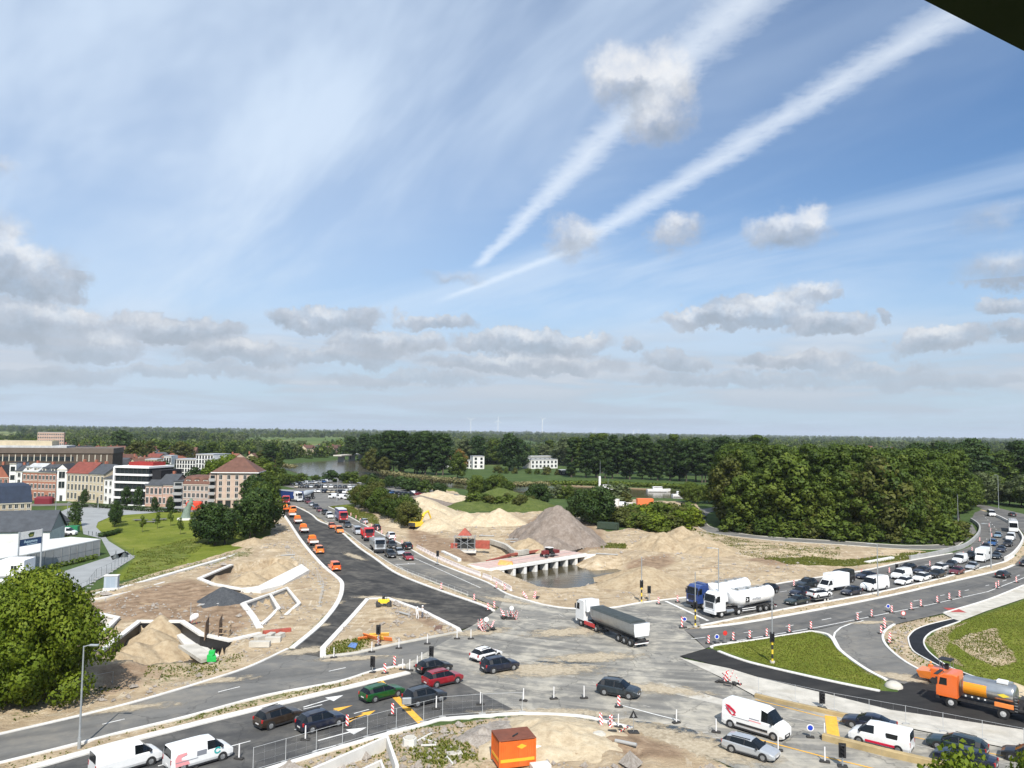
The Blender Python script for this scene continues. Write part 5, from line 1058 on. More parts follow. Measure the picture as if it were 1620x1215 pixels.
rows = [((458, 768), (520, 763), 11, 'back'), ((470, 772), (560, 772), 13, 'second'), ((500, 779), (555, 781), 8, 'third'), ((560, 776), (600, 783), 6, 'side'), ((616, 781), (650, 784), 6, 'far right'), ((655, 783), (685, 786), 4, 'riverside'), ((530, 788), (575, 792), 5, 'front')]
for a, b, n, nm in rows:
    A, B = Vector(G(*a)), Vector(G(*b)); hd = math.atan2((B - A).y, (B - A).x) + math.pi / 2
    for i in range(n):
        p = A.lerp(B, (i + rs.uniform(-.12, .12)) / max(1, n - 1)); col = rs.choice(['white', 'white', 'silver', 'silver', 'grey', 'black', 'black', 'navy', 'blue', 'beige', 'red'])
        kd = rs.choice(['hatch', 'suv', 'wagon', 'mpv', 'hatch']) if nm != 'front' else 'midvan'
        parked(f'{ordw(i)} parked car from the left in the {nm} row of the riverside car park', kd, 'white' if nm == 'front' else col, p.x, p.y, hd + rs.uniform(-.06, .06), 'cars in the riverside car park')
# ------------------------------------------------------------------ water
def water_mat():
    M = bpy.data.materials.new('river_water'); M.use_nodes = True; g = NG(M.node_tree); b = M.node_tree.nodes['Principled BSDF']
    b.inputs['Base Color'].default_value = (.075, .062, .036, 1); b.inputs['Roughness'].default_value = .14; b.inputs['IOR'].default_value = 1.33
    pos = g.new('ShaderNodeNewGeometry').outputs['Position']
    bn = g.new('ShaderNodeBump'); bn.inputs['Strength'].default_value = .35; bn.inputs['Distance'].default_value = .12
    g.put(bn.inputs['Height'], g.noise(g.v('MULTIPLY', pos, (.5, 1.2, 1)), .8, 3, .5)); g.put(b.inputs['Normal'], bn.outputs[0]); return M
water_m = water_mat()
struct(MB().sheet([(-460, 335), (430, 335), (430, 790), (-460, 790)], WATER_Z).build('river', water_m))
struct(MB().sheet([(p[0], p[1]) for p in GP([(745, 905), (850, 955), (1040, 935), (960, 860), (760, 868)], WATER_Z)], WATER_Z).build('pond', water_m))

# ------------------------------------------------------------------ heaps of sand and earth
def earth_mat(name, a, b_, c_, sc=.5):
    if name in MATS: return MATS[name]
    M = bpy.data.materials.new(name); M.use_nodes = True; g = NG(M.node_tree); b = M.node_tree.nodes['Principled BSDF']; b.inputs['Roughness'].default_value = .96; b.inputs['Specular IOR Level'].default_value = .12
    pos = g.new('ShaderNodeNewGeometry').outputs['Position']; n = g.noise(pos, sc, 6, .62, .4); n2 = g.noise(g.v('MULTIPLY', pos, (1, 1, .25)), sc * 4, 5, .65); n3 = g.noise(pos, sc * 14, 3, .6)
    g.put(b.inputs['Base Color'], g.ramp(g.m('ADD', g.m('MULTIPLY', n, .5), g.m('MULTIPLY', n2, .5)), [(.32, a), (.5, b_), (.68, c_)]))
    bn = g.new('ShaderNodeBump'); bn.inputs['Strength'].default_value = .8; bn.inputs['Distance'].default_value = .25; g.put(bn.inputs['Height'], g.m('ADD', g.m('MULTIPLY', n2, .7), g.m('MULTIPLY', n3, .3))); g.put(b.inputs['Normal'], bn.outputs[0])
    MATS[name] = M; return M
sand_m = earth_mat('heap_sand', (.36, .28, .185), (.50, .41, .28), (.60, .52, .38)); tan_m = earth_mat('heap_tan', (.25, .18, .11), (.385, .30, .195), (.485, .40, .275)); grey_m = earth_mat('heap_greybrown', (.15, .115, .09), (.23, .19, .158), (.33, .28, .24)); gravel_m = earth_mat('heap_gravel', (.050, .055, .060), (.085, .09, .097), (.13, .135, .14), 2.5); green_m = earth_mat('heap_overgrown', (.05, .075, .018), (.085, .11, .028), (.14, .155, .05)); rub_m = earth_mat('heap_rubble', (.20, .17, .14), (.34, .30, .26), (.50, .46, .41), 1.4)
def heap(label, peaks, m, name='sand_heap', z0=0., rough=.12, st=None, seed=1, sharp=1.):
    """heap with one or more summits: (spot of its middle, row of its summit or a height, radius)"""
    pk = []
    for px, py, top, r in peaks:
        x, y = G(px, py, z0); h = (HC + ray(px, top).z * (y / ray(px, top).y) - z0) if top > 60 else top
        pk.append((x, y, h, r))
    x0 = min(p[0] - p[3] for p in pk) - 1; x1 = max(p[0] + p[3] for p in pk) + 1; y0 = min(p[1] - p[3] for p in pk) - 1; y1 = max(p[1] + p[3] for p in pk) + 1
    st = st or max(.22, (x1 - x0) / 70); X, Y = np.meshgrid(np.arange(x0, x1, st), np.arange(y0, y1, st)); Z = np.full(X.shape, -1.)
    for k, (x, y, h, r) in enumerate(pk):
        a = np.arctan2(Y - y, X - x); d = np.hypot(X - x, Y - y) * (1 + (vnoise(a * 2.2 + 9, a * 0 + k * 5.3, 1., seed + k) - .5) * .35) / r
        d = np.sqrt(d * d + .006); Z = np.maximum(Z, h * np.clip(1.06 - d, -.4, 1) ** 1 * sharp)
    lim = np.clip(Z * 1.2, 0, 1); Z = Z + lim * ((fbm(X, Y, 3., 4, seed + 20) - .5) * rough * 6 + (np.abs(vnoise(X, Y, 1.1, seed + 30) - .5) - .25) * rough * 2.2)
    keep = Z > -.35; idx = -np.ones(X.shape, int); n0, n1 = X.shape; f = []
    q = keep[:-1, :-1] & keep[1:, :-1] & keep[:-1, 1:] & keep[1:, 1:]; ids = np.arange(n0 * n1).reshape(n0, n1)
    fs = np.stack([ids[:-1, :-1][q], ids[:-1, 1:][q], ids[1:, 1:][q], ids[1:, :-1][q]], -1); us, inv = np.unique(fs, return_inverse=True)
    cx, cy = pk[0][0], pk[0][1]
    vs = np.stack([X.ravel() - cx, Y.ravel() - cy, Z.ravel()], -1)[us]
    me = bpy.data.meshes.new(name); me.from_pydata(vs.tolist(), [], inv.reshape(-1, 4).tolist()); me.update(); me.polygons.foreach_set('use_smooth', [True] * len(me.polygons)); me.materials.append(m)
    return tag(obj(name, me, None, (cx, cy, z0)), label, 'heap')
heap('tall grey brown heap of earth behind the culvert', [(882, 856, 798, 11.5), (905, 858, 822, 8), (855, 860, 838, 7), (870, 866, 846, 6)], grey_m, 'earth_heap', seed=3, rough=.30)
heap('pale double-topped sand heap in front of the overgrown mound', [(738, 829, 809, 7.5), (790, 829, 804, 8.5), (765, 831, 813, 7), (725, 832, 822, 5)], sand_m, seed=5, rough=.22)
MOUND = heap('broad mound overgrown with green weeds behind the pale sand heap', [(792, 801, 771, 17), (758, 803, 786, 12), (825, 804, 783, 13), (740, 806, 794, 9)], green_m, 'overgrown_mound', seed=8, rough=.2)
heap('distant pale sand cone beside the car park', [(692, 790, 776, 11), (704, 792, 783, 9)], sand_m, seed=9, rough=.22); heap('small distant sand cone right of the car park', [(727, 791, 783, 9)], sand_m, seed=11); heap('distant dark earth ridge beside the pale sand cone', [(660, 793, 783, 9), (675, 797, 786, 9), (685, 800, 791, 7)], grey_m, 'earth_heap', seed=12)
heap('large yellowish sand heap beside the yellow excavator', [(664, 816, 786, 13), (676, 826, 800, 10), (690, 836, 818, 8), (655, 832, 815, 7)], sand_m, seed=14, rough=.16)
heap('sand cone with a track running up beside it, left of its taller twin', [(1046, 868, 840, 7.5)], tan_m, seed=15, rough=.22); heap('taller sand heap right of the sand cone below the bushes', [(1080, 862, 833, 8.5), (1102, 868, 846, 8), (1120, 874, 858, 6)], tan_m, seed=16, rough=.22)
heap('brown sand cone beside the pond', [(1022, 922, 895, 8.5), (1005, 924, 906, 6)], tan_m, seed=17, rough=.08); heap('small tan heap at the foot of the grey brown heap', [(836, 866, 851, 4.5), (848, 869, 858, 3)], tan_m, seed=18)
heap('dark grey gravel cone among the concrete walls', [(352, 952, 928, 4.1)], gravel_m, 'gravel_heap', seed=19, rough=.05)
heap('sand ridge inside the black walled pit', [(254, 1012, 3.5, 3.8), (238, 1026, 2.7, 4.2), (215, 1042, 2.2, 4.2), (190, 1055, 1.9, 3.8), (265, 1035, 2.2, 3.4)], tan_m, z0=-2.3, seed=21, rough=.10); heap('tan heap inside the upper walled pit', [(436, 908, 2.3, 3.8), (455, 905, 2.0, 3.2), (395, 918, 1.7, 3.)], tan_m, z0=-1.0, seed=22); heap('tan heap beside the dark roadside trees', [(402, 862, 850, 4.5), (415, 858, 853, 3)], tan_m, seed=23)
heap('low weedy sand bank behind the orange container', [(880, 1168, 1.6, 6), (850, 1160, 1.3, 4), (915, 1172, 1.2, 4.5)], sand_m, seed=24, rough=.14); heap('grey rubble heap left of the weedy sand bank', [(795, 1158, .9, 2.6), (770, 1165, .8, 2.2)], rub_m, 'rubble_heap', seed=25, rough=.4)
heap('small sand pile behind the sprayer lorry', [(1590, 1089, 1.0, 3.0)], sand_m, seed=27, rough=.06)

# ------------------------------------------------------------------ concrete works
bit_m = mat('bitumen_black', (.010, .010, .011), .55, 0, .2, 1.5); rust_m = mat('formwork_red', (.34, .075, .05), .8, 0, .25, 1.5, dirt=((.25, .15, .10), .5)); wood_m = mat('timber', (.33, .24, .15), .85, 0, .2, 3, .3, 12); steelg = mat('galvanised', (.44, .46, .47), .45, .55, .1, 3); red_m = mat('plastic_red', (.58, .03, .025), .55, 0, .1, 3, dirt=((.35, .25, .2), .25)); wht_m = mat('plastic_white', (.76, .74, .72), .5, 0, .06, 3, dirt=((.45, .40, .34), .3)); rub_b = mat('rubber_foot', (.03, .028, .026), .85, 0, .2, 4)
def pit_wall(label, px, zb, zt=.35, w=.45, closed=False, face=bit_m):
    """retaining wall with a white capping and dark coated faces"""
    p = GP(px); o = Vector((p[0][0], p[0][1], 0)); q = [(a - o.x, b - o.y) for a, b in p]
    if closed: q = q + [q[0]]
    t = thing('retaining_wall', label, 'wall', o)
    ribbon(MB(), q, w - .06, zb, zt - .10).build('wall_face', face, t); ribbon(MB(), q, w + .22, zt - .28, zt).build('capping', conc_w, t); return t
pit_wall('zigzag retaining wall with white capping and black coated face', [(160, 1033), (220, 986), (288, 986), (319, 1006.5), (363, 1016), (412, 1005)], -2.6, .4, .55)
pit_wall('angled white-capped wall round the upper pit', [(366, 896), (315, 918), (337, 927), (381, 935), (406, 933)], -1.6, .45, .6)
pit_wall('narrow white wall frame, left chamber', [(384.5, 957), (427, 942), (441, 965), (424, 982), (412, 992)], -1.2, .35, .4, face=conc_g); pit_wall('straight white wall closing the left chamber', [(384.5, 958), (400, 978), (411, 997)], -1.2, .37, .75, face=conc_g); pit_wall('bent white wall of the right chamber', [(430, 941), (454, 932), (473.5, 956.5), (449, 978)], -.8, .33, .38, face=conc_g)
pit_wall('white double wall half hidden behind the big leafy tree', [(70, 952), (114, 965), (186, 980), (155, 1010)], -1.8, .4, .5, face=conc_w)
o = MB(); P = [G(381, 936), G(408, 932), G(477, 901), G(489, 909), G(448, 928), G(412, 937)]; Z_ = [.5, .55, 1.1, .9, .35, .35]
o.add([(p[0], p[1], z) for p, z in zip(P, Z_)] + [(p[0], p[1], -1.2) for p in P], [(5, 4, 3, 2, 1, 0)[::-1], (0, 1, 7, 6), (1, 2, 8, 7), (2, 3, 9, 8), (3, 4, 10, 9), (4, 5, 11, 10), (5, 0, 6, 11)]); tag(o.build('concrete_ramp', conc_w), 'broad white concrete ramp slab rising to the right of the upper pit', 'ramp')
lb = ribbon(MB(), smooth_line(GP([(70, 962), (127, 946), (192, 932), (285, 905), (340, 889), (383, 876)])), .9, -.3, .35); tag(lb.build('low_wall', conc_w), 'long low white concrete wall along the edge of the park', 'wall')
tag(ribbon(MB(), smooth_line(GP([(127, 952), (165, 946), (210, 936), (260, 922)])), .35, -.3, .2).build('concrete_edging', conc_w), 'thin white edging in front of the long low wall', 'edging')
def slab(name, label, px, z0, z1, m, cat, zg=0.): return tag(MB().prism(GP(px, zg), z0, z1).build(name, m), label, cat)
slab('concrete_slab', 'sloping pale concrete slab inside the black walled pit', [(274, 998), (286, 995), (347, 1037), (330, 1046), (300, 1030)], -1.6, -1.2, conc_w, 'slab', -1.2)
slab('concrete_slab', 'square pale concrete slab beside the green crates', [(282, 1024), (312, 1022), (340, 1042), (318, 1048)], -.1, .3, conc, 'slab'); slab('plywood_sheet', 'tilted pale board lying on the sand near the leafy tree', [(232, 1074), (240, 1062), (258, 1061), (252, 1075)], .05, .12, wood_m, 'board')
def blk(name, label, px, py, dx, dy, dz, m, cat, rz=0., z=0., bev=.03):
    o = MB().cbox(-dx / 2, dx / 2, -dy / 2, dy / 2, 0, dz, bev).build(name, m); x, y = G(px, py); o.location = (x, y, z); o.rotation_euler = (0, 0, rz); return tag(o, label, cat)
for i, (px, py, dx, rz) in enumerate([(411, 1023, 2.6, .05), (412, 1014, 1.6, 1.0), (432, 1016, 2.0, .1), (428, 1010, 1.4, 1.4), (443, 1010, 1.3, 1.3)]): blk('concrete_block', f'{ordw(i)} of the loose concrete blocks beside the wall of the left chamber', px, py, dx, .8, .7, conc, 'block', rz)
for i, (px, py) in enumerate([(333, 1046), (335, 1043.5), (337, 1046)]): blk('green_crate', ['left', 'rear', 'right'][i] + ' bright green crate beside the square concrete slab', px, py, .7, .6, [.8, 1.1, .6][i], mat('plastic_green', (.02, .42, .08), .5, 0, .1, 4), 'crate', .2 * i)
# formwork shutters: two brown boards on a timber frame
x, y = G(338, 1008); t = thing('formwork', 'brown plywood formwork standing on the sand', 'formwork', (x, y, 0), .2)
for k, dx in enumerate((-.9, .8)): MB().add([(dx - .05, -1.5, 0), (dx + .05, -1.5, 0), (dx + .05, 1.4, 0), (dx - .05, 1.4, 0), (dx - .05, -1.3, 2.2 + k * .3), (dx + .05, -1.3, 2.2 + k * .3), (dx + .05, 1.2, 2.6 + k * .2), (dx - .05, 1.2, 2.6 + k * .2)], [(3, 2, 1, 0), (4, 5, 6, 7), (0, 1, 5, 4), (1, 2, 6, 5), (2, 3, 7, 6), (3, 0, 4, 7)]).build('panel', mat('plywood_brown', (.20, .13, .08), .8, 0, .2, 2, .2, 9), t)
for z in (.7, 1.4): MB().bar((.85, -1.2, z), (2.0, -1.2, z), .1, .1).bar((.85, .9, z), (2.0, .9, z), .1, .1).bar((2.0, -1.2, z), (2.0, .9, z), .1, .1).build('brace', wood_m, t)
for dy in (-1.2, .9): MB().box(1.95, 2.07, dy - .06, dy + .06, 0, 1.9).build('post', wood_m, t)
x, y = G(306, 988); t = thing('cement_mixer', 'small white cement mixer beside the black walled pit', 'mixer', (x, y, 0), .5); MB().loft([[(xx, r * math.cos(a), 1.0 + r * math.sin(a) + xx * .3) for a in np.linspace(0, 6.283, 15)[:-1]] for xx, r in ((-.5, .25), (-.3, .5), (.2, .52), (.6, .3))]).build('drum', wht_m, t, 40); MB().bar((-.5, -.4, 0), (0, -.4, .9), .07, .07).bar((-.5, .4, 0), (0, .4, .9), .07, .07).bar((.5, 0, 0), (0, 0, .9), .07, .07).build('stand', red_m, t)
for sy in (.42, -.42): MB().cyl((-.5, sy - .05, .2), (-.5, sy + .05, .2), .2, n=12).build('wheel', tyre_m, t)
x, y = G(301, 986); tag(MB().cyl((0, 0, 0), (0, 0, 2.9), .05, .045, 8).build('steel_post', steelg, None), 'thin steel post beside the small cement mixer', 'post').location = (x, y, 0)
# electrical cabinet
x, y = G(176, 934); t = thing('cabinet', 'grey blue electrical cabinet by the long low wall', 'cabinet', (x, y, 0), .15); MB().cbox(-1.1, 1.1, -.5, .5, .5, 2.5, .05).build('housing', mat('cabinet_grey', (.36, .41, .46), .5, 0, .06, 2), t); MB().box(-1.2, 1.2, -.55, .55, 0, .5).build('plinth', conc_w, t); MB().cbox(-1.18, 1.18, -.58, .58, 2.48, 2.62, .04).build('roof', conc_w, t)
for k in (-.37, .37): MB().box(k - .34, k + .34, -.52, -.495, .6, 2.4).build('door', mat('cabinet_door', (.30, .36, .42), .5), t)

# culvert bridge: deck on thin piers over the pond
FL, FR, BR, BL = [Vector(G(*p, .3)) for p in ((796, 898), (927, 877), (905, 869), (767, 889))]
ux = (FR - FL).normalized(); LN = (FR - FL).length; uy = Vector((-ux.y, ux.x)); WD = max(4., (BR - FR).dot(uy))
conc_n = mat('concrete_new', (.76, .75, .72), .8, 0, .06, .8, .1, 8, dirt=((.5, .46, .4), .2))
t = thing('culvert_bridge', 'new white concrete culvert bridge with a row of square openings over the pond', 'bridge', (FL.x, FL.y, 0), math.atan2(ux.y, ux.x))
MB().cbox(-3.5, LN + .4, -.15, WD, -.18, .42, .04).build('deck', conc_n, t); MB().cbox(-3.5, LN + .4, .35, .6, .4, .56, .02).cbox(-3.5, LN + .4, WD - .5, WD - .25, .4, .56, .02).build('deck_kerb', conc, t)
red_deck = mat('deck_pinkish', (.52, .38, .33), .9, 0, .12, 1, dirt=((.42, .20, .15), .4)); MB().box(-3.4, LN + .3, .6, WD - .5, .42, .435).build('deck_surface', red_deck, t)
NP = 9
for i in range(NP):
    x = LN * i / (NP - 1); MB().cbox(x - .38, x + .38, -.02, WD - .2, -3.2, -.12, .04).build('pier', conc_n, t)
MB().box(0, LN, 1.7, 1.8, -3.2, -.19).build('opening_shade', mat('tunnel_dark', (.03, .03, .028), .9), t)  # near-black sheet added behind the piers, painting the shade inside the openings
MB().add([(LN + .2, -.1, .3), (LN + 3.2, -2.2, .3), (LN + 3.2, -2.2, -1.2), (LN + .2, -.1, -3), (LN + .5, .2, .3), (LN + 3.4, -1.8, .3), (LN + 3.4, -1.8, -1.2), (LN + .5, .2, -3)], [(3, 2, 1, 0), (4, 5, 6, 7), (0, 1, 5, 4), (1, 2, 6, 5), (2, 3, 7, 6), (3, 0, 4, 7)]).build('wing_wall', conc_n, t)
for k, xx in enumerate((1.5, 5.0, 9.5, 14.0, LN - 3)): MB().cyl((xx, .48, .3), (xx, .48, 1.3), .025, n=6).build('rail_post', steelg, t)
MB().bar((1.5, .48, 1.25), (LN - 3, .48, 1.25), .04, .05).build('handrail', steelg, t)
def on_deck(u, v): p = FL + ux * u + uy * v; return (p.x, p.y, .44)
tag(MB().loft([[(-1.6, -1.0, 0), (1.6, -1.0, 0), (1.6, 1.0, 0), (-1.6, 1.0, 0)], [(-1.4, -.9, .55), (1.2, -.8, .7), (1.4, .8, .5), (-1.2, .9, .75)]]).build('tarpaulin_pile', mat('tarp_orange', (.85, .36, .10), .6, 0, .12, 2, .3, 4)), 'pile under a pale orange tarpaulin on the culvert bridge', 'pile').location = on_deck(2.6, 2.0)
# red machine on the bridge
t = thing('site_tractor', 'dark red site tractor with a load of brushwood on the culvert bridge', 'tractor', on_deck(LN * .62, 2.6), math.atan2(ux.y, ux.x)); MB().cbox(-1.6, -.2, -.6, .6, .7, 1.5, .08).build('bonnet', mat('machine_red', (.16, .02, .02), .5), t); MB().cbox(-.2, 1.0, -.7, .7, .8, 2.0, .08).build('cab', glass_m, t); MB().cbox(-.3, 1.1, -.75, .75, 2.0, 2.12, .04).build('cab_roof', pt('white'), t)
for x, r in ((-1.2, .42), (.7, .6)):
    for sy in (1, -1): MB().cyl((x, sy * .6, r), (x, sy * .95, r), r, n=18).build('wheel', tyre_m, t)
MB().box(1.2, 3.0, -.8, .8, .7, 1.4).build('trailer_bed', mat('machine_red', (.16, .02, .02), .5), t)
# scaffold tower over the shaft and red formwork panels
x, y = G(735, 868); t = thing('scaffold', 'grey tube scaffold with a white sheet on top beside the brown pit', 'scaffold', (x, y, -.5), -.05)
for xx in (-2.4, -.8, .8, 2.4):
    for yy in (-1, 1): MB().cyl((xx, yy, 0), (xx, yy, 3.6), .07, n=6).build('tube', steelg, t)
for z in (.6, 1.9, 3.4):
    for yy in (-1, 1): MB().bar((-2.6, yy, z), (2.6, yy, z), .09, .09).build('ledger', steelg, t)
MB().bar((-2.4, -1.05, .6), (2.4, -1.05, 3.4), .08, .08).bar((2.4, -1.05, .6), (-2.4, -1.05, 3.4), .08, .08).build('diagonal', steelg, t); MB().box(-1.5, 1.5, -.9, .9, 3.55, 3.68).build('sheet', wht_m, t); MB().loft([[(-1.6, -1, 3.7), (1.6, -1, 3.7), (1.6, 1, 3.7), (-1.6, 1, 3.7)], [(-.1, -.1, 5.4), (.1, -.1, 5.4), (.1, .1, 5.4), (-.1, .1, 5.4)]]).build('hoist_frame', rust_m, t); MB().box(-2.4, 2.4, .85, .95, .4, 2.8).build('back_board', mat('tunnel_dark', (.03, .03, .028), .9), t); MB().box(-2.8, 2.8, -1.2, 1.2, -.3, .1).build('footing', conc_w, t)
x, y = G(763, 866); blk('formwork', 'brick red formwork panel right of the scaffold frame', 763, 866, 3.6, .3, 2.0, rust_m, 'formwork', -.1, -.3); blk('formwork', 'small brick red formwork panel left of the scaffold frame', 718, 868, 1.6, .3, 1.6, rust_m, 'formwork', .2, -.3)
tag(ribbon(MB(), smooth_line(GP([(776, 858), (800, 866), (815, 876), (835, 874)])), .8, -.3, .8).build('curved_wall', conc), 'curved pale concrete wall running down to the culvert bridge', 'wall'); tag(ribbon(MB(), GP([(770, 889), (790, 884), (808, 878), (850, 872), (900, 866)]), .5, -.2, .35).build('mesh_bundle', rust_m), 'long red bundle of reinforcement behind the culvert bridge', 'bundle'); tag(ribbon(MB(), GP([(416, 1004), (460, 999)]), .6, 0, .5).build('reinforcement', rust_m), 'red painted edge beam next to the loose concrete blocks', 'beam'); tag(ribbon(MB(), GP([(700, 876), (727, 889)]), .8, 0, .7).build('concrete_beam', conc_w), 'white concrete beam lying above the brown pit', 'beam'); tag(ribbon(MB(), GP([(1370, 892), (1412, 884)]), .9, 0, .5).build('concrete_beam', conc_w), 'white concrete beam lying among the weeds by the slip road', 'beam')
tag(ribbon(MB(), smooth_line(GP([(1440, 886), (1475, 880), (1506, 872), (1530, 864), (1548, 847), (1549, 834), (1536, 824)])), .45, -.2, 1.0).build('parapet', conc_g), 'curved dark concrete parapet at the start of the ramp', 'parapet'); tag(ribbon(MB(), smooth_line(GP([(1590, 887), (1604, 878), (1616, 862), (1617, 850), (1600, 830), (1573, 816)])), .4, 0, .85).build('parapet', conc_w), 'curved white concrete barrier between the two ramp directions', 'parapet')
tag(ribbon(MB(), smooth_line(GP([(1302, 1170), (1350, 1182), (1410, 1197), (1470, 1211), (1540, 1228)])), .6, 0, .55).build('lane_divider', mat('divider_ochre', (.40, .30, .15), .8, 0, .2, 1, dirt=((.3, .24, .15), .6))), 'ochre concrete lane divider beside the white van with the red stripe', 'divider'); tag(ribbon(MB(), smooth_line(GP([(1195, 1103), (1240, 1114), (1309, 1129), (1345, 1137)])), .45, 0, .4).build('lane_divider', mat('divider_ochre', (.5, .35, .12))), 'low ochre divider along the pale pavement strip', 'divider')

# excavator, rollers and other plant
def excavator(label, px, py, rz, arm_rz=0, colour='yellow'):
    x, y = G(px, py); t = thing('excavator', label, 'excavator', (x, y, .1), rz); m_ = pt(colour)
    for sy in (1, -1): MB().loft([[(-1.7, sy * .8, 0), (1.7, sy * .8, 0), (2.1, sy * .8, .45), (1.7, sy * .8, .9), (-1.7, sy * .8, .9), (-2.1, sy * .8, .45)], [(-1.7, sy * 1.35, 0), (1.7, sy * 1.35, 0), (2.1, sy * 1.35, .45), (1.7, sy * 1.35, .9), (-1.7, sy * 1.35, .9), (-2.1, sy * 1.35, .45)]]).build('track', chassis_m, t)
    MB().cbox(-2.3, 1.2, -1.3, 1.3, 1.0, 2.2, .1).build('upper_body', m_, t, 30); MB().cbox(-.2, 1.4, .35, 1.3, 2.0, 3.1, .08).build('cab', glass_m, t); MB().cbox(-.3, 1.45, .3, 1.35, 3.1, 3.2, .04).build('cab_roof', m_, t); MB().cbox(-2.6, -1.7, -1.2, 1.2, 1.1, 2.1, .15).build('counterweight', chassis_m, t)
    MB().tube([(1.0, -.2, 1.7), (2.6, -.2, 4.2), (4.6, -.2, 4.8)], [.34, .40, .26], 8).build('boom', m_, t); MB().tube([(4.4, -.2, 4.9), (5.6, -.2, 3.0), (5.9, -.2, 2.0)], [.26, .22, .16], 8).build('stick', m_, t); MB().loft([[(5.5, -.8, 2.0), (6.2, -.8, 2.1), (6.2, .4, 2.1), (5.5, .4, 2.0)], [(5.0, -.8, 1.2), (5.7, -.8, .9), (5.7, .4, .9), (5.0, .4, 1.2)]]).build('bucket', chassis_m, t); MB().cyl((1.6, -.2, 2.0), (3.0, -.2, 3.9), .09, n=8).build('ram', steel_m, t)
    return t
excavator('large yellow excavator against the yellowish sand heap', 660, 838, 1.0)
x, y = G(607, 960); t = thing('roller', 'small yellow road roller on the triangular sand island', 'roller', (x, y, .1), .15); MB().cbox(-.9, .9, -.55, .55, .55, 1.15, .08).build('body', pt('yellow'), t, 30); MB().cbox(-.3, .5, -.5, .5, 1.7, 1.78, .03).build('canopy', trim_m, t)
for xx in (-.85, .85): MB().cyl((xx, -.6, .4), (xx, .6, .4), .40, n=18).build('drum', chassis_m, t)
for xx in (-.25, .45):
    for sy in (1, -1): MB().cyl((xx, sy * .45, 1.1), (xx, sy * .45, 1.72), .03, n=6).build('post', trim_m, t)
MB().cbox(-.2, .15, -.25, .25, 1.1, 1.5, .05).build('seat', trim_m, t)
slab('steel_plate', 'brown steel plate lying on the sand island', [(686, 1000), (690, 992), (700, 992), (698, 1000)], .1, .25, mat('plate_rusty', (.16, .09, .06), .8, 0, .2, 2), 'plate')
x, y = G(594, 1014); t = thing('barrier_pile', 'pile of orange barrier boards on the sand island', 'pile', (x, y, .1), .0)
for k, (dx, dy, dz, a) in enumerate([(-1.2, .3, .0, .5), (0, 0, .25, -.4), (1.1, -.2, .1, -.3), (.4, .5, .4, .2), (-.6, -.3, .35, -.7)]): o = MB().cbox(-1.3, 1.3, -.06, .06, 0, .55, .02).build('board', [mat('board_orange', (.80, .22, .06), .5), mat('board_amber', (.85, .48, .08), .5)][k % 2], t); o.location = (dx, dy, dz); o.rotation_euler = (.5, 0, a)
slab('blue_sheet', 'blue and white sheet on the grass of the sand island', [(550, 1024), (556, 1018), (566, 1019), (562, 1027)], .08, .14, mat('sheet_blue', (.12, .22, .48), .6), 'sheet')

# site container with corrugated sides, rust brown roof
x, y = G(812, 1206); t = thing('site_container', 'orange corrugated site container with a rust brown roof', 'container', (x, y, 0), R(17)); cm = mat('container_orange', (.66, .13, .018), .55, 0, .12, 1.5, dirt=((.30, .10, .04), .35))
L2, W2, H2 = 1.55, 1.15, 2.3; wl = MB()
for sgn, (ax, half, off) in ((1, ('x', L2, -W2)), (1, ('x', L2, W2)), (1, ('y', W2, -L2)), (1, ('y', W2, L2))):
    n = int(half * 2 / .16)
    for k in range(n):
        a = -half + k * half * 2 / n; b = a + half * 2 / n * .55
        wl.box(a, b, off - .03, off + .03, .1, H2 - .1) if ax == 'x' else wl.box(off - .03, off + .03, a, b, .1, H2 - .1)
wl.box(-L2, L2, -W2, W2, .08, H2 - .06).build('walls', cm, t)
for sx in (1, -1):
    for sy in (1, -1): MB().box(sx * L2 - .07, sx * L2 + .07, sy * W2 - .07, sy * W2 + .07, 0, H2 + .02).build('corner_post', cm, t)
MB().cbox(-L2 - .08, L2 + .08, -W2 - .08, W2 + .08, H2, H2 + .08, .03).build('roof', mat('roof_rust', (.17, .055, .03), .85, 0, .2, 1.5, dirt=((.09, .04, .03), .4)), t); MB().bar((-.3, -.7, H2 + .08), (.3, -.2, H2 + .08), .08, .12).build('lifting_bar', chassis_m, t)
yl = mat('band_yellow', (.85, .42, .03), .55); MB().box(-L2 - .05, L2 + .05, -W2 - .05, W2 + .05, .55, .80).build('band', yl, t); decal([(-.45, 0), (0, -.2), (.45, .0), (0, .2)], yl, t, side_M(.35, -W2 - .045, 1.75)); MB().box(.1, .85, -W2 - .045, -W2 - .02, .1, 2.05).build('door', cm, t)
blk('air_unit', 'white unit standing behind the orange container', 849, 1192, 1.2, .6, .7, wht_m, 'unit', .4); blk('concrete_slab', 'small pale slab in front of the orange container', 855, 1218, 1.6, 1.0, .5, conc_w, 'slab', .3)
x, y = G(872, 1228); t = thing('pallet', 'stack of pale timber planks by the orange container', 'planks', (x, y, 0), -.5)
for k in range(6): MB().cbox(-1.6, 1.6, -.9 + k * .3, -.65 + k * .3, .1, .22, .01).build('plank', mat('timber_pale', (.50, .45, .37), .85, 0, .15, 3), t)
for k in (-1, 1): MB().box(k - .06, k + .06, -.9, .85, 0, .1).build('bearer', wood_m, t)
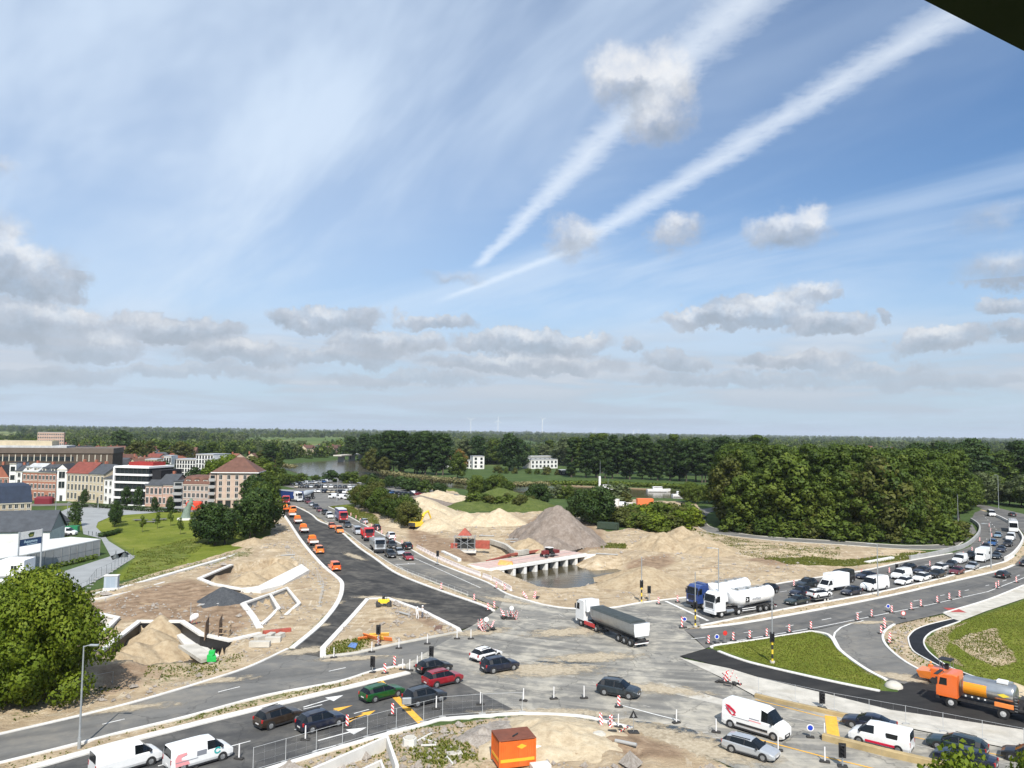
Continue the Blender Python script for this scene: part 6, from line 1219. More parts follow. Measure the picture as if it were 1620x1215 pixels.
# white-walled concrete shaft cut by the bottom edge, and loose things on the weedy strip
p = [G(470, 1236), G(598, 1188), G(612, 1183), G(622, 1222), G(560, 1260)]; o = Vector((p[0][0], p[0][1], 0)); t = thing('concrete_shaft', 'white concrete shaft walls cut by the bottom edge', 'shaft', o)
q = [(a - o.x, b - o.y) for a, b in (G(440, 1262), G(612, 1184), G(628, 1232))]; ribbon(MB(), q, .3, -1., 1.1).build('wall', conc_w, t); q2 = [(a - o.x, b - o.y) for a, b in (G(470, 1275), G(602, 1212), G(612, 1240))]; ribbon(MB(), q2, .25, -1., .5).build('wall', conc_w, t)
x, y = G(648, 1181); t = thing('manhole_ring', 'white octagonal manhole ring on the weedy strip', 'manhole', (x, y, 0)); MB().cyl((0, 0, 0), (0, 0, .75), .62, n=8).build('ring', conc_w, t); MB().cyl((0, 0, .75), (0, 0, .85), .5, n=8).build('lid', conc, t); MB().cyl((0, 0, 0), (0, 0, .15), .75, n=8).build('base', conc, t)
for i, (a, b) in enumerate([((657, 1176), (683, 1162)), ((668, 1170), (690, 1178)), ((666, 1181), (690, 1181)), ((706, 1198), (716, 1211))]): tag(MB().bar((*G(*a), .05), (*G(*b), .08), .14, .12).build('timber_beam', mat('beam_pale', (.62, .60, .56), .8)), ['long pale beam pointing from the manhole ring to the road', 'pale beam right of the manhole ring', 'lower pale beam right of the manhole ring', 'short beam beside the stone slab on the weedy strip'][i], 'beam')
blk('stone_slab', 'flat stone slab lying on the weedy strip', 719, 1195, 1.3, .8, .25, conc, 'slab', .3); blk('stone_slab', 'pale boulder slab on the sand below the warning sign', 946, 1172, 1.5, 1.0, .9, conc, 'boulder', .6, -.1, .25); blk('junction_box', 'grey box on a post beside the yellow stop line', 643, 1130, .9, .3, .6, steelg, 'box', .2, 1.0)

# ------------------------------------------------------------------ traffic cones, beacons, lamps, signals, signs, fences
def striped(name, a, b, scale, ang):
    if name in MATS: return MATS[name]
    M = bpy.data.materials.new(name); M.use_nodes = True; g = NG(M.node_tree); bs = M.node_tree.nodes['Principled BSDF']; bs.inputs['Roughness'].default_value = .5
    x_, y_, z_ = g.sep(g.new('ShaderNodeTexCoord').outputs['Object']); f = g.m('FRACT', g.m('ADD', g.m('MULTIPLY', z_, scale), g.m('MULTIPLY', x_, ang)))
    g.put(bs.inputs['Base Color'], g.mix(g.m('GREATER_THAN', f, .5), a, b)); MATS[name] = M; return M
rw_m = striped('beacon_stripes', (.80, .78, .76), (.62, .03, .03), 2.6, 2.6); yb_m = striped('mast_stripes', (.80, .55, .05), (.03, .03, .03), .9, 0.); rwb_m = striped('board_stripes', (.80, .78, .76), (.62, .03, .03), 0., 2.2)
def beacon(label, px, py, group, h=1.15):
    x, y = G(px, py); t = thing('beacon', label, 'beacon', (x, y, .03), rs.uniform(-.35, .35), group); t.rotation_euler[1] = rs.uniform(-.04, .04)
    obj('panel', BPAN, t).scale = (1, 1, h / 1.15); obj('foot', BFOOT, t); return t
BPAN = MB().cbox(-.14, .14, -.03, .03, .12, 1.15, .02).mesh('panel', [rw_m]); BFOOT = MB().cbox(-.42, .42, -.2, .2, 0, .13, .04).mesh('foot', [rub_b])
WPOST = MB().cyl((0, 0, .1), (0, 0, 1.25), .07, .055, 10).mesh('post', [wht_m], 40)
def post(label, px, py, group):
    x, y = G(px, py); t = thing('delineator_post', label, 'post', (x, y, .03), rs.uniform(-.4, .4), group); t.rotation_euler[0] = rs.uniform(-.05, .05); obj('post', WPOST, t); obj('foot', BFOOT, t); return t
def row(fn, pts, place, group, what):
    for i, (a, b) in enumerate(pts): fn(f'{what}, {ordw(i)} from the left {place}', a, b, group)
row(beacon, [(1121, 1019), (1160, 1014), (1186, 1011), (1213, 1008), (1249, 1001), (1283, 996), (1357, 982), (1379, 976.5), (1411, 970), (1442, 965), (1457, 960), (1483, 954), (1502, 949), (1518, 945), (1576, 931), (1580, 928), (1608, 922)], 'along the empty lanes beside the grass wedge', 'beacons beside the grass wedge', 'red and white beacon')
row(beacon, [(1042, 956), (1072, 953), (1256, 928), (1363, 910), (1407, 907), (1471, 896), (1524, 881), (1538, 873), (1550, 857), (1555, 866), (1565, 834), (1567, 842), (1569, 850)], 'along the far side of the queue', 'beacons beyond the queue', 'red and white beacon')
row(beacon, [(698, 933), (750, 951), (772, 966), (782, 963), (785, 931), (798, 935)], 'round the fresh asphalt', 'beacons by the fresh asphalt', 'tall striped beacon')
row(beacon, [(540, 808), (547, 812), (555, 817), (563, 821), (570, 826), (578, 830), (588, 835), (597, 840), (604, 845), (613, 850), (624, 856), (636, 862)], 'along the road past the roadside bushes', 'beacons past the roadside bushes', 'white and red beacon')
row(beacon, [(1407, 1018), (1394, 1003), (1399, 990), (1400, 995), (1408, 1014)], 'at the mouth of the curved slip road', 'beacons at the slip road', 'red and white beacon')
row(beacon, [(549, 1151), (621, 1132), (979, 1119), (598, 1021), (609, 1066), (624, 1054)], 'among the white posts of the junction', 'beacons among the white posts', 'narrow red and white beacon')
row(post, [(528, 1041), (588, 1032), (631, 1026), (676, 1019), (723, 1011), (745, 1011)], 'along the lower kerb of the sand island', 'posts at the sand island', 'white delineator post'); row(post, [(637, 1060), (648, 1061), (660, 1055), (667, 1049), (681, 1045)], 'at the tip of the grassy median', 'posts at the median tip', 'white delineator post')
row(post, [(305, 1215), (378, 1201), (483, 1171), (690, 1122), (760, 1115), (828, 1109), (876, 1106), (924, 1105), (978, 1151), (1070, 1144), (1133, 1159), (1231, 1188), (1304, 1166), (1305, 1206)], 'along the lower edge of the junction', 'posts along the lower edge', 'white delineator post')
# clusters of folded red and white barriers waiting on the junction
def cluster(label, px, py, n, seed):
    x, y = G(px, py); t = thing('barrier_stack', label, 'barriers', (x, y, .03)); r_ = random.Random(seed)
    for k in range(n):
        o = MB().cbox(-.16, .16, -.03, .03, 0, 1.2, .02).build('panel', rw_m, t); o.location = (r_.uniform(-1.2, 1.2), r_.uniform(-.9, .9), r_.uniform(.05, .3)); o.rotation_euler = (r_.uniform(-.9, .9), r_.uniform(-.5, .5), r_.uniform(0, 3))
        o = obj('foot', BFOOT, t); o.location = (r_.uniform(-1.3, 1.3), r_.uniform(-.9, .9), .14 * (k % 3)); o.rotation_euler = (0, 0, r_.uniform(0, 3))
    if seed > 2: return
    o = MB().cyl((0, -.02, 0), (0, .02, 0), .33, n=18).build('round_sign', wht_m, t); o.location = (.3, -.2, 1.6); MB().cyl((.3, -.16, 0), (.3, -.16, 1.6), .03, n=6).build('pole', steelg, t)
cluster('jumble of red white beacons and a round sign near the fresh asphalt', 806, 979, 8, 1); cluster('jumble of red and white beacons at the corner of the fresh asphalt', 766, 998, 7, 2); cluster('toppled white and red barriers beside the pale pavement strip', 1156, 1082, 5, 3); cluster('white and red barriers with a sign beside the pond bend', 840, 947, 4, 4); cluster('fallen red and white barriers lying on the verge below the junction', 962, 1158, 4, 5)
# plastic barrier wall along the site
jb = MB().loft([[(x, -.22, 0), (x, .22, 0), (x, .22, .2), (x, .08, .5), (x, .07, .85), (x, -.07, .85), (x, -.08, .5), (x, -.22, .2)] for x in (-.95, .95)]).mesh('plastic_barrier', [mat('barrier_pinkish', (.74, .66, .62), .55, 0, .1, 1.5, dirt=((.6, .32, .28), .3))])
pts = smooth_line(GP([(650, 866), (680, 882), (724, 902), (771, 920), (800, 936)]), 8); L_ = 0; k = 0
for a, b in zip(pts[:-1], pts[1:]):
    L_ += (b - a).length
    if L_ > 2.05: L_ -= 2.05; o = obj('plastic_barrier', jb); o.location = (b.x + .9, b.y + .5, 0); o.rotation_euler = (0, 0, math.atan2((b - a).y, (b - a).x)); tag(o, f'pale plastic barrier, {ordw(k)} from the far end of the row by the site', 'barrier', 'plastic barriers along the site'); k += 1
def lamp(label, px, py, ty, arm=1.6, side=1, m=steelg):
    x, y = G(px, py); h = max(4., HT(px, py, ty)); t = thing('street_lamp', label, 'street lamp', (x, y, 0), 0., 'street lamps')
    MB().cyl((0, 0, 0), (0, 0, h), .11, .06, 10).build('pole', m, t, 40); MB().cyl((0, 0, 0), (0, 0, 1.0), .15, .15, 10).build('base', m, t, 40); MB().tube([(0, 0, h - .05), (side * arm * .5, 0, h + .08), (side * arm, 0, h + .1)], .04, 6).build('arm', m, t); MB().cbox(side * arm - .4, side * arm + .4, -.14, .14, h + .04, h + .16, .03).build('lamp_head', m, t); return t
lamp('tall grey street lamp on the grassy median at bottom left', 125, 1185, 1022, .9); lamp('street lamp behind the silo lorry', 1137, 975, 868, 1.4, -1); lamp('street lamp on the median beside the big white van', 1389, 943, 861, 1.5, -1); lamp('pale street lamp in front of the dark wood', 1516, 836, 782, 1.0, -1); lamp('street lamp on the median beside the camper van', 1568, 899, 829, 1.5, -1); lamp('street lamp at the top of the ramp, right of the wood', 1580, 806, 752, 1.0, -1)
lamp('street lamp beyond the wood near the ramp', 1507, 800, 763, 1.); lamp('left street lamp of the pair beside the roadside bushes', 533, 793, 757, 1., -1); lamp('right street lamp of the pair beside the roadside bushes', 570, 801, 764, 1., -1); lamp('street lamp in the riverside car park', 508, 780, 759, .8); lamp('slim lamp post in front of the white gabled house', 88, 808, 759, .5); lamp('lamp post beside the path to the park', 106, 822, 795, .4); lamp('lamp post in front of the cream row house', 155, 805, 789, .4)
def signal(label, px, py, ty, cantil=False, band=False, heads=((0, 0),)):
    x, y = G(px, py); h = HT(px, py, ty); t = thing('traffic_light', label, 'traffic light', (x, y, 0), rs.uniform(-.3, .3), 'traffic lights')
    MB().cyl((0, 0, 0), (0, 0, h), .08, .06, 10).build('pole', steelg, t, 40)
    if band: MB().cyl((0, 0, .25), (0, 0, 3.0), .12, .12, 10).build('striped_band', yb_m, t, 40); MB().cyl((0, 0, 0), (0, 0, .25), .3, .3, 10).build('foot', conc, t)
    else: MB().cbox(-.4, .4, -.3, .3, 0, .12, .03).build('foot', rub_b, t)
    zt = h if not band else 3.6
    hd = MB().cbox(-.17, .17, -.14, .14, zt - 1.0, zt, .03)
    for k in range(3): hd.cyl((0, -.14, zt - .17 - k * .32), (0, -.30, zt - .15 - k * .32), .12, .13, 10, caps=False)
    hd.build('signal_head', trim_m, t); MB().box(-.30, .30, .02, .05, zt - 1.12, zt + .12).build('backboard', trim_m, t); return t
signal('yellow banded traffic light mast in front of the pond', 1015, 954, 881, band=True); signal('yellow banded traffic light mast beside the silo lorry cab', 1100, 992, 905, band=True); signal('yellow banded mast on the grass wedge', 1222, 1049, 945, band=True)
for lb_, a, b, c in [('black signal head on a thin post beyond the pond traffic mast', 1027, 951, 928), ('black signal beside the plastic barriers of the building site', 692, 893, 872), ('black signal head standing on the sand island', 598, 1022, 990), ('black signal at the tip of the grassy median', 682, 1046, 1024), ('black signal on the lane beside the grassy median', 589, 1064, 1040), ('black signal on the pale pavement strip', 1301, 1120, 1096), ('black signal in front of the ochre lane divider', 1333, 1213, 1178), ('dark signal box beside the queue in the bend', 1419, 905, 893)]: signal(lb_, a, b, c)
x, y = G(1002, 1160); t = thing('warning_sign', 'triangular warning sign on a post seen from behind', 'sign', (x, y, .03), .1); MB().cyl((0, 0, 0), (0, 0, 1.6), .03, n=6).build('post', steelg, t); MB().prism([(-.42, 0), (.42, 0), (0, .74)], -.015, .015).xf(Matrix.Translation((0, 0, 1.35)) @ Matrix.Rotation(math.pi / 2, 4, 'X')).build('plate', trim_m, t); MB().cbox(-.5, .5, -.4, .4, 0, .15, .04).build('foot', rub_b, t); MB().prism([(-.12, .12), (.12, .12), (0, .5)], .016, .02).xf(Matrix.Translation((0, 0, 1.35)) @ Matrix.Rotation(math.pi / 2, 4, 'X')).build('symbol', steelg, t)
blue_m = mat('sign_blue', (.015, .05, .42), .4)
def round_sign(label, px, py, ty, m, ring=None, r=.32):
    x, y = G(px, py); h = max(1.2, HT(px, py, ty)); t = thing('road_sign', label, 'sign', (x, y, .03), rs.uniform(-.3, .3)); MB().cyl((0, 0, 0), (0, 0, h), .03, n=6).build('post', steelg, t); MB().cyl((0, -.05, h - r), (0, -.03, h - r), r, n=20).build('disc', ring or m, t); MB().cyl((0, -.07, h - r), (0, -.045, h - r), r * .72, n=20).build('face', m, t); MB().cbox(-.35, .35, -.2, .2, 0, .12, .03).build('foot', rub_b, t)
round_sign('round blue arrow sign on the empty lanes above the curved slip road', 1405, 968, 957, blue_m, wht_m); round_sign('blue sign at the tip of the grass wedge', 1134, 1018, 1004, blue_m, wht_m); round_sign('round red sign at the corner of the grass wedge', 1147, 1018, 998, red_m); round_sign('blue sign with white rim on the lane beside the tall delivery van', 1282, 1167, 1146, blue_m, wht_m); round_sign('round white sign with red rim above the curved slip road', 1429, 979, 969, wht_m, red_m, .36); round_sign('small blue sign at the median nose beside the silo lorry', 1083, 993, 976, blue_m, wht_m)
beacon('red and white beacon at the median nose beside the silo lorry', 1079, 994, 'beacons at the median nose', 1.6)
fence_m = mat('fence_grey', (.50, .51, .51), .6, .1)
def fence(label, px, h=2.0, m=fence_m, sp=3.4, wires=True, bars=(.1, .98), cat='fence', name='mesh_fence'):
    p = GP(px); o = Vector((p[0][0], p[0][1], 0)); p = [Vector(q) - o.xy for q in p]; t = thing(name, label, cat, o); pos = [p[0]]
    for a, b in zip(p[:-1], p[1:]):
        n = max(1, round((b - a).length / sp)); pos += [a + (b - a) * (k + 1) / n for k in range(n)]
    PM = MB().cyl((0, 0, 0), (0, 0, h), .024, n=6).mesh('post', [m]); FM = MB().cbox(-.35, .35, -.12, .12, 0, .13, .03).mesh('foot', [conc_g])
    for q in pos:
        obj('post', PM, t, (q.x, q.y, 0))
        if wires: obj('foot', FM, t, (q.x, q.y, 0))
    for a, b in zip(pos[:-1], pos[1:]):
        mb = MB()
        for z in bars: mb.bar((a.x, a.y, h * z), (b.x, b.y, h * z), .022, .022)
        mb.build('rail', m, t)
        if wires:
            mb = MB(); n = int((b - a).length / .9)
            for k in range(1, n): q = a + (b - a) * k / n; mb.cyl((q.x, q.y, h * .1), (q.x, q.y, h * .98), .003, n=3, caps=False)
            for k in (2, 4): mb.cyl((a.x, a.y, h * (.1 + .148 * k)), (b.x, b.y, h * (.1 + .148 * k)), .003, n=3, caps=False)
            mb.build('wire_mesh', m, t)
fence('steel mesh site fence along the lower edge of the newer asphalt', [(400, 1222), (500, 1192), (581, 1167), (670, 1143), (700, 1135), (763, 1130), (826, 1127)]); fence('steel mesh site fence along the pale pavement strip', [(1200, 1098), (1320, 1125), (1433, 1146), (1620, 1184), (1700, 1200)], 1.8); dk = mat('fence_dark', (.05, .06, .06), .6)
fence('dark mesh fence round the grey yard', [(118, 944), (137, 936), (152, 916), (176, 905), (211, 880)], 1.8, dk, 2.6); fence('low steel railing on the divider beside the fresh asphalt', [(628, 902), (690, 926), (740, 945)], 1.0, fence_m, 2.5, False, (.5, .95)); fence('guard rail along the lane in front of the dark wood', [(1140, 837), (1200, 846), (1324, 854), (1433, 861), (1500, 861)], .9, steelg, 4., False, (.55, .92), 'guard rail', 'guard_rail'); fence('bent steel railing at the foot of the big leafy tree', [(122, 1098), (150, 1092), (178, 1086)], 1.6, steelg, 2.5, False); fence('mesh fence on the sand above the curved kerb of the fresh asphalt', [(452, 872), (470, 890), (500, 912), (512, 935), (505, 960)], 1.6, fence_m, 3.)
for i, (a, b) in enumerate([(140, 846), (146, 847), (152, 848), (159, 849)]): x, y = G(a, b); tag(MB().cyl((0, 0, 0), (0, 0, 1.0), .07, n=8).build('bollard', dk), f'dark bollard across the path to the park, {ordw(i)} from the left', 'bollard', 'bollards on the path').location = (x, y, 0)
for i, (a, b) in enumerate([(183, 883), (197, 881)]): x, y = G(a, b); t = thing('planter', ['left', 'right'][i] + ' dark planter post at the entrance of the grey yard', 'planter', (x, y, 0)); MB().cyl((0, 0, 0), (0, 0, .8), .8, .3, 10).build('tub', dk, t); MB().cyl((0, 0, .8), (0, 0, 1.6), .1, .05, 6).build('post', dk, t)

# worker in orange beside the paver
hv = mat('hivis_orange', (.90, .16, .03), .7, 0, .1, 9); skin_m = mat('skin', (.50, .30, .21), .6); hat_m = mat('helmet', (.80, .30, .05), .4)
def person(label, px, py, rz, top=hv, legs=hv, hat=hat_m):
    x, y = G(px, py); t = thing('person', label, 'person', (x, y, .03), rz)
    V = [(0, 0, .95), (0, 0, 1.18), (0, .01, 1.42), (0, .0, 1.52), (0, .02, 1.62), (0, .03, 1.74), (-.10, 0, .90), (-.12, .04, .50), (-.13, -.02, .08), (-.13, .12, .04), (.10, 0, .90), (.13, -.05, .50), (.15, -.12, .08), (.15, .02, .04), (-.19, 0, 1.43), (-.25, -.02, 1.16), (-.22, .14, .95), (-.22, .22, .93), (.19, 0, 1.43), (.26, .02, 1.16), (.23, .16, .98), (.23, .24, .96)]
    E = [(0, 1), (1, 2), (2, 3), (3, 4), (4, 5), (0, 6), (6, 7), (7, 8), (8, 9), (0, 10), (10, 11), (11, 12), (12, 13), (2, 14), (14, 15), (15, 16), (16, 17), (2, 18), (18, 19), (19, 20), (20, 21)]
    rad = [.15, .15, .17, .06, .09, .10, .10, .075, .055, .045, .10, .075, .055, .045, .075, .055, .04, .045, .075, .055, .04, .045]
    me = bpy.data.meshes.new('body'); me.from_pydata(V, E, []); o = obj('body', me, t); s = o.modifiers.new('s', 'SKIN'); sv = me.skin_vertices[0].data
    for k, r in enumerate(rad): sv[k].radius = (r, r * (.75 if k < 3 else 1))
    sv[0].use_root = True; sb = o.modifiers.new('u', 'SUBSURF'); sb.levels = sb.render_levels = 1
    dg = bpy.context.evaluated_depsgraph_get(); m2 = bpy.data.meshes.new_from_object(o.evaluated_get(dg)); o.modifiers.clear(); o.data = m2; m2.materials.clear()
    for mm in (top, legs, skin_m, trim_m): m2.materials.append(mm)
    for f in m2.polygons:
        c = f.center; f.material_index = 3 if c.z < .09 else 2 if (c.z > 1.50 or (abs(c.x) > .17 and c.y > .17 and c.z < 1.02)) else 1 if c.z < .95 else 0; f.use_smooth = True
    MB().loft([[(.125 * k * math.cos(a), .03 + .14 * k * math.sin(a), z) for a in np.linspace(0, 6.283, 13)[:-1]] for k, z in ((1.15, 1.72), (1.0, 1.76), (.8, 1.83), (.3, 1.87))]).build('helmet', hat, t, 50)
person('worker in orange high-visibility clothes standing by the paving machine', 1473, 1072, -.6); person('worker in white beside the upper edge of the sand island', 660, 980, .4, wht_m, wht_m, wht_m); person('second worker in white beside the upper edge of the sand island', 668, 978, -.9, wht_m, mat('work_trousers', (.10, .11, .14), .8), wht_m)

# clods and stones strewn over the churned sand, too many to count
def clods():
    rg = np.random.RandomState(9); V = []; F = []; base = np.array([(1, 0, 0), (-1, 0, 0), (0, 1, 0), (0, -1, 0), (0, 0, .8), (0, 0, -.5)]); tri = np.array([(0, 2, 4), (2, 1, 4), (1, 3, 4), (3, 0, 4), (2, 0, 5), (1, 2, 5), (3, 1, 5), (0, 3, 5)])
    for p, n in zip(sand_polys()['sand'][:5], (1500, 220, 2200, 1300, 160)):
        q = np.array(GP(p)); x = rg.uniform(q[:, 0].min(), q[:, 0].max(), n * 5); y = rg.uniform(q[:, 1].min(), q[:, 1].max(), n * 5); s = (sdist(x, y, q) < -.4) & (fbm(x, y, 7., 3, 61) > .5)
        for w in RW.values(): s &= sdist(x, y, w, 2.) > .4
        x, y = x[s][:n], y[s][:n]; m_ = len(x); sz = np.exp(rg.normal(-1.9, .5, m_)); c = np.stack([x, y, gz(x, y) + sz * .2], 1)
        v = c[:, None] + base[None] * sz[:, None, None] * rg.uniform(.6, 1.4, (m_, 6, 3)); o = sum(len(k) for k in V); V.append(v.reshape(-1, 3)); F.append((tri[None] + (np.arange(m_) * 6 + o)[:, None, None]).reshape(-1, 3))
    me = bpy.data.meshes.new('clods'); me.from_pydata(np.concatenate(V).tolist(), [], np.concatenate(F).tolist()); me.materials.append(rub_m); tag(obj('clods', me), 'clods and stones strewn over the sand', kind='stuff')
clods()
for i, (px, py, L, rz, pipe) in enumerate([(690, 905, 4, -.5, 0), (700, 912, 3, -.4, 0), (815, 856, 5, .2, 1), (823, 860, 5, .1, 1), (800, 850, 4, -.6, 0), (870, 872, 4, .5, 0), (960, 880, 5, -.3, 1), (1000, 872, 3, .8, 0), (600, 985, 3, .3, 0), (640, 975, 2.5, -.8, 1), (480, 930, 3, .9, 0), (330, 960, 3, .2, 1), (230, 955, 2.5, -.4, 0), (290, 965, 2., .7, 0), (425, 890, 3, -.3, 0), (455, 880, 3, .5, 1), (740, 845, 4, .3, 0), (770, 850, 4, -.2, 1), (780, 840, 3, .6, 0), (1120, 900, 4, .2, 0), (930, 1195, 2.5, .4, 0), (990, 1185, 2., -.5, 1)]):
    x, y = G(px, py); b = MB().cyl((-L / 2, 0, .2), (L / 2, 0, .22), .16, n=10) if pipe else MB().cbox(-L / 2, L / 2, -.14, .14, 0, .1, .01).cbox(-L / 2 + .2, L / 2 + .3, .1, .36, .02, .12, .01)
    o = b.build('pipe' if pipe else 'timber', conc_g if pipe else wood_m); o.location = (x, y, float(gz(np.array(x), np.array(y)))); o.rotation_euler = (0, 0, rz); tag(o, ('grey pipe' if pipe else 'loose timber') + f' left lying on the building site, {ordw(i)} of the scattered pieces', 'pipe' if pipe else 'timber', 'loose pieces on the building site')
# ------------------------------------------------------------------ buildings
def wall_mat(n, c, d=None): return mat('wall_' + n, c, .9, 0, .10, .5, .15, 4, dirt=(d or tuple(k * .6 for k in c), .35), spec=.15)
BR = {'red': (.34, .13, .085), 'cream': (.52, .44, .31), 'pink': (.50, .33, .26), 'pinkgrey': (.44, .35, .29), 'white': (.72, .71, .68), 'brown': (.10, .075, .058), 'beige': (.50, .38, .30), 'grey': (.34, .34, .33), 'stone': (.46, .38, .27), 'yellow': (.55, .50, .28), 'dark': (.025, .025, .028), 'orange': (.36, .17, .115), 'darkred': (.28, .035, .03)}
RF = {'slate': (.060, .066, .075), 'red': (.20, .052, .036), 'brown': (.135, .062, .042), 'grey': (.13, .135, .14), 'blue': (.020, .032, .060), 'pale': (.46, .47, .47), 'orange': (.24, .09, .055), 'dark': (.035, .035, .038)}
def wm(k): return wall_mat(k, BR[k])
def rm(k): return mat('roof_' + k, RF[k], .8, 0, .18, .8, .3, 5, dirt=(tuple(q * .6 for q in RF[k]), .4))
win_g = mat('window_glass', (.020, .025, .030), .12, 0, spec=.7); win_f = mat('window_frame', (.62, .60, .56), .7); win_d = mat('window_frame_dark', (.05, .05, .05), .6); stone_t = mat('stone_trim', (.58, .53, .44), .9, 0, .1, 1)
WIN = {}
def win_mesh(w, h, fr=win_f, arch=False):
    k = (round(w, 2), round(h, 2), fr.name, arch)
    if k not in WIN:
        b = MB(); f = .08
        b.box(-w / 2 - f, w / 2 + f, -.05, .0, -f, 0).box(-w / 2 - f, w / 2 + f, -.05, .0, h, h + f).box(-w / 2 - f, -w / 2, -.05, .0, 0, h).box(w / 2, w / 2 + f, -.05, .0, 0, h).box(-.03, .03, -.035, -.01, 0, h)
        b.box(-w / 2 - .15, w / 2 + .15, -.14, 0, -f - .08, -f)
        b.box(-w / 2, w / 2, -.02, .0, 0, h, 1)
        if arch: b.prism([(-w / 2 - f, 0), (w / 2 + f, 0), (w * .35, .28), (0, .36), (-w * .35, .28)], -.05, 0, 0) if False else b.box(-w / 2 - f, w / 2 + f, -.09, 0, h + f, h + f + .16)
        WIN[k] = b.mesh('window', [fr, win_g])
    return WIN[k]
def windows(t, W_, z0, fh, rows, cols, w=1.0, h=1.5, fr=win_f, arch=False, x0=None, x1=None, y=0., skip=()):
    me = win_mesh(w, h, fr, arch); x0 = 0 if x0 is None else x0; x1 = W_ if x1 is None else x1
    for r in range(rows):
        for c in range(cols):
            if (r, c) in skip: continue
            obj('window', me, t, (x0 + (c + .5) * (x1 - x0) / cols, y, z0 + r * fh))
def frame(pl, pr): 
    A, B = Vector(G(*pl)), Vector(G(*pr)); d = B - A; return A, d.length, math.atan2(d.y, d.x)
def gable(mb, W_, D, h, hr, ov=.35, mi=0):
    """pitched roof with its ridge along the front"""
    th = .18
    return mb.add([(-ov, -ov, h - .05), (W_ + ov, -ov, h - .05), (W_ + ov, D / 2, hr), (-ov, D / 2, hr), (W_ + ov, D + ov, h - .05), (-ov, D + ov, h - .05)] + [(-ov, -ov, h - .05 + th), (W_ + ov, -ov, h - .05 + th), (W_ + ov, D / 2, hr + th), (-ov, D / 2, hr + th), (W_ + ov, D + ov, h - .05 + th), (-ov, D + ov, h - .05 + th)],
                  [(0, 3, 2, 1), (3, 5, 4, 2), (6, 7, 8, 9), (9, 8, 10, 11), (0, 1, 7, 6), (4, 5, 11, 10), (1, 2, 8, 7), (2, 4, 10, 8), (3, 0, 6, 9), (5, 3, 9, 11)], mi)
def house(label, pl, pr, eave, ridge, wall, roof, rows, cols, D=10., kind='gable', w=1.0, h=1.5, fr=win_f, arch=False, dorm=0, group=None, chim=1, door=True, name='house', band=None, z1=None, grp=1):
    A, W_, a = frame(pl, pr); mx = (pl[0] + pr[0]) / 2; my = (pl[1] + pr[1]) / 2
    h_ = HT(mx, my, eave) if eave > 60 else eave; hr = (HC + ray(mx, ridge).z * ((A.y + D / 2) / ray(mx, ridge).y)) if ridge > 60 else ridge
    hr = max(hr, h_ + .4); t = thing(name, label, 'building' if name != 'house' else 'house', (A.x, A.y, 0), a, group)
    MB().box(0, W_, 0, D, -.3, h_).build('wall', wm(wall), t)
    if kind == 'gable':
        rf = gable(MB(), W_, D, h_, hr).build('roof', rm(roof), t); MB().add([(.01, .01, h_), (.01, D - .01, h_), (.01, D / 2, hr), (W_ - .01, .01, h_), (W_ - .01, D - .01, h_), (W_ - .01, D / 2, hr)], [(0, 2, 1), (3, 4, 5)]).build('gable_wall', wm(wall), t)
    elif kind == 'front':
        rf = MB().add([(-.3, -.3, h_), (W_ / 2, -.3, hr), (W_ + .3, -.3, h_), (-.3, D, h_), (W_ / 2, D, hr), (W_ + .3, D, h_), (-.3, -.3, h_ - .2), (W_ + .3, -.3, h_ - .2)], [(0, 1, 4, 3), (1, 2, 5, 4), (3, 4, 5)]).build('roof', rm(roof), t); MB().add([(0, 0, h_), (W_, 0, h_), (W_ / 2, 0, hr - .1)], [(0, 1, 2)]).build('gable_wall', wm(wall), t)
    elif kind == 'mansard':
        rf = MB().loft([[(-.2, -.2, h_), (W_ + .2, -.2, h_), (W_ + .2, D + .2, h_), (-.2, D + .2, h_)], [(.3, 1.4, hr - .4), (W_ - .3, 1.4, hr - .4), (W_ - .3, D - 1.4, hr - .4), (.3, D - 1.4, hr - .4)], [(1, 4, hr), (W_ - 1, 4, hr), (W_ - 1, D - 4, hr), (1, D - 4, hr)]]).build('roof', rm(roof), t)
    else: rf = MB().box(-.1, W_ + .1, -.1, D + .1, h_, h_ + .25).build('roof', rm(roof), t)
    fh = (h_ - .9) / rows; hh = min(h, fh * .66)
    windows(t, W_, .9 + (fh - hh) * .25, fh, rows, cols, min(w, W_ / cols * .6), hh, fr, arch, skip=((0, cols // 2),) if door else ())
    if door: MB().box(W_ / cols * (cols // 2 + .5) - .5, W_ / cols * (cols // 2 + .5) + .5, -.06, 0, 0, 2.2).build('door', win_d, t)
    MB().box(-.02, W_ + .02, -.22, 0, h_ - .32, h_ - .08).build('cornice', stone_t, t)
    if band:
        for r in range(1, rows): MB().box(0, W_, -.05, 0, .7 + r * fh, .88 + r * fh).build('band_course', stone_t, t)
    for k in range(chim): MB().box(W_ * (.2 + .55 * k) - .4, W_ * (.2 + .55 * k) + .4, D / 2 - .1, D / 2 + .8, hr - .8, hr + 1.1).build('chimney', wm('red'), rf)
    for k in range(dorm):
        x = W_ * (k + .5) / dorm; zt = h_ + (hr - h_) * .55
        MB().box(x - .8, x + .8, .5, 3.0, h_ + .1, zt).build('dormer', stone_t, rf); obj('dormer_window', win_mesh(.9, max(.6, (zt - h_) * .6), fr), rf, (x, .5, h_ + .35)); MB().loft([[(x - .95, .3, zt), (x + .95, .3, zt), (x + .95, 3.2, zt), (x - .95, 3.2, zt)], [(x - .3, .3, zt + .5), (x + .3, .3, zt + .5), (x + .3, 3.2, zt + .5), (x - .3, 3.2, zt + .5)]]).build('dormer_roof', rm(roof), rf)
    return t, W_, h_
RS = 'row houses along the square'
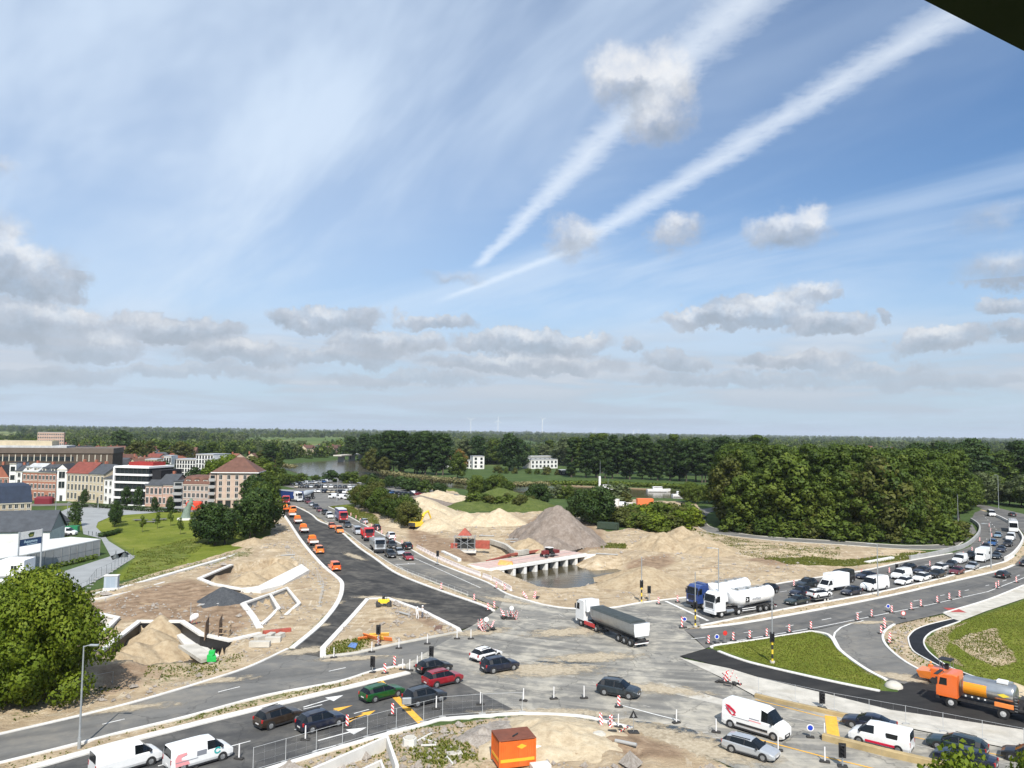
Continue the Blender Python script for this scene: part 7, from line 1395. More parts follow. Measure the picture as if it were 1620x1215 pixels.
house('dark red brick gabled house at the left edge', (-14, 791), (12, 791), 755, 735, 'red', 'dark', 3, 3, kind='front', group=RS); house('narrow white and black modern house next to the brick gable', (12.5, 791), (23, 791), 733, 730, 'white', 'dark', 4, 1, kind='flat', w=2.0, fr=win_d, group=RS, chim=0); house('narrow white house with slate roof left of the ornate brick houses', (23.5, 791), (33, 791), 745, 736, 'white', 'slate', 4, 1, w=.9, group=RS)
house('ornate red brick house with a pale flat-topped roof', (34, 791), (58, 792), 746, 733, 'orange', 'pale', 3, 4, arch=True, band=1, dorm=2, group=RS); house('ornate red brick house with slate roof beside the white gable', (58.5, 792), (87, 793), 747, 735, 'orange', 'slate', 3, 5, arch=True, band=1, dorm=2, group=RS)
house('tall narrow white house with a curved gable top', (88, 793), (104, 793), 742, 733, 'white', 'dark', 3, 1, kind='front', w=2.2, h=2.6, group=RS, chim=0); house('long cream town house with a red and black roof', (104.5, 793), (139, 795), 749, 731, 'cream', 'red', 3, 6, arch=True, band=1, w=.95, h=2.1, group=RS, chim=2); house('cream town house with a slate roof beside the long one', (139.5, 795), (163, 797), 750, 734, 'cream', 'slate', 3, 4, arch=True, band=1, w=.95, h=1.9, group=RS); house('low white house squeezed against the modern black block', (163.5, 797), (177, 798), 757, 749, 'white', 'slate', 3, 2, group=RS)
# modern block with black glass storeys between white slabs
A, W_, a = frame((178, 799), (233, 801)); t = thing('office_block', 'modern block with black glass storeys between white bands', 'building', (A.x, A.y, 0), a); h_ = HT(205, 800, 739); n = 5; fh = h_ / n
MB().box(.4, W_ - .2, .5, 14, 0, h_ - .1).build('glazing', win_g, t)
for k in range(n + 1): MB().cbox(0, W_, 0, 14.4, max(0, k * fh - .35), k * fh + .35, .05).build('slab', mat('slab_white', (.74, .73, .71), .7), t)
for k in range(n):
    for c in range(8): MB().box(.5 + c * W_ / 8, .62 + c * W_ / 8, .3, .5, k * fh + .35, (k + 1) * fh - .35).build('mullion', win_d, t)
MB().box(-.3, .3, -.1, 14, 0, h_).build('end_wall', mat('slab_white', (.74, .73, .71), .7), t); MB().box(W_ - .1, W_ + 3.5, 2, 14, 0, h_ - 1.).build('dark_wing', wm('dark'), t); MB().box(2, W_ - 2, 5, 12, h_ + .3, h_ + 1.6).build('roof_plant', wm('darkred'), t)
house('salmon brick house with white shutters and slate roof', (229, 801), (256, 802), 768, 750, 'pink', 'slate', 2, 4, arch=True, w=1.1, h=2.0, group=RS); house('salmon brick house with arched dark windows', (256.5, 802), (273, 802.5), 767, 750, 'pink', 'slate', 2, 3, arch=True, h=1.9, group=RS)
def balconies(label, pl, pr, top, wall, rows, roofc, group):
    A, W_, a = frame(pl, pr); h_ = HT((pl[0] + pr[0]) / 2, pl[1], top); t = thing('apartment_house', label, 'building', (A.x, A.y, 0), a, group); MB().box(0, W_, 0, 10, -.3, h_).build('wall', wm(wall), t); MB().box(-.1, W_ + .1, -.2, 10.1, h_, h_ + .3).build('roof', rm(roofc), t); fh = h_ / rows
    for r in range(rows):
        MB().box(.4, W_ - .4, -.04, .02, r * fh + .5, r * fh + fh * .8).build('glazing', win_g, t)
        if r: MB().cbox(.1, W_ - .1, -1.4, .0, r * fh - .1, r * fh + .1, .03).cbox(.1, W_ - .1, -1.4, -1.3, r * fh + .1, r * fh + .95, .02).build('balcony', wall_mat('grey', BR['grey']), t)
balconies('grey apartment house with stacked balconies', (273.5, 803), (288, 803), 762, 'grey', 4, 'slate', RS); house('long pink grey apartment house with a brown mansard roof and round dormers', (288.5, 803), (329, 804), 766, 751, 'pinkgrey', 'brown', 3, 6, kind='mansard', dorm=3, w=1.3, h=1.5, group=RS, chim=0, D=12); balconies('rounded balcony front beside the hipped corner building', (329.5, 804), (340, 804), 750, 'pinkgrey', 5, 'brown', RS)
# corner building with a hipped roof
A, W_, a = frame((341, 804), (372, 804)); hE = HT(372, 804, 747); t = thing('corner_building', 'pinkish beige corner building with a hipped brown roof', 'building', (A.x, A.y, 0), a); W2_ = 13.6
MB().box(0, W2_, 0, 13, -.3, hE).build('wall', wm('beige'), t); MB().loft([[(-1.8, -.6, hE), (W2_ + .6, -.6, hE), (W2_ + .6, 13.6, hE), (-1.8, 13.6, hE)], [(5.0, 6.2, hE + 5.), (7.5, 6.2, hE + 5.), (7.5, 7.2, hE + 5.), (5.0, 7.2, hE + 5.)]]).build('roof', rm('brown'), t); MB().box(-1.9, W2_ + .7, -.7, 13.7, hE - .3, hE).build('cornice', mat('slab_white', (.74, .73, .71), .7), t); windows(t, W2_, 3.6, (hE - 4) / 4, 4, 5, 1.0, 1.5)
for c in range(5): MB().box(.5 + c * 2.7, 2.3 + c * 2.7, -.05, 0, .2, 2.7).build('shop_window', win_g, t)
MB().box(-.02, W2_ + .02, -.1, 0, 3.0, 3.3).build('band_course', stone_t, t)
# long brown office slab behind the row
A, W_, a = frame((-60, 776), (176, 774)); h_ = HT(60, 775, 709); t = thing('office_slab', 'long dark brown office building with strips of windows behind the row houses', 'building', (A.x, A.y, 0), a)
MB().box(0, W_, 0, 24, -.3, h_).build('wall', wm('brown'), t); MB().box(-.3, W_ + .3, -.4, 24.3, h_ - 2.2, h_ + .1).build('parapet', mat('parapet_brown', (.135, .105, .085), .9, 0, .1, .4), t)
for r, z in enumerate((h_ - 5.4, h_ - 9.8, h_ - 14.)):
    for c in range(24):
        if z > 1 and c < 17: obj('window', win_mesh(2.3, 1.7, win_d), t, (1.5 + c * W_ / 24 + .8, 0, z))
        if z > 1: MB().box(c * W_ / 24 - .15 + .1, c * W_ / 24 + .15 + .1, -.16, 0, z - .3, z + 2.6).build('pilaster', stone_t, t)
MB().box(8, W_ * .55, 6, 18, h_, h_ + 3).build('roof_house', wm('cream'), t); MB().box(2, W_ * .66, 4, 20, h_ + .1, h_ + 1.).build('roof_deck', rm('pale'), t)
# white apartments and their neighbours
for lab, pl, pr, top, wall, rows, cols, D in [('long white apartment block with tall narrow windows', (270, 762), (308, 763), 727, 'white', 5, 9, 14), ('taller white apartment block beside the long one', (308.5, 764), (336, 765), 719, 'white', 6, 6, 14), ('white apartment wing with a dark roof storey', (322, 768), (348, 769), 727, 'white', 5, 5, 10), ('yellow block of flats with a pale roof', (228, 765), (247, 765), 727, 'yellow', 4, 4, 12), ('dark red panelled block beside the yellow flats', (247.5, 765), (257, 765), 730, 'darkred', 4, 2, 12), ('grey white block with a shed roof beside the red panels', (257.5, 764), (269.5, 764), 722, 'white', 4, 3, 14)]:
    house(lab, pl, pr, top, top - 2, wall, 'grey', rows, cols, D, 'flat', .8, 2.0, win_d, group='flats behind the square', chim=0, door=False, name='apartment_block')
house('distant block of flats on the skyline of the town', (58, 716), (100, 716), 684, 683, 'pink', 'grey', 6, 12, 14, 'flat', 2., 1.6, group='flats behind the square', chim=0, door=False, name='apartment_block')
# small town houses farther back
rs2 = random.Random(3); wl_ = ['red', 'white', 'cream', 'pink', 'orange', 'grey', 'beige']; rf_ = ['brown', 'red', 'slate', 'orange', 'dark', 'brown']
for (x0, x1, yy, n, nm) in [(166, 270, 758, 9, 'closest'), (178, 228, 748, 6, 'next'), (180, 262, 737, 9, 'second'), (100, 300, 725, 15, 'third'), (5, 280, 714, 16, 'farthest'), (365, 420, 742, 4, 'riverside'), (460, 560, 719, 6, 'bridge'), (1180, 1620, 716, 8, 'eastern')]:
    for i in range(n):
        x = x0 + (x1 - x0) * (i + rs2.uniform(.1, .6)) / n; y = yy + rs2.uniform(-2, 2); Y = G(x, y)[1]; wpx = rs2.uniform(8, 13) / Y * FPX
        hz = rs2.uniform(5, 8); wc, rc = rs2.choice(wl_), rs2.choice(rf_)
        house(f'small {wc} walled house with {rc} roof, {ordw(i)} from the left in the {nm} row', (x, y), (x + wpx, y + rs2.uniform(-1.5, 1.5)), hz, hz + rs2.uniform(2.5, 4), wc, rc, 2, 3, 8.5, rs2.choice(['gable', 'gable', 'front']), .9, 1.2, group='small houses of the town', door=False)
# riverside villas
for lab, pl, pr, top, wall, rows, cols in [('white flat-roofed villa with three storeys by the river', (748, 742), (766, 742), 722, 'white', 3, 2), ('lower white wing of the three-storey villa', (737, 741), (748, 741.5), 728, 'white', 2, 2), ('long white villa with terraces by the river', (840, 742), (882, 741), 727, 'white', 2, 7), ('grey roofed upper floor pavilion behind the long villa', (836, 738), (880, 737), 722, 'grey', 2, 6)]:
    house(lab, pl, pr, top, top - 1, wall, 'pale' if 'grey' in lab else 'grey', rows, cols, 10, 'flat', 1.6, 1.5, win_d, chim=0, door=False, name='villa', group='riverside villas')
house('small orange roofed cottage behind the reeds', (702, 740), (716, 740), 4.5, 8.5, 'white', 'orange', 1, 3, door=False, group='riverside villas'); house('low dark boathouse with white roof edge', (888, 752), (902, 752), 3.2, 4.2, 'dark', 'pale', 1, 2, 8, 'flat', chim=0, door=False, name='boathouse')
# buildings by the yard at the left edge
P1, P2, P3, P4 = Vector(G(41, 907)), Vector(G(157.5, 879.5)), Vector(G(112, 850, 3.5)), Vector(G(-60, 868, 3.5)); P5 = Vector(G(-60, 925)); o = P1; t = thing('flat_hall', 'low hall with grey concrete panel walls and a white flat roof', 'building', (o.x, o.y, 0)); pg = [tuple(q - o) for q in (P1, P2, P3, P4, P5)]
MB().prism(pg, -.3, 3.4).build('wall', conc_g, t); cen = sum((Vector(q) for q in pg), Vector((0, 0))) / 5; MB().prism([tuple(cen + (Vector(q) - cen) * 1.005) for q in pg], 3.4, 3.6).build('roof', mat('roof_white', (.62, .62, .60), .8, 0, .08, .3, dirt=((.45, .45, .43), .3)), t)
d_ = (P2 - P1); n = 9
for k in range(n + 1): q = d_ * k / n; MB().cyl((q.x, q.y - .03, 0), (q.x, q.y - .03, 3.4), .07, n=4).build('panel_joint', wall_mat('joint', (.25, .25, .24)), t)
MB().bar((0, -.04, 1.7), (d_.x, d_.y - .04, 1.7), .05, .04).build('panel_joint', wall_mat('joint', (.25, .25, .24)), t)
A = Vector(G(-70, 843.5, 4.2)); B = Vector(G(79, 840.5, 4.2)); d_ = B - A; t = thing('barn', 'long barn with a dark slate roof and white wall behind the low hall', 'building', (A.x, A.y, 0), math.atan2(d_.y, d_.x)); W_ = d_.length
MB().box(0, W_, 0, 12, -.3, 4.2).build('wall', wm('white'), t); gable(MB(), W_, 12, 4.2, 8.2).build('roof', rm('slate'), t); MB().add([(W_ - .02, .02, 4.2), (W_ - .02, 11.98, 4.2), (W_ - .02, 6, 8.15)], [(0, 1, 2)]).build('gable_wall', rm('grey'), t); MB().box(W_ - 18, W_ - 17.6, 2, 2.4, 6, 7.4).build('flue', wm('white'), t)
house('small brick shed with dark roof beside the barn', (88, 845), (108, 842), 2.8, 4.6, 'red', 'dark', 1, 2, 5, door=False, chim=0, name='shed'); house('cream stone building with a steep dark blue roof', (-30, 822), (49, 818), 796, 766, 'stone', 'blue', 2, 8, 16, 'mansard', chim=0, name='stone_house', w=.8)
x, y = G(112, 842); blk('skip_container', 'green waste container beside the barn', 113, 842, 3.4, 1.8, 1.7, mat('skip_green', (.015, .19, .08), .5, 0, .12, 2), 'container', .2); parked('white van parked between the barn and the low hall', 'midvan', 'white', *G(104, 847), .1, 'cars behind the low hall'); parked('dark car parked between the barn and the low hall', 'hatch', 'black', *G(93, 849), .2, 'cars behind the low hall')
t = thing('kiosk', 'small stepped white building half hidden by the big leafy tree', 'building', (*G(10, 934), 0), .12); MB().cbox(-1.5, 2.6, 0, 4, -.2, 5.0, .03).build('wall', mat('kiosk_white', (.78, .78, .78), .7, 0, .05, 1), t); MB().cbox(2.6, 4.0, -.8, 3, -.2, 2.6, .03).cbox(-1.5, 2.6, -1.2, 0, -.2, 2.4, .03).build('annex', mat('kiosk_white', (.78, .78, .78), .7), t); obj('window', win_mesh(.9, .7, win_f), t, (1.0, 0, 3.4)); MB().box(-1.4, 1.2, -1.4, -.1, 2.4, 2.5).build('canopy', wall_mat('grey', BR['grey']), t)
# sign board on two posts
A, B = Vector(G(27, 913)), Vector(G(63.5, 905)); d_ = B - A; W_ = d_.length; z1, z0 = HT(63.5, 905, 837), HT(63.5, 905, 859); zm = (z1 * .48 + z0 * .52); t = thing('sign_board', 'white and blue company sign board on two posts in front of the low hall', 'sign', (A.x, A.y, 0), math.atan2(d_.y, d_.x))
for x in (0, W_): MB().box(x - .1, x + .1, -.1, .1, 0, z1 + .1).build('post', mat('post_grey', (.42, .44, .46), .5, .3), t)
MB().box(.1, W_ - .1, -.06, .06, zm, z1).build('upper_panel', wht_m, t); MB().box(.1, W_ - .1, -.06, .06, z0, zm - .02).build('lower_panel', mat('sign_navy', (.02, .055, .14), .4), t)
MF = lambda x, z: Matrix.Translation((x, -.068, z)) @ Matrix.Rotation(math.pi / 2, 4, 'X')
text('Aquastone', .78, mat('letter_paleblue', (.55, .72, .80), .5), t, MF(W_ / 2, z0 + (zm - z0) * .58), sx=.92, bold=.012); decal([(-1.2, -.05), (1.2, -.05), (1.2, .05), (-1.2, .05)], mat('letter_paleblue', (.55, .72, .80)), t, MF(W_ / 2 + .3, z0 + (zm - z0) * .16))
k_ = (z1 - zm) / 1.3; decal([(x * k_, y * k_) for x, y in [(-.75, .05), (-.55, .12), (-.2, .42), (.55, .38), (.7, .42), (.62, -.2), (.4, -.42), (-.4, -.45), (-.5, -.1)]], mat('emblem_green', (.03, .06, .012), .5), t, MF(W_ / 2, (z1 + zm) / 2)); decal([(x * k_, y * k_) for x, y in [(-.35, -.05), (.5, .05), (.4, -.3), (-.25, -.35)]], mat('emblem_olive', (.28, .28, .06), .5), t, MF(W_ / 2, (z1 + zm) / 2) @ Matrix.Translation((0, 0, .008)))
# statue and things in the park
x, y = G(295, 822); t = thing('statue', 'tall greenish statue on a pale plinth in the park', 'statue', (x, y, 0), .2); bz = mat('bronze_patina', (.16, .21, .17), .7, 0, .2, 2); MB().loft([[(x_ + r * math.cos(a), r * .8 * math.sin(a), z) for a in np.linspace(0, 6.283, 13)[:-1]] for z, r, x_ in ((.5, 1.5, -.3), (1.6, 1.2, -.2), (3.2, 1.0, .2), (4.4, .8, .7), (5.0, .95, .9), (5.5, .5, 1.1), (6.2, .45, 1.1), (6.5, .15, 1.1))]).build('figure', bz, t, 50); MB().tube([(.8, 0, 4.6), (1.8, -.4, 4.2), (2.3, -.5, 3.6)], [.3, .22, .15], 8).build('arm', bz, t, 50); MB().cyl((0, 0, 0), (0, 0, .5), 2.8, 2.6, 8).build('plinth', conc_w, t)
blk('red_tent', 'red van-sized tent at the far side of the park', 307, 806, 5., 3., 2.8, mat('tent_red', (.62, .05, .02), .6), 'tent', .1, 0, .5); blk('red_canopy', 'dark red market canopy in front of the ornate brick houses', 70, 797, 6., 3., 2.6, mat('canopy_red', (.16, .012, .02), .6), 'canopy', .1, 0, .6)
for i, (a, b) in enumerate([(222, 825), (235, 828), (252, 824)]): x, y = G(a, b); t = thing('picnic_table', f'dark flat bench slab in the park, {ordw(i)} from the left', 'bench', (x, y, 0), .3 * i, 'bench slabs in the park'); MB().cbox(-2, 2, -.8, .8, .45, .62, .05).build('top', mat('bench_grey', (.13, .13, .12), .8), t); MB().box(-1.4, -1.1, -.5, .5, 0, .45).box(1.1, 1.4, -.5, .5, 0, .45).build('leg', mat('bench_grey', (.13, .13, .12)), t)
# boats
def boat(label, px, py, L, rz, cabin=True, mast=0, tower=False):
    x, y = G(px, py, WATER_Z); t = thing('boat', label, 'boat', (x, y, WATER_Z), rz, 'moored boats'); w = L * .15
    MB().loft([[(-L / 2, -w, .0), (-L / 2, w, .0), (-L / 2, w * 1.05, 1.2), (-L / 2, -w * 1.05, 1.2)], [(L * .15, -w * 1.1, -.1), (L * .15, w * 1.1, -.1), (L * .15, w * 1.2, 1.3), (L * .15, -w * 1.2, 1.3)], [(L / 2, -.05, .3), (L / 2, .05, .3), (L / 2 + .4, .08, 1.7), (L / 2 + .4, -.08, 1.7)]]).build('hull', wht_m, t, 30); MB().box(-L * .48, L * .3, -w * 1.13, w * 1.13, .0, .22).build('waterline', trim_m, t)
    if cabin: MB().cbox(-L * .25, L * .15, -w * .7, w * .7, 1.2, 2.6, .15).build('cabin', wht_m, t); MB().box(-L * .22, L * .155, -w * .71, w * .71, 1.9, 2.3).build('cabin_window', win_g, t)
    if mast: MB().cyl((0, 0, 1.2), (0, 0, mast), .08, .04, 6).build('mast', steelg, t)
    if tower: MB().cbox(-L * .45, -L * .35, -.5, .5, 1.2, 7., .1).build('tower', wht_m, t); MB().cyl((-L * .38, 0, 1.2), (-L * .38, 0, 15.), .1, .05, 6).build('mast', steelg, t)
boat('white boat with a mast and a white tower at its stern', 962, 775, 11, 0., True, 6, True); boat('long low white motor boat', 1042, 778, 12, .05); boat('white cabin boat half behind the bushes', 1078, 786, 9, .1); boat('small white boat behind the cabin boat', 1094, 778, 7, .0); tag(ribbon(MB(), GP([(880, 768), (960, 771.5), (1060, 776)], WATER_Z), 1.4, WATER_Z - .3, WATER_Z + .45).build('jetty', wood_m), 'long low jetty along the far bank with boats', 'jetty')
# bridge far up the river
A, B = Vector(G(540, 727.5)), Vector(G(600, 722)); d_ = B - A; t = thing('river_bridge', 'low grey road bridge far up the river', 'bridge', (A.x, A.y, 0), math.atan2(d_.y, d_.x)); W_ = d_.length; MB().cbox(-10, W_ + 10, -4, 4, 3.6, 4.6, .1).build('deck', conc, t); MB().bar((-10, -4, 5.4), (W_ + 10, -4, 5.4), .12, .12).build('railing', steelg, t)
for k in range(5): MB().cbox(W_ * k / 4 - 1, W_ * k / 4 + 1, -3, 3, -3, 3.6, .1).build('pier', conc_g, t)
# wind turbines on the horizon
tw = mat('turbine_white', (.78, .79, .80), .5)
for i, (px, ty, D, lab) in enumerate([(745, 663, 7000, 'leftmost'), (788, 664, 6500, 'second from the left'), (858, 662, 6500, 'tallest'), (941, 681, 9000, 'fourth from the left, faint'), (1002, 683, 9000, 'faint, left of the rightmost'), (1010, 682, 9000, 'rightmost')]):
    q = ray(px, ty); k = D / q.y; x = q.x * k; hz = HC + q.z * k; hz = max(60, hz - 8); t = thing('wind_turbine', f'white wind turbine on the horizon, {lab}', 'wind turbine', (x, D, 0), .3 * i, 'wind turbines on the horizon'); MB().cyl((0, 0, 0), (0, 0, hz), 3.2, 1.8, 8).build('tower', tw, t); MB().cbox(-2, 2, -5, 4, hz - 2, hz + 2, .5).build('nacelle', tw, t)
    for b in range(3):
        an = .5 + i + b * 2.094; MB().tube([(0, -6, hz), (math.cos(an) * 22, -6, hz + math.sin(an) * 22), (math.cos(an) * 44, -6, hz + math.sin(an) * 44)], [1.2, 1.6, .4], 5).build('blade', tw, t)
# yard beyond the bushes: containers, vans, heaps of material
blk('yard_container', 'orange container in the yard by the river', 1020, 803, 6., 3.0, 3.4, mat('container_yard', (.72, .16, .05), .6), 'container', .05); [parked(['white van left of the orange yard container', 'white van right of the orange yard container', 'blue and white car at the end of the yard', 'white car in front of the orange yard container', 'silver car in the middle of the yard', 'dark car beside the yard road'][i], k_, c_, *G(a, b), .3 * i, 'vehicles in the riverside yard') for i, (k_, c_, a, b) in enumerate([('midvan', 'white', 985, 802), ('midvan', 'white', 1052, 806), ('mpv', 'blue', 1080, 809), ('suv', 'white', 1003, 817), ('hatch', 'silver', 1035, 812), ('suv', 'black', 1092, 812)])]
for i, (a, b, dx, dz, c) in enumerate([(997, 802, 5, 1.6, conc_w), (1066, 806, 6, 1.5, conc_w), (1000, 809, 3, 1., rust_m), (1045, 812, 3, 1.2, rust_m), (1016, 814, 4, .9, conc), (1030, 817, 4, .8, conc), (1072, 815, 3, .8, conc), (975, 803, 2, 3.2, wht_m)]): blk('material_stack', f'{ordw(i)} stack of building material in the riverside yard', a, b, dx, 1.8, dz, c, 'stack', .15 * i)
blk('tipping_skip', 'dark green skip on a trailer below the dark bushes', 962, 838, 6, 2.2, 1.8, mat('skip_dark', (.03, .05, .03), .7, 0, .2, 2), 'skip', -.5, .3); blk('site_hut', 'white site hut roof among the bushes beside the skip', 933, 822, 2.2, 2, 1.8, wht_m, 'hut', .2)
# roof of the tower the picture is taken from: dark underside overhead at the right
soff = mat('soffit_dark', (.035, .033, .030), .9, 0, .2, 1)
q0, q1, q2 = ray(1430, -16), ray(1630, 86), ray(1800, 20); zz = 30.2; pt_ = lambda q: (q.x * (zz - HC) / q.z, q.y * (zz - HC) / q.z)
a_, b_ = Vector(pt_(q0)), Vector(pt_(q1)); e_ = (b_ - a_).normalized(); n_ = Vector((e_.y, -e_.x)); n_ = n_ if n_.x > 0 else -n_
tag(MB().prism([tuple(a_ - e_ * 6), tuple(b_ + e_ * 6), tuple(b_ + e_ * 6 + n_ * 5), tuple(a_ - e_ * 6 + n_ * 5)], zz, zz + .35).build('roof_overhang', soff), 'dark roof overhang jutting into the top right corner', 'roof')
# ------------------------------------------------------------------ trees and shrubs
def leaf_mat(name, a, b_, c_, trans=.25):
    if name in MATS: return MATS[name]
    M = bpy.data.materials.new(name); M.use_nodes = True; g = NG(M.node_tree); n = M.node_tree.nodes; bs = n['Principled BSDF']; bs.inputs['Roughness'].default_value = .62; bs.inputs['Specular IOR Level'].default_value = .25
    at = g.new('ShaderNodeAttribute', attribute_name='tint'); oi = g.new('ShaderNodeObjectInfo').outputs['Random']
    f = g.m('ADD', g.m('MULTIPLY', at.outputs['Fac'], .75), g.m('MULTIPLY', oi, .25)); col = g.ramp(f, [(.12, a), (.5, b_), (.88, c_)]); g.put(bs.inputs['Base Color'], col)
    tr = g.new('ShaderNodeBsdfTranslucent'); g.put(tr.inputs[0], g.mix(.5, col, (.16, .22, .03))); mx = g.new('ShaderNodeMixShader'); mx.inputs[0].default_value = trans
    g.nt.links.new(bs.outputs[0], mx.inputs[1]); g.nt.links.new(tr.outputs[0], mx.inputs[2]); g.nt.links.new(mx.outputs[0], n['Material Output'].inputs[0]); MATS[name] = M; return M
LM = {'wood': leaf_mat('leaf_wood', (.030, .056, .008), (.074, .116, .014), (.142, .18, .026)), 'dark': leaf_mat('leaf_dark', (.017, .040, .009), (.034, .066, .013), (.066, .104, .019), .15), 'bright': leaf_mat('leaf_bright', (.080, .126, .010), (.145, .20, .014), (.24, .28, .024), .35), 'pale': leaf_mat('leaf_pale', (.075, .10, .040), (.12, .15, .060), (.17, .19, .085)), 'olive': leaf_mat('leaf_olive', (.055, .070, .014), (.095, .105, .020), (.15, .145, .034)), 'mid': leaf_mat('leaf_mid', (.046, .076, .010), (.092, .134, .017), (.165, .20, .030)), 'reed': leaf_mat('leaf_reed', (.16, .15, .06), (.26, .23, .11), (.34, .31, .17)), 'rust': leaf_mat('leaf_rust', (.14, .09, .02), (.22, .13, .025), (.28, .18, .04)), 'grass': leaf_mat('leaf_grass', (.08, .11, .014), (.15, .175, .024), (.27, .25, .065))}
bark = mat('bark', (.085, .068, .05), .95, 0, .25, 3, .5, 10)
def crown_mesh(name, clumps, n_leaf, size, m, seed, nrm=.75):
    """many small bent leaf faces spread through the given clumps (x, y, z, rx, ry, rz)"""
    rg = np.random.RandomState(seed); C = np.array(clumps); vol = (C[:, 3] * C[:, 4] * C[:, 5]) ** .72; k = rg.choice(len(C), n_leaf, p=vol / vol.sum())
    d = rg.normal(size=(n_leaf, 3)); d /= np.linalg.norm(d, axis=1)[:, None]; r = rg.uniform(.42, 1.06, n_leaf) ** .6
    c = C[k, :3] + d * C[k, 3:] * r[:, None]
    out = d * .8 + rg.normal(size=(n_leaf, 3)) * .55; out[:, 2] += .25; out /= np.linalg.norm(out, axis=1)[:, None]
    a = np.cross(out, rg.normal(size=(n_leaf, 3))); a /= np.linalg.norm(a, axis=1)[:, None]; b = np.cross(out, a)
    s = size * rg.uniform(.55, 1.35, n_leaf)[:, None]; e = rg.uniform(.5, .9, n_leaf)[:, None]
    V = np.stack([c - a * s, c - b * s * e + out * s * .18, c + a * s, c + b * s * e + out * s * .18], 1).reshape(-1, 3)
    me = bpy.data.meshes.new(name); me.vertices.add(len(V)); me.vertices.foreach_set('co', V.ravel().astype(np.float32))
    me.loops.add(n_leaf * 4); me.loops.foreach_set('vertex_index', np.arange(n_leaf * 4, dtype=np.int32)); me.polygons.add(n_leaf); me.polygons.foreach_set('loop_start', np.arange(0, n_leaf * 4, 4, dtype=np.int32)); me.update(calc_edges=True)
    me.polygons.foreach_set('use_smooth', np.ones(n_leaf, bool))
    ct = rg.uniform(.15, .85, len(C)); ti = np.clip(ct[k] * .6 + rg.uniform(0, 1, n_leaf) * .4, 0, 1); at = me.attributes.new('tint', 'FLOAT', 'POINT'); at.data.foreach_set('value', np.repeat(ti, 4).astype(np.float32))
    N = d * nrm + out * (1 - nrm); N /= np.linalg.norm(N, axis=1)[:, None]; me.normals_split_custom_set_from_vertices(np.repeat(N, 4, 0).tolist())
    me.materials.append(m); return me
def tree_form(kind, seed):
    """trunk with limbs, and the clumps its limbs carry"""
    rg = random.Random(seed); tr = MB(); cl = []
    if kind == 'tall':      H, r0, base, wid = 24., .34, 5.5, 4.0
    elif kind == 'poplar':  H, r0, base, wid = 26., .36, 2.5, 2.8
    elif kind == 'round':   H, r0, base, wid = 11., .26, 2.2, 4.6
    elif kind == 'near':    H, r0, base, wid = 12., .26, 1.6, 6.2
    elif kind == 'bush':    H, r0, base, wid = 4.2, .10, .3, 2.6
    elif kind == 'young':   H, r0, base, wid = 4.5, .07, 1.6, 1.2
    else:                   H, r0, base, wid = 15., .28, 2.5, 4.5
    lean = (rg.uniform(-.04, .04) * H, rg.uniform(-.04, .04) * H); pts = [(lean[0] * t * t, lean[1] * t * t, H * .9 * t) for t in np.linspace(0, 1, 7)]
    tr.tube(pts, [r0 * (1.25 if k == 0 else 1 - .14 * k) for k in range(7)], 8)
    n = {'tall': 34, 'poplar': 34, 'round': 26, 'near': 60, 'bush': 10, 'young': 7}.get(kind, 28)
    for k in range(n):
        t = (k + rg.random()) / n; z = base + (H * .97 - base) * t; a = k * 2.4 + rg.uniform(-.5, .5)
        if kind in ('tall', 'poplar'): env = wid * (math.sin(math.pi * min(1, .16 + t * .80)) ** .6) * (1 if t < .8 else .85)
        elif kind == 'bush': env = wid * math.sqrt(max(.05, 1 - t * t))
        else: env = wid * math.sqrt(max(.06, 1 - (2 * t - .82) ** 2 * .85))
        R_ = env * rg.uniform(.35, 1.0); x = pts[-1][0] * t * t + math.cos(a) * R_; y = pts[-1][1] * t * t + math.sin(a) * R_
        s = {'tall': 1.75, 'poplar': 1.5, 'round': 1.75, 'near': 1.75, 'bush': 1.15, 'young': .65}.get(kind, 1.8) * rg.uniform(.7, 1.25); cl.append((x, y, z, s * 1.1, s * 1.1, s * rg.uniform(.7, 1.0)))
        if k % 2 == 0:
            zb = max(base * .6, z - R_ * .7 - .4); f = min(1, zb / (H * .9)); b0 = (lean[0] * f * f, lean[1] * f * f, zb); tr.tube([b0, ((b0[0] + x) / 2, (b0[1] + y) / 2, (zb + z) / 2 + .2), (x, y, z)], [r0 * .34, r0 * .22, r0 * .08], 5)
    return tr, cl, H
TP = {}
def tree_proto(kind, seed, leaf, n_leaf, size):
    key = (kind, seed, leaf)
    if key not in TP:
        tr, cl, H = tree_form(kind, seed); TP[key] = (tr.mesh('trunk', [bark], 40), crown_mesh('crown', cl, n_leaf, size, LM[leaf], seed), H)
    return TP[key]
SPEC = {'tall': (6500, .37), 'poplar': (6000, .35), 'round': (4200, .31), 'near': (26000, .19), 'bush': (1100, .30), 'young': (500, .22), 'mid': (5000, .36)}
def tree(label, x, y, kind, leaf, seed, H=None, wide=1., group=None, name='tree', z=0., cat='tree'):
    trm, cr_, H0 = tree_proto(kind, seed, leaf, *SPEC[kind]); t = thing(name, label, cat, (x, y, z), (x * 7.3 + y * 3.1) % 6.28, group); s = (H or H0) / H0; t.scale = (s * wide, s * wide, s)
    obj('trunk', trm, t); obj('crown', cr_, t); return t
rt = random.Random(17)
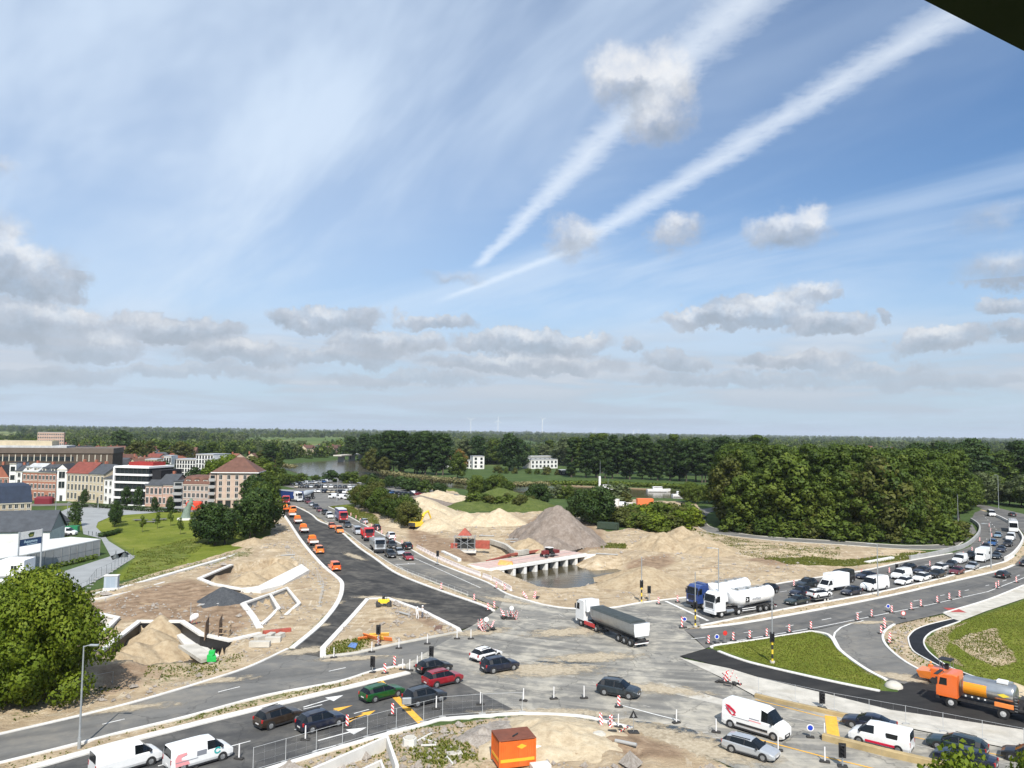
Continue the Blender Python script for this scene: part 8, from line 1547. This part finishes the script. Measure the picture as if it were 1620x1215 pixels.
def grow(pts, kinds, leafs, place, group, hr, wide=(.9, 1.2), name='tree', what='tree', cat='tree', seeds=4, z=0.):
    pts = sorted(pts, key=lambda p: p[0] / p[1])
    for i, (x, y) in enumerate(pts):
        k = rt.choice(kinds); l = rt.choice(leafs); tree(f'{what} {place}, {ordw(i)} from the left', x, y, k, l, 100 + rt.randrange(seeds), rt.uniform(*hr), rt.uniform(*wide), group, 'poplar_tree' if k == 'poplar' else name, z, cat)
# the big leafy trees beside the left road
for lab, px, py, H, w in [('big bright leafy tree nearest the left edge of the road', 70, 1112, 12.2, .84), ('bright leafy tree cut by the left edge', 8, 1118, 11.0, .95), ('bright leafy tree top behind the big one', 34, 1078, 11.5, .9)]: tree(lab, *G(px, py), 'near', 'bright', 5 if 'big' in lab and 'behind' not in lab else 6, H, w, 'leafy trees by the left road')
tree('treetop reaching into the bottom right corner', 23.6, 40., 'near', 'bright', 6, 11.1, .72); tree('second treetop at the bottom right edge', 28.6, 40.6, 'near', 'bright', 5, 11.5, .66)
# tall wood inside the loop of the ramp
def along(px, n, jit=1.5): 
    p = smooth_line(GP(px), 8); L = [0.]
    for a, b in zip(p[:-1], p[1:]): L.append(L[-1] + (b - a).length)
    out = []
    for k in range(n):
        s = L[-1] * (k + .5) / n; i = max(j for j in range(len(L)) if L[j] <= s); i = min(i, len(p) - 2); f = (s - L[i]) / max(1e-6, L[i + 1] - L[i]); q = p[i].lerp(p[i + 1], f); out.append((q.x + rt.uniform(-jit, jit), q.y + rt.uniform(-jit, jit)))
    return out
WG = 'trees of the wood inside the ramp'
grow(along([(1150, 832), (1200, 843), (1300, 850), (1420, 857), (1485, 855)], 22), ['tall', 'mid'], ['wood', 'mid', 'olive'], 'in the front edge of the wood', WG, (13, 22), (.9, 1.15), what='leafy tree')
grow(along([(1142, 822), (1200, 835), (1300, 842), (1420, 848), (1500, 845)], 24), ['tall', 'poplar'], ['wood'], 'in the second rank of the wood', WG, (20, 24.5), what='tall tree')
grow(along([(1140, 810), (1200, 822), (1300, 830), (1420, 836), (1510, 834)], 24), ['tall', 'poplar'], ['wood', 'wood', 'mid'], 'in the third rank of the wood', WG, (21.5, 25.5), (.95, 1.2), what='tall tree'); grow(along([(1150, 798), (1230, 808), (1340, 815), (1430, 820), (1525, 822)], 18), ['tall', 'poplar'], ['wood'], 'in the back rank of the wood', WG, (22, 25.8), (1.1, 1.4), what='tall tree')
grow(along([(1145, 838), (1200, 846), (1300, 852), (1420, 859), (1498, 858), (1518, 846)], 26, .8), ['bush'], ['mid', 'wood', 'olive'], 'along the foot of the wood', 'bushes at the foot of the wood', (2.5, 6), (1., 1.6), 'bush', 'bush', 'bush')
# dark riverside wood in the middle, and groups beyond the river
grow(along([(905, 755), (960, 757), (1040, 760), (1130, 764), (1200, 768)], 22, 3), ['tall', 'poplar'], ['dark'], 'in the front of the dark riverside wood', 'dark riverside wood', (22, 27), (1.2, 1.5), what='dark tree'); grow(along([(900, 747), (960, 749), (1040, 751), (1130, 754), (1220, 757)], 18, 4), ['tall', 'poplar'], ['dark', 'wood'], 'behind the front of the dark riverside wood', 'dark riverside wood', (23, 28), (1.3, 1.6), what='dark tree')
grow(along([(607, 748), (640, 750), (700, 752)], 13, 3), ['tall', 'poplar'], ['dark'], 'of the dark clump by the river bend', 'dark clump by the river bend', (24.5, 28.5), (1.2, 1.5), what='dark tree'); grow(along([(540, 727), (575, 727), (610, 738), (650, 741), (710, 744)], 14, 5), ['tall'], ['dark'], 'behind the dark clump by the river bend', 'dark clump by the river bend', (20, 25), (1.3, 1.8), what='dark tree')
grow(along([(576, 744), (592, 747), (606, 751)], 5, 2), ['mid'], ['olive', 'mid'], 'on the point of the river bend', 'trees on the river bend', (10, 16), what='green tree'); tree('large dark round tree between the riverside villas', *G(806, 745), 'mid', 'dark', 101, 26, 1.2); tree('second dark tree beside the villas', *G(820, 742), 'mid', 'dark', 102, 22, 1.2); tree('green tree in front of the orange roofed cottage', *G(724, 757), 'mid', 'mid', 100, 15, 1.1); tree('rust coloured tree beside the orange roofed cottage', *G(727, 746), 'mid', 'rust', 100, 15, 1.1)
grow(along([(775, 748), (830, 750), (870, 751), (905, 753)], 8, 3), ['bush'], ['mid', 'olive'], 'in the villa gardens', 'trees in the villa gardens', (3, 5), what='garden tree'); grow(along([(720, 738), (780, 735), (850, 732), (905, 738)], 10, 6), ['mid', 'tall'], ['mid', 'pale', 'wood', 'dark'], 'behind the villas', 'trees behind the villas', (16, 24), (1.2, 1.6), what='tree')
# shrub belts along the near river bank and round the site
grow(along([(420, 772), (470, 765), (520, 762), (580, 767), (640, 774), (700, 781)], 36, 3), ['round', 'bush'], ['dark', 'mid', 'wood'], 'in the hedge between car park and river', 'hedge trees by the car park', (3.2, 5.6), (1., 1.4), what='dark hedge tree'); grow(along([(745, 784), (765, 786), (790, 784), (812, 786)], 9, 3), ['round', 'mid'], ['wood', 'mid'], 'above the overgrown mound', 'trees above the overgrown mound', (6, 10), what='leafy tree')
grow(along([(565, 800), (588, 806), (610, 815), (635, 828), (648, 838)], 15, 2), ['round'], ['mid', 'olive', 'wood'], 'of the roadside thicket beside the queue', 'roadside thicket', (6, 9.5), (1., 1.25), what='leafy tree'); grow(along([(907, 824), (930, 828), (948, 832), (958, 820)], 7, 1.5), ['round'], ['dark'], 'of the dark clump right of the grey brown heap', 'dark clump by the heap', (8, 11), what='dark tree'); grow(along([(838, 800), (862, 802)], 2, .5), ['round'], ['dark'], 'on the shoulder of the overgrown mound', 'dark trees on the mound', (6.5, 8.5), what='round dark tree')
grow(along([(975, 830), (1010, 836), (1050, 838), (1085, 832), (1070, 824), (1000, 826)], 42, 2.5), ['bush'], ['bright', 'mid', 'olive'], 'in the thicket below the riverside yard', 'thicket below the yard', (3, 5.5), (1.2, 1.7), 'bush', 'bright bush', 'bush'); grow(along([(830, 790), (880, 788), (950, 791), (1000, 794)], 14, 3), ['bush', 'round'], ['mid', 'olive', 'pale'], 'on the river bank behind the mound', 'river bank bushes', (3, 7), (1.1, 1.6), 'bush', 'green bush', 'bush'); grow(along([(1085, 797), (1110, 796), (1132, 798)], 7, 2), ['round'], ['mid'], 'beside the boats', 'bushes beside the boats', (6, 9), what='green tree')
grow([(MOUND.location.x + rt.gauss(0, 9), MOUND.location.y + rt.uniform(-14, 0)) for _ in range(24)], ['bush'], ['olive', 'mid'], 'growing on the overgrown mound', 'weeds on the mound', (1.6, 3.), (1.3, 2.), 'bush', 'weed bush', 'bush', z=2.2)
# left: dark trees by the road, park trees, town trees
grow(along([(325, 858), (345, 862), (366, 859)], 4, 1.2), ['round'], ['dark'], 'of the low dark clump on the park corner', 'dark roadside clump', (7.5, 9.5), (1., 1.15), what='dark tree'); grow(along([(388, 853), (404, 847), (416, 838)], 5, 1.2), ['round'], ['dark', 'wood'], 'of the taller dark clump beside the new asphalt', 'dark roadside clump', (10, 12.5), (.95, 1.05), what='dark tree'); grow(along([(400, 815), (408, 806), (416, 798), (424, 790)], 8, 2), ['round', 'mid'], ['dark', 'mid'], 'along the far side of the new asphalt', 'trees along the far asphalt', (9, 13), what='roadside tree')
for lab, px, py, H in [('small dark tree beside the path, left of the park lawn', 118, 833, 6.5), ('dark slender tree on the lawn, front of a pair', 181, 834, 7.), ('dark slender tree on the lawn, back of a pair', 183, 829, 6.), ('young street tree in front of the cream houses', 133, 800, 5.5), ('young tree in front of the modern block, left', 200, 804, 7), ('young tree in front of the modern block, right', 217, 805, 7), ('young tree by the salmon brick houses', 245, 809, 4.5), ('young tree left of the statue', 270, 811, 5.)]: tree(lab, *G(px, py), 'round', 'dark', 102, H, .62)
for i, (px, py) in enumerate([(225, 842), (249, 836), (285, 846), (303, 838), (270, 832)]): tree(f'staked sapling on the park lawn, {ordw(i)} from the left', *G(px, py), 'young', 'mid', 100, 4.0, .7, 'saplings in the park', 'sapling')
grow(along([(350, 778), (375, 770), (395, 768), (415, 775)], 12, 4), ['mid', 'round'], ['bright', 'mid', 'olive'], 'between the corner building and the river', 'trees behind the corner building', (9, 15), (1.1, 1.4), what='light green tree'); grow(along([(200, 742), (260, 736), (330, 738), (400, 742), (450, 746)], 18, 6), ['mid', 'tall'], ['mid', 'dark', 'olive', 'wood'], 'behind the white apartments', 'trees behind the white flats', (10, 18), (1.2, 1.6), what='town tree'); tree('dark round tree beside the white apartments', *G(256, 772), 'round', 'dark', 101, 12, 1.1); tree('dark tree in front of the taller white apartments', *G(309, 776), 'round', 'dark', 100, 10, 1.1); tree('big black green tree above the town roofs', *G(188, 722), 'mid', 'dark', 102, 24, 1.3)
grow(along([(405, 760), (425, 757), (445, 757)], 9, 3), ['mid', 'bush'], ['mid', 'wood'], 'on the left bank of the river bend', 'trees on the left river bank', (4, 8), (1.1, 1.5), what='bank tree'); grow(along([(1500, 812), (1530, 806), (1560, 796), (1600, 800), (1650, 806)], 16, 3), ['round', 'mid'], ['pale', 'mid'], 'beyond the bend of the ramp', 'trees beyond the ramp', (9, 14), (1.1, 1.5), what='pale green tree'); grow(along([(1430, 790), (1500, 784), (1580, 780), (1680, 784)], 18, 5), ['tall', 'mid'], ['dark', 'wood'], 'in the wood on the right skyline', 'right skyline wood', (20, 27), (1.2, 1.6), what='dark tree')
def hedge(label, px, h, w, leaf, seed, name='hedge'):
    p = smooth_line(GP(px), 6); o = p[0]; cl = []
    for a, b in zip(p[:-1], p[1:]):
        n = max(1, int((b - a).length / 1.2)); cl += [((a + (b - a) * k / n - o).x, (a + (b - a) * k / n - o).y, h * .5, w * .6, w * .6, h * .55) for k in range(n)]
    t = thing(name, label, 'hedge' if name == 'hedge' else 'reeds', (o.x, o.y, 0)); obj('foliage', crown_mesh('foliage', cl, min(6000, len(cl) * 70), .22 if name == 'hedge' else .5, LM[leaf], seed), t); MB().tube([(c[0], c[1], .2) for c in cl[::3]], .05, 4).build('stems', bark, t)
hedge('clipped dark hedge across the far side of the park', [(120, 803), (150, 803), (230, 809), (300, 812)], 1.3, 1.6, 'dark', 1); hedge('short dark hedge beside the path to the park', [(160, 850), (176, 847), (190, 842)], 1.2, 1.5, 'dark', 2); hedge('dark shrubs along the wall of the low hall', [(60, 905), (110, 894), (155, 883)], 1.0, 1.2, 'mid', 3)
hedge('pale reed bed on the far bank of the river bend', [(605, 752), (640, 757), (690, 763), (740, 767)], 3.2, 4., 'reed', 4, 'reed_bed'); hedge('pale reed bed below the riverside villas', [(790, 770), (830, 770), (870, 769)], 2.6, 4., 'reed', 5, 'reed_bed'); hedge('green reed bed in front of the dark riverside wood', [(870, 768), (950, 768), (1050, 772), (1150, 777)], 2.4, 4., 'mid', 6, 'reed_bed'); hedge('pale reed strip on the left bank of the river', [(435, 738), (450, 739), (465, 741)], 2.5, 6., 'reed', 7, 'reed_bed')
# ------------------------------------------------------------------ grass and weeds: real blades, too many to count
def tufts(name, label, polys, n, size, leaf, seed, flat=.5):
    rg = np.random.RandomState(seed); P = []
    area = []
    for p in polys: q = np.array(GP(p)); area.append(abs(np.sum(q[:, 0] * np.roll(q[:, 1], -1) - np.roll(q[:, 0], -1) * q[:, 1])) / 2)
    for p, a in zip(polys, area):
        q = np.array(GP(p)); k = int(n * a / sum(area)) * 4 + 10; x = rg.uniform(q[:, 0].min(), q[:, 0].max(), k); y = rg.uniform(q[:, 1].min(), q[:, 1].max(), k); c = fbm(x, y, 3., 3, seed + 2); s = (sdist(x, y, q) < -.15) & (c > flat - .12)
        for w in RW.values(): s &= sdist(x, y, w, 2.) > .25
        P.append(np.stack([x, y], 1)[s][:max(5, int(n * a / sum(area)))])
    P = np.concatenate(P); m = len(P); an = rg.uniform(0, 6.28, m); s = size * rg.uniform(.5, 1.5, m); V = []; 
    c = np.stack([P[:, 0], P[:, 1], gz(P[:, 0], P[:, 1]) - .02], 1); F = []
    tri = []
    for b in range(3):
        a2 = an + b * 2.1; dx = np.stack([np.cos(a2), np.sin(a2), np.zeros(m)], 1); up = np.stack([np.cos(a2 + 1.2) * .5, np.sin(a2 + 1.2) * .5, np.ones(m)], 1)
        tri.append(np.stack([c - dx * s[:, None] * .5, c + dx * s[:, None] * .5, c + up * s[:, None]], 1))
    V = np.stack(tri, 1).reshape(-1, 3); k = len(V) // 3
    me = bpy.data.meshes.new(name); me.vertices.add(len(V)); me.vertices.foreach_set('co', V.ravel().astype(np.float32)); me.loops.add(len(V)); me.loops.foreach_set('vertex_index', np.arange(len(V), dtype=np.int32)); me.polygons.add(k); me.polygons.foreach_set('loop_start', np.arange(0, len(V), 3, dtype=np.int32)); me.update(calc_edges=True)
    at = me.attributes.new('tint', 'FLOAT', 'POINT'); at.data.foreach_set('value', np.repeat(rg.uniform(0, 1, m), 9).astype(np.float32)); me.normals_split_custom_set_from_vertices(np.tile([0., -.15, .98], (len(V), 1)).tolist()); me.materials.append(LM[leaf]); tag(obj(name, me), label, kind='stuff')
SPL = sand_polys()
tufts('grass', 'short grass of the wedge and the bank at the right', SPL['lawn'][1:3], 42000, .095, 'grass', 3, .3); tufts('weeds', 'green and straw coloured weeds on the sandy strips', [p for k, p in SPL['weed'] if k < .8], 16000, .15, 'grass', 5, .52); tufts('weeds', 'rank green weeds along the slip road and on the strip', [p for k, p in SPL['weed'] if k >= .8], 11000, .21, 'grass', 7, .35)
# ------------------------------------------------------------------ far woods and tree lines: one mass, out to the horizon
def far_woods():
    rg = np.random.RandomState(4); P = []; S = []; K = []
    for d0, d1, n, sz in ((560, 900, 1500, 11.), (900, 1600, 2600, 12.), (1600, 3200, 3600, 14.), (3200, 6500, 3600, 18.), (6500, 13000, 2600, 24.)):
        y = rg.uniform(d0, d1, n * 3); x = rg.uniform(-.80, .80, n * 3) * y; f = fbm(x + 5000, y + 300, d1 * .16, 3, 51)
        px = 810 + FPX * x / y; keep = (f > .52) | ((np.abs(vnoise(x * .3, y, d1 * .05, 77) - .5) < .03) & (f > .3))
        if d0 < 1000:
            keep &= sdist(x, y, RIVW, 60) > 14; row_ = 683 + HC * FPX / y
            keep &= ~((px < 300) & (y < 760)); keep &= ~((px > 380) & (px < 600) & (y < 700)); keep &= ~((px > 715) & (px < 905) & (y < 640))
        s = np.where(keep)[0][:n]; P.append(np.stack([x[s], y[s], np.full(len(s), -.1)], 1)); S.append(sz * rg.uniform(.6, 1.15, len(s)) * (.45 + 1.1 * fbm(x[s] + 900, y[s], d1 * .1, 3, 88))); K.append(rg.randint(0, 4, len(s)))
    P = np.concatenate(P); S = np.concatenate(S); K = np.concatenate(K); me = bpy.data.meshes.new('far_woods'); me.from_pydata(P.tolist(), [], []); a = me.attributes.new('size', 'FLOAT', 'POINT'); a.data.foreach_set('value', S.astype(np.float32)); a = me.attributes.new('sort', 'INT', 'POINT'); a.data.foreach_set('value', K.astype(np.int32))
    o = obj('far_woods', me); tag(o, 'woods and tree lines stretching to the horizon', kind='stuff')
    ng = bpy.data.node_groups.new('far_woods', 'GeometryNodeTree'); ng.interface.new_socket('Geometry', in_out='INPUT', socket_type='NodeSocketGeometry'); ng.interface.new_socket('Geometry', in_out='OUTPUT', socket_type='NodeSocketGeometry')
    N = ng.nodes; gi = N.new('NodeGroupInput'); go = N.new('NodeGroupOutput'); jn = N.new('GeometryNodeJoinGeometry'); L = ng.links.new
    sz = N.new('GeometryNodeInputNamedAttribute'); sz.data_type = 'FLOAT'; sz.inputs[0].default_value = 'size'; so_ = N.new('GeometryNodeInputNamedAttribute'); so_.data_type = 'INT'; so_.inputs[0].default_value = 'sort'
    rv = N.new('FunctionNodeRandomValue'); rv.data_type = 'FLOAT_VECTOR'; rv.inputs[0].default_value = (0, 0, 0); rv.inputs[1].default_value = (0, 0, 6.28)
    for k in range(4):
        rgk = random.Random(60 + k); cl = []
        for q in range(9): z = .25 + .65 * q / 8; w = .42 * math.sin(math.pi * min(1, .25 + z * .62)) * rgk.uniform(.6, 1.1); an = q * 2.4; cl.append((math.cos(an) * w * .6, math.sin(an) * w * .6, z, .26, .26, .2))
        for q in range(4): cl.append((rgk.uniform(-.3, .3), rgk.uniform(-.3, .3), .15, .26, .26, .18))
        cm_ = crown_mesh('far_tree', cl, 260, .085, LM[['mid', 'dark', 'pale', 'wood'][k]], 70 + k, .9)
        src = obj('far_tree', cm_, o); src.location = (rgk.uniform(-500, 500), 900 + 60 * k, 0); src.scale = (12, 12, 12); src['kind'] = 'stuff'
        oi = N.new('GeometryNodeObjectInfo'); oi.inputs['Object'].default_value = src; oi.transform_space = 'ORIGINAL'; oi.inputs['As Instance'].default_value = True
        ip = N.new('GeometryNodeInstanceOnPoints'); cp = N.new('FunctionNodeCompare'); cp.data_type = 'INT'; cp.operation = 'EQUAL'; L(so_.outputs['Attribute'], cp.inputs[2]); cp.inputs[3].default_value = k
        L(gi.outputs[0], ip.inputs['Points']); L(cp.outputs[0], ip.inputs['Selection']); L(oi.outputs['Geometry'], ip.inputs['Instance']); L(rv.outputs[0], ip.inputs['Rotation']); L(sz.outputs['Attribute'], ip.inputs['Scale']); L(ip.outputs[0], jn.inputs[0])
    L(jn.outputs[0], go.inputs[0]); md = o.modifiers.new('scatter', 'NODES'); md.node_group = ng
far_woods()

# ------------------------------------------------------------------ the air: thin even haze over the whole plain
hz_m = bpy.data.materials.new('haze'); hz_m.use_nodes = True; _n = hz_m.node_tree.nodes; _n.clear(); _o = _n.new('ShaderNodeOutputMaterial'); _v = _n.new('ShaderNodeVolumePrincipled'); _v.inputs['Density'].default_value = 4.5e-5; _v.inputs['Color'].default_value = (.80, .88, 1., 1); _v.inputs['Anisotropy'].default_value = 0.; hz_m.node_tree.links.new(_v.outputs[0], _o.inputs['Volume'])
tag(MB().box(-29000, 29000, -2900, 41000, -5, 190).build('haze', hz_m), 'thin pale haze over the plain', kind='stuff')
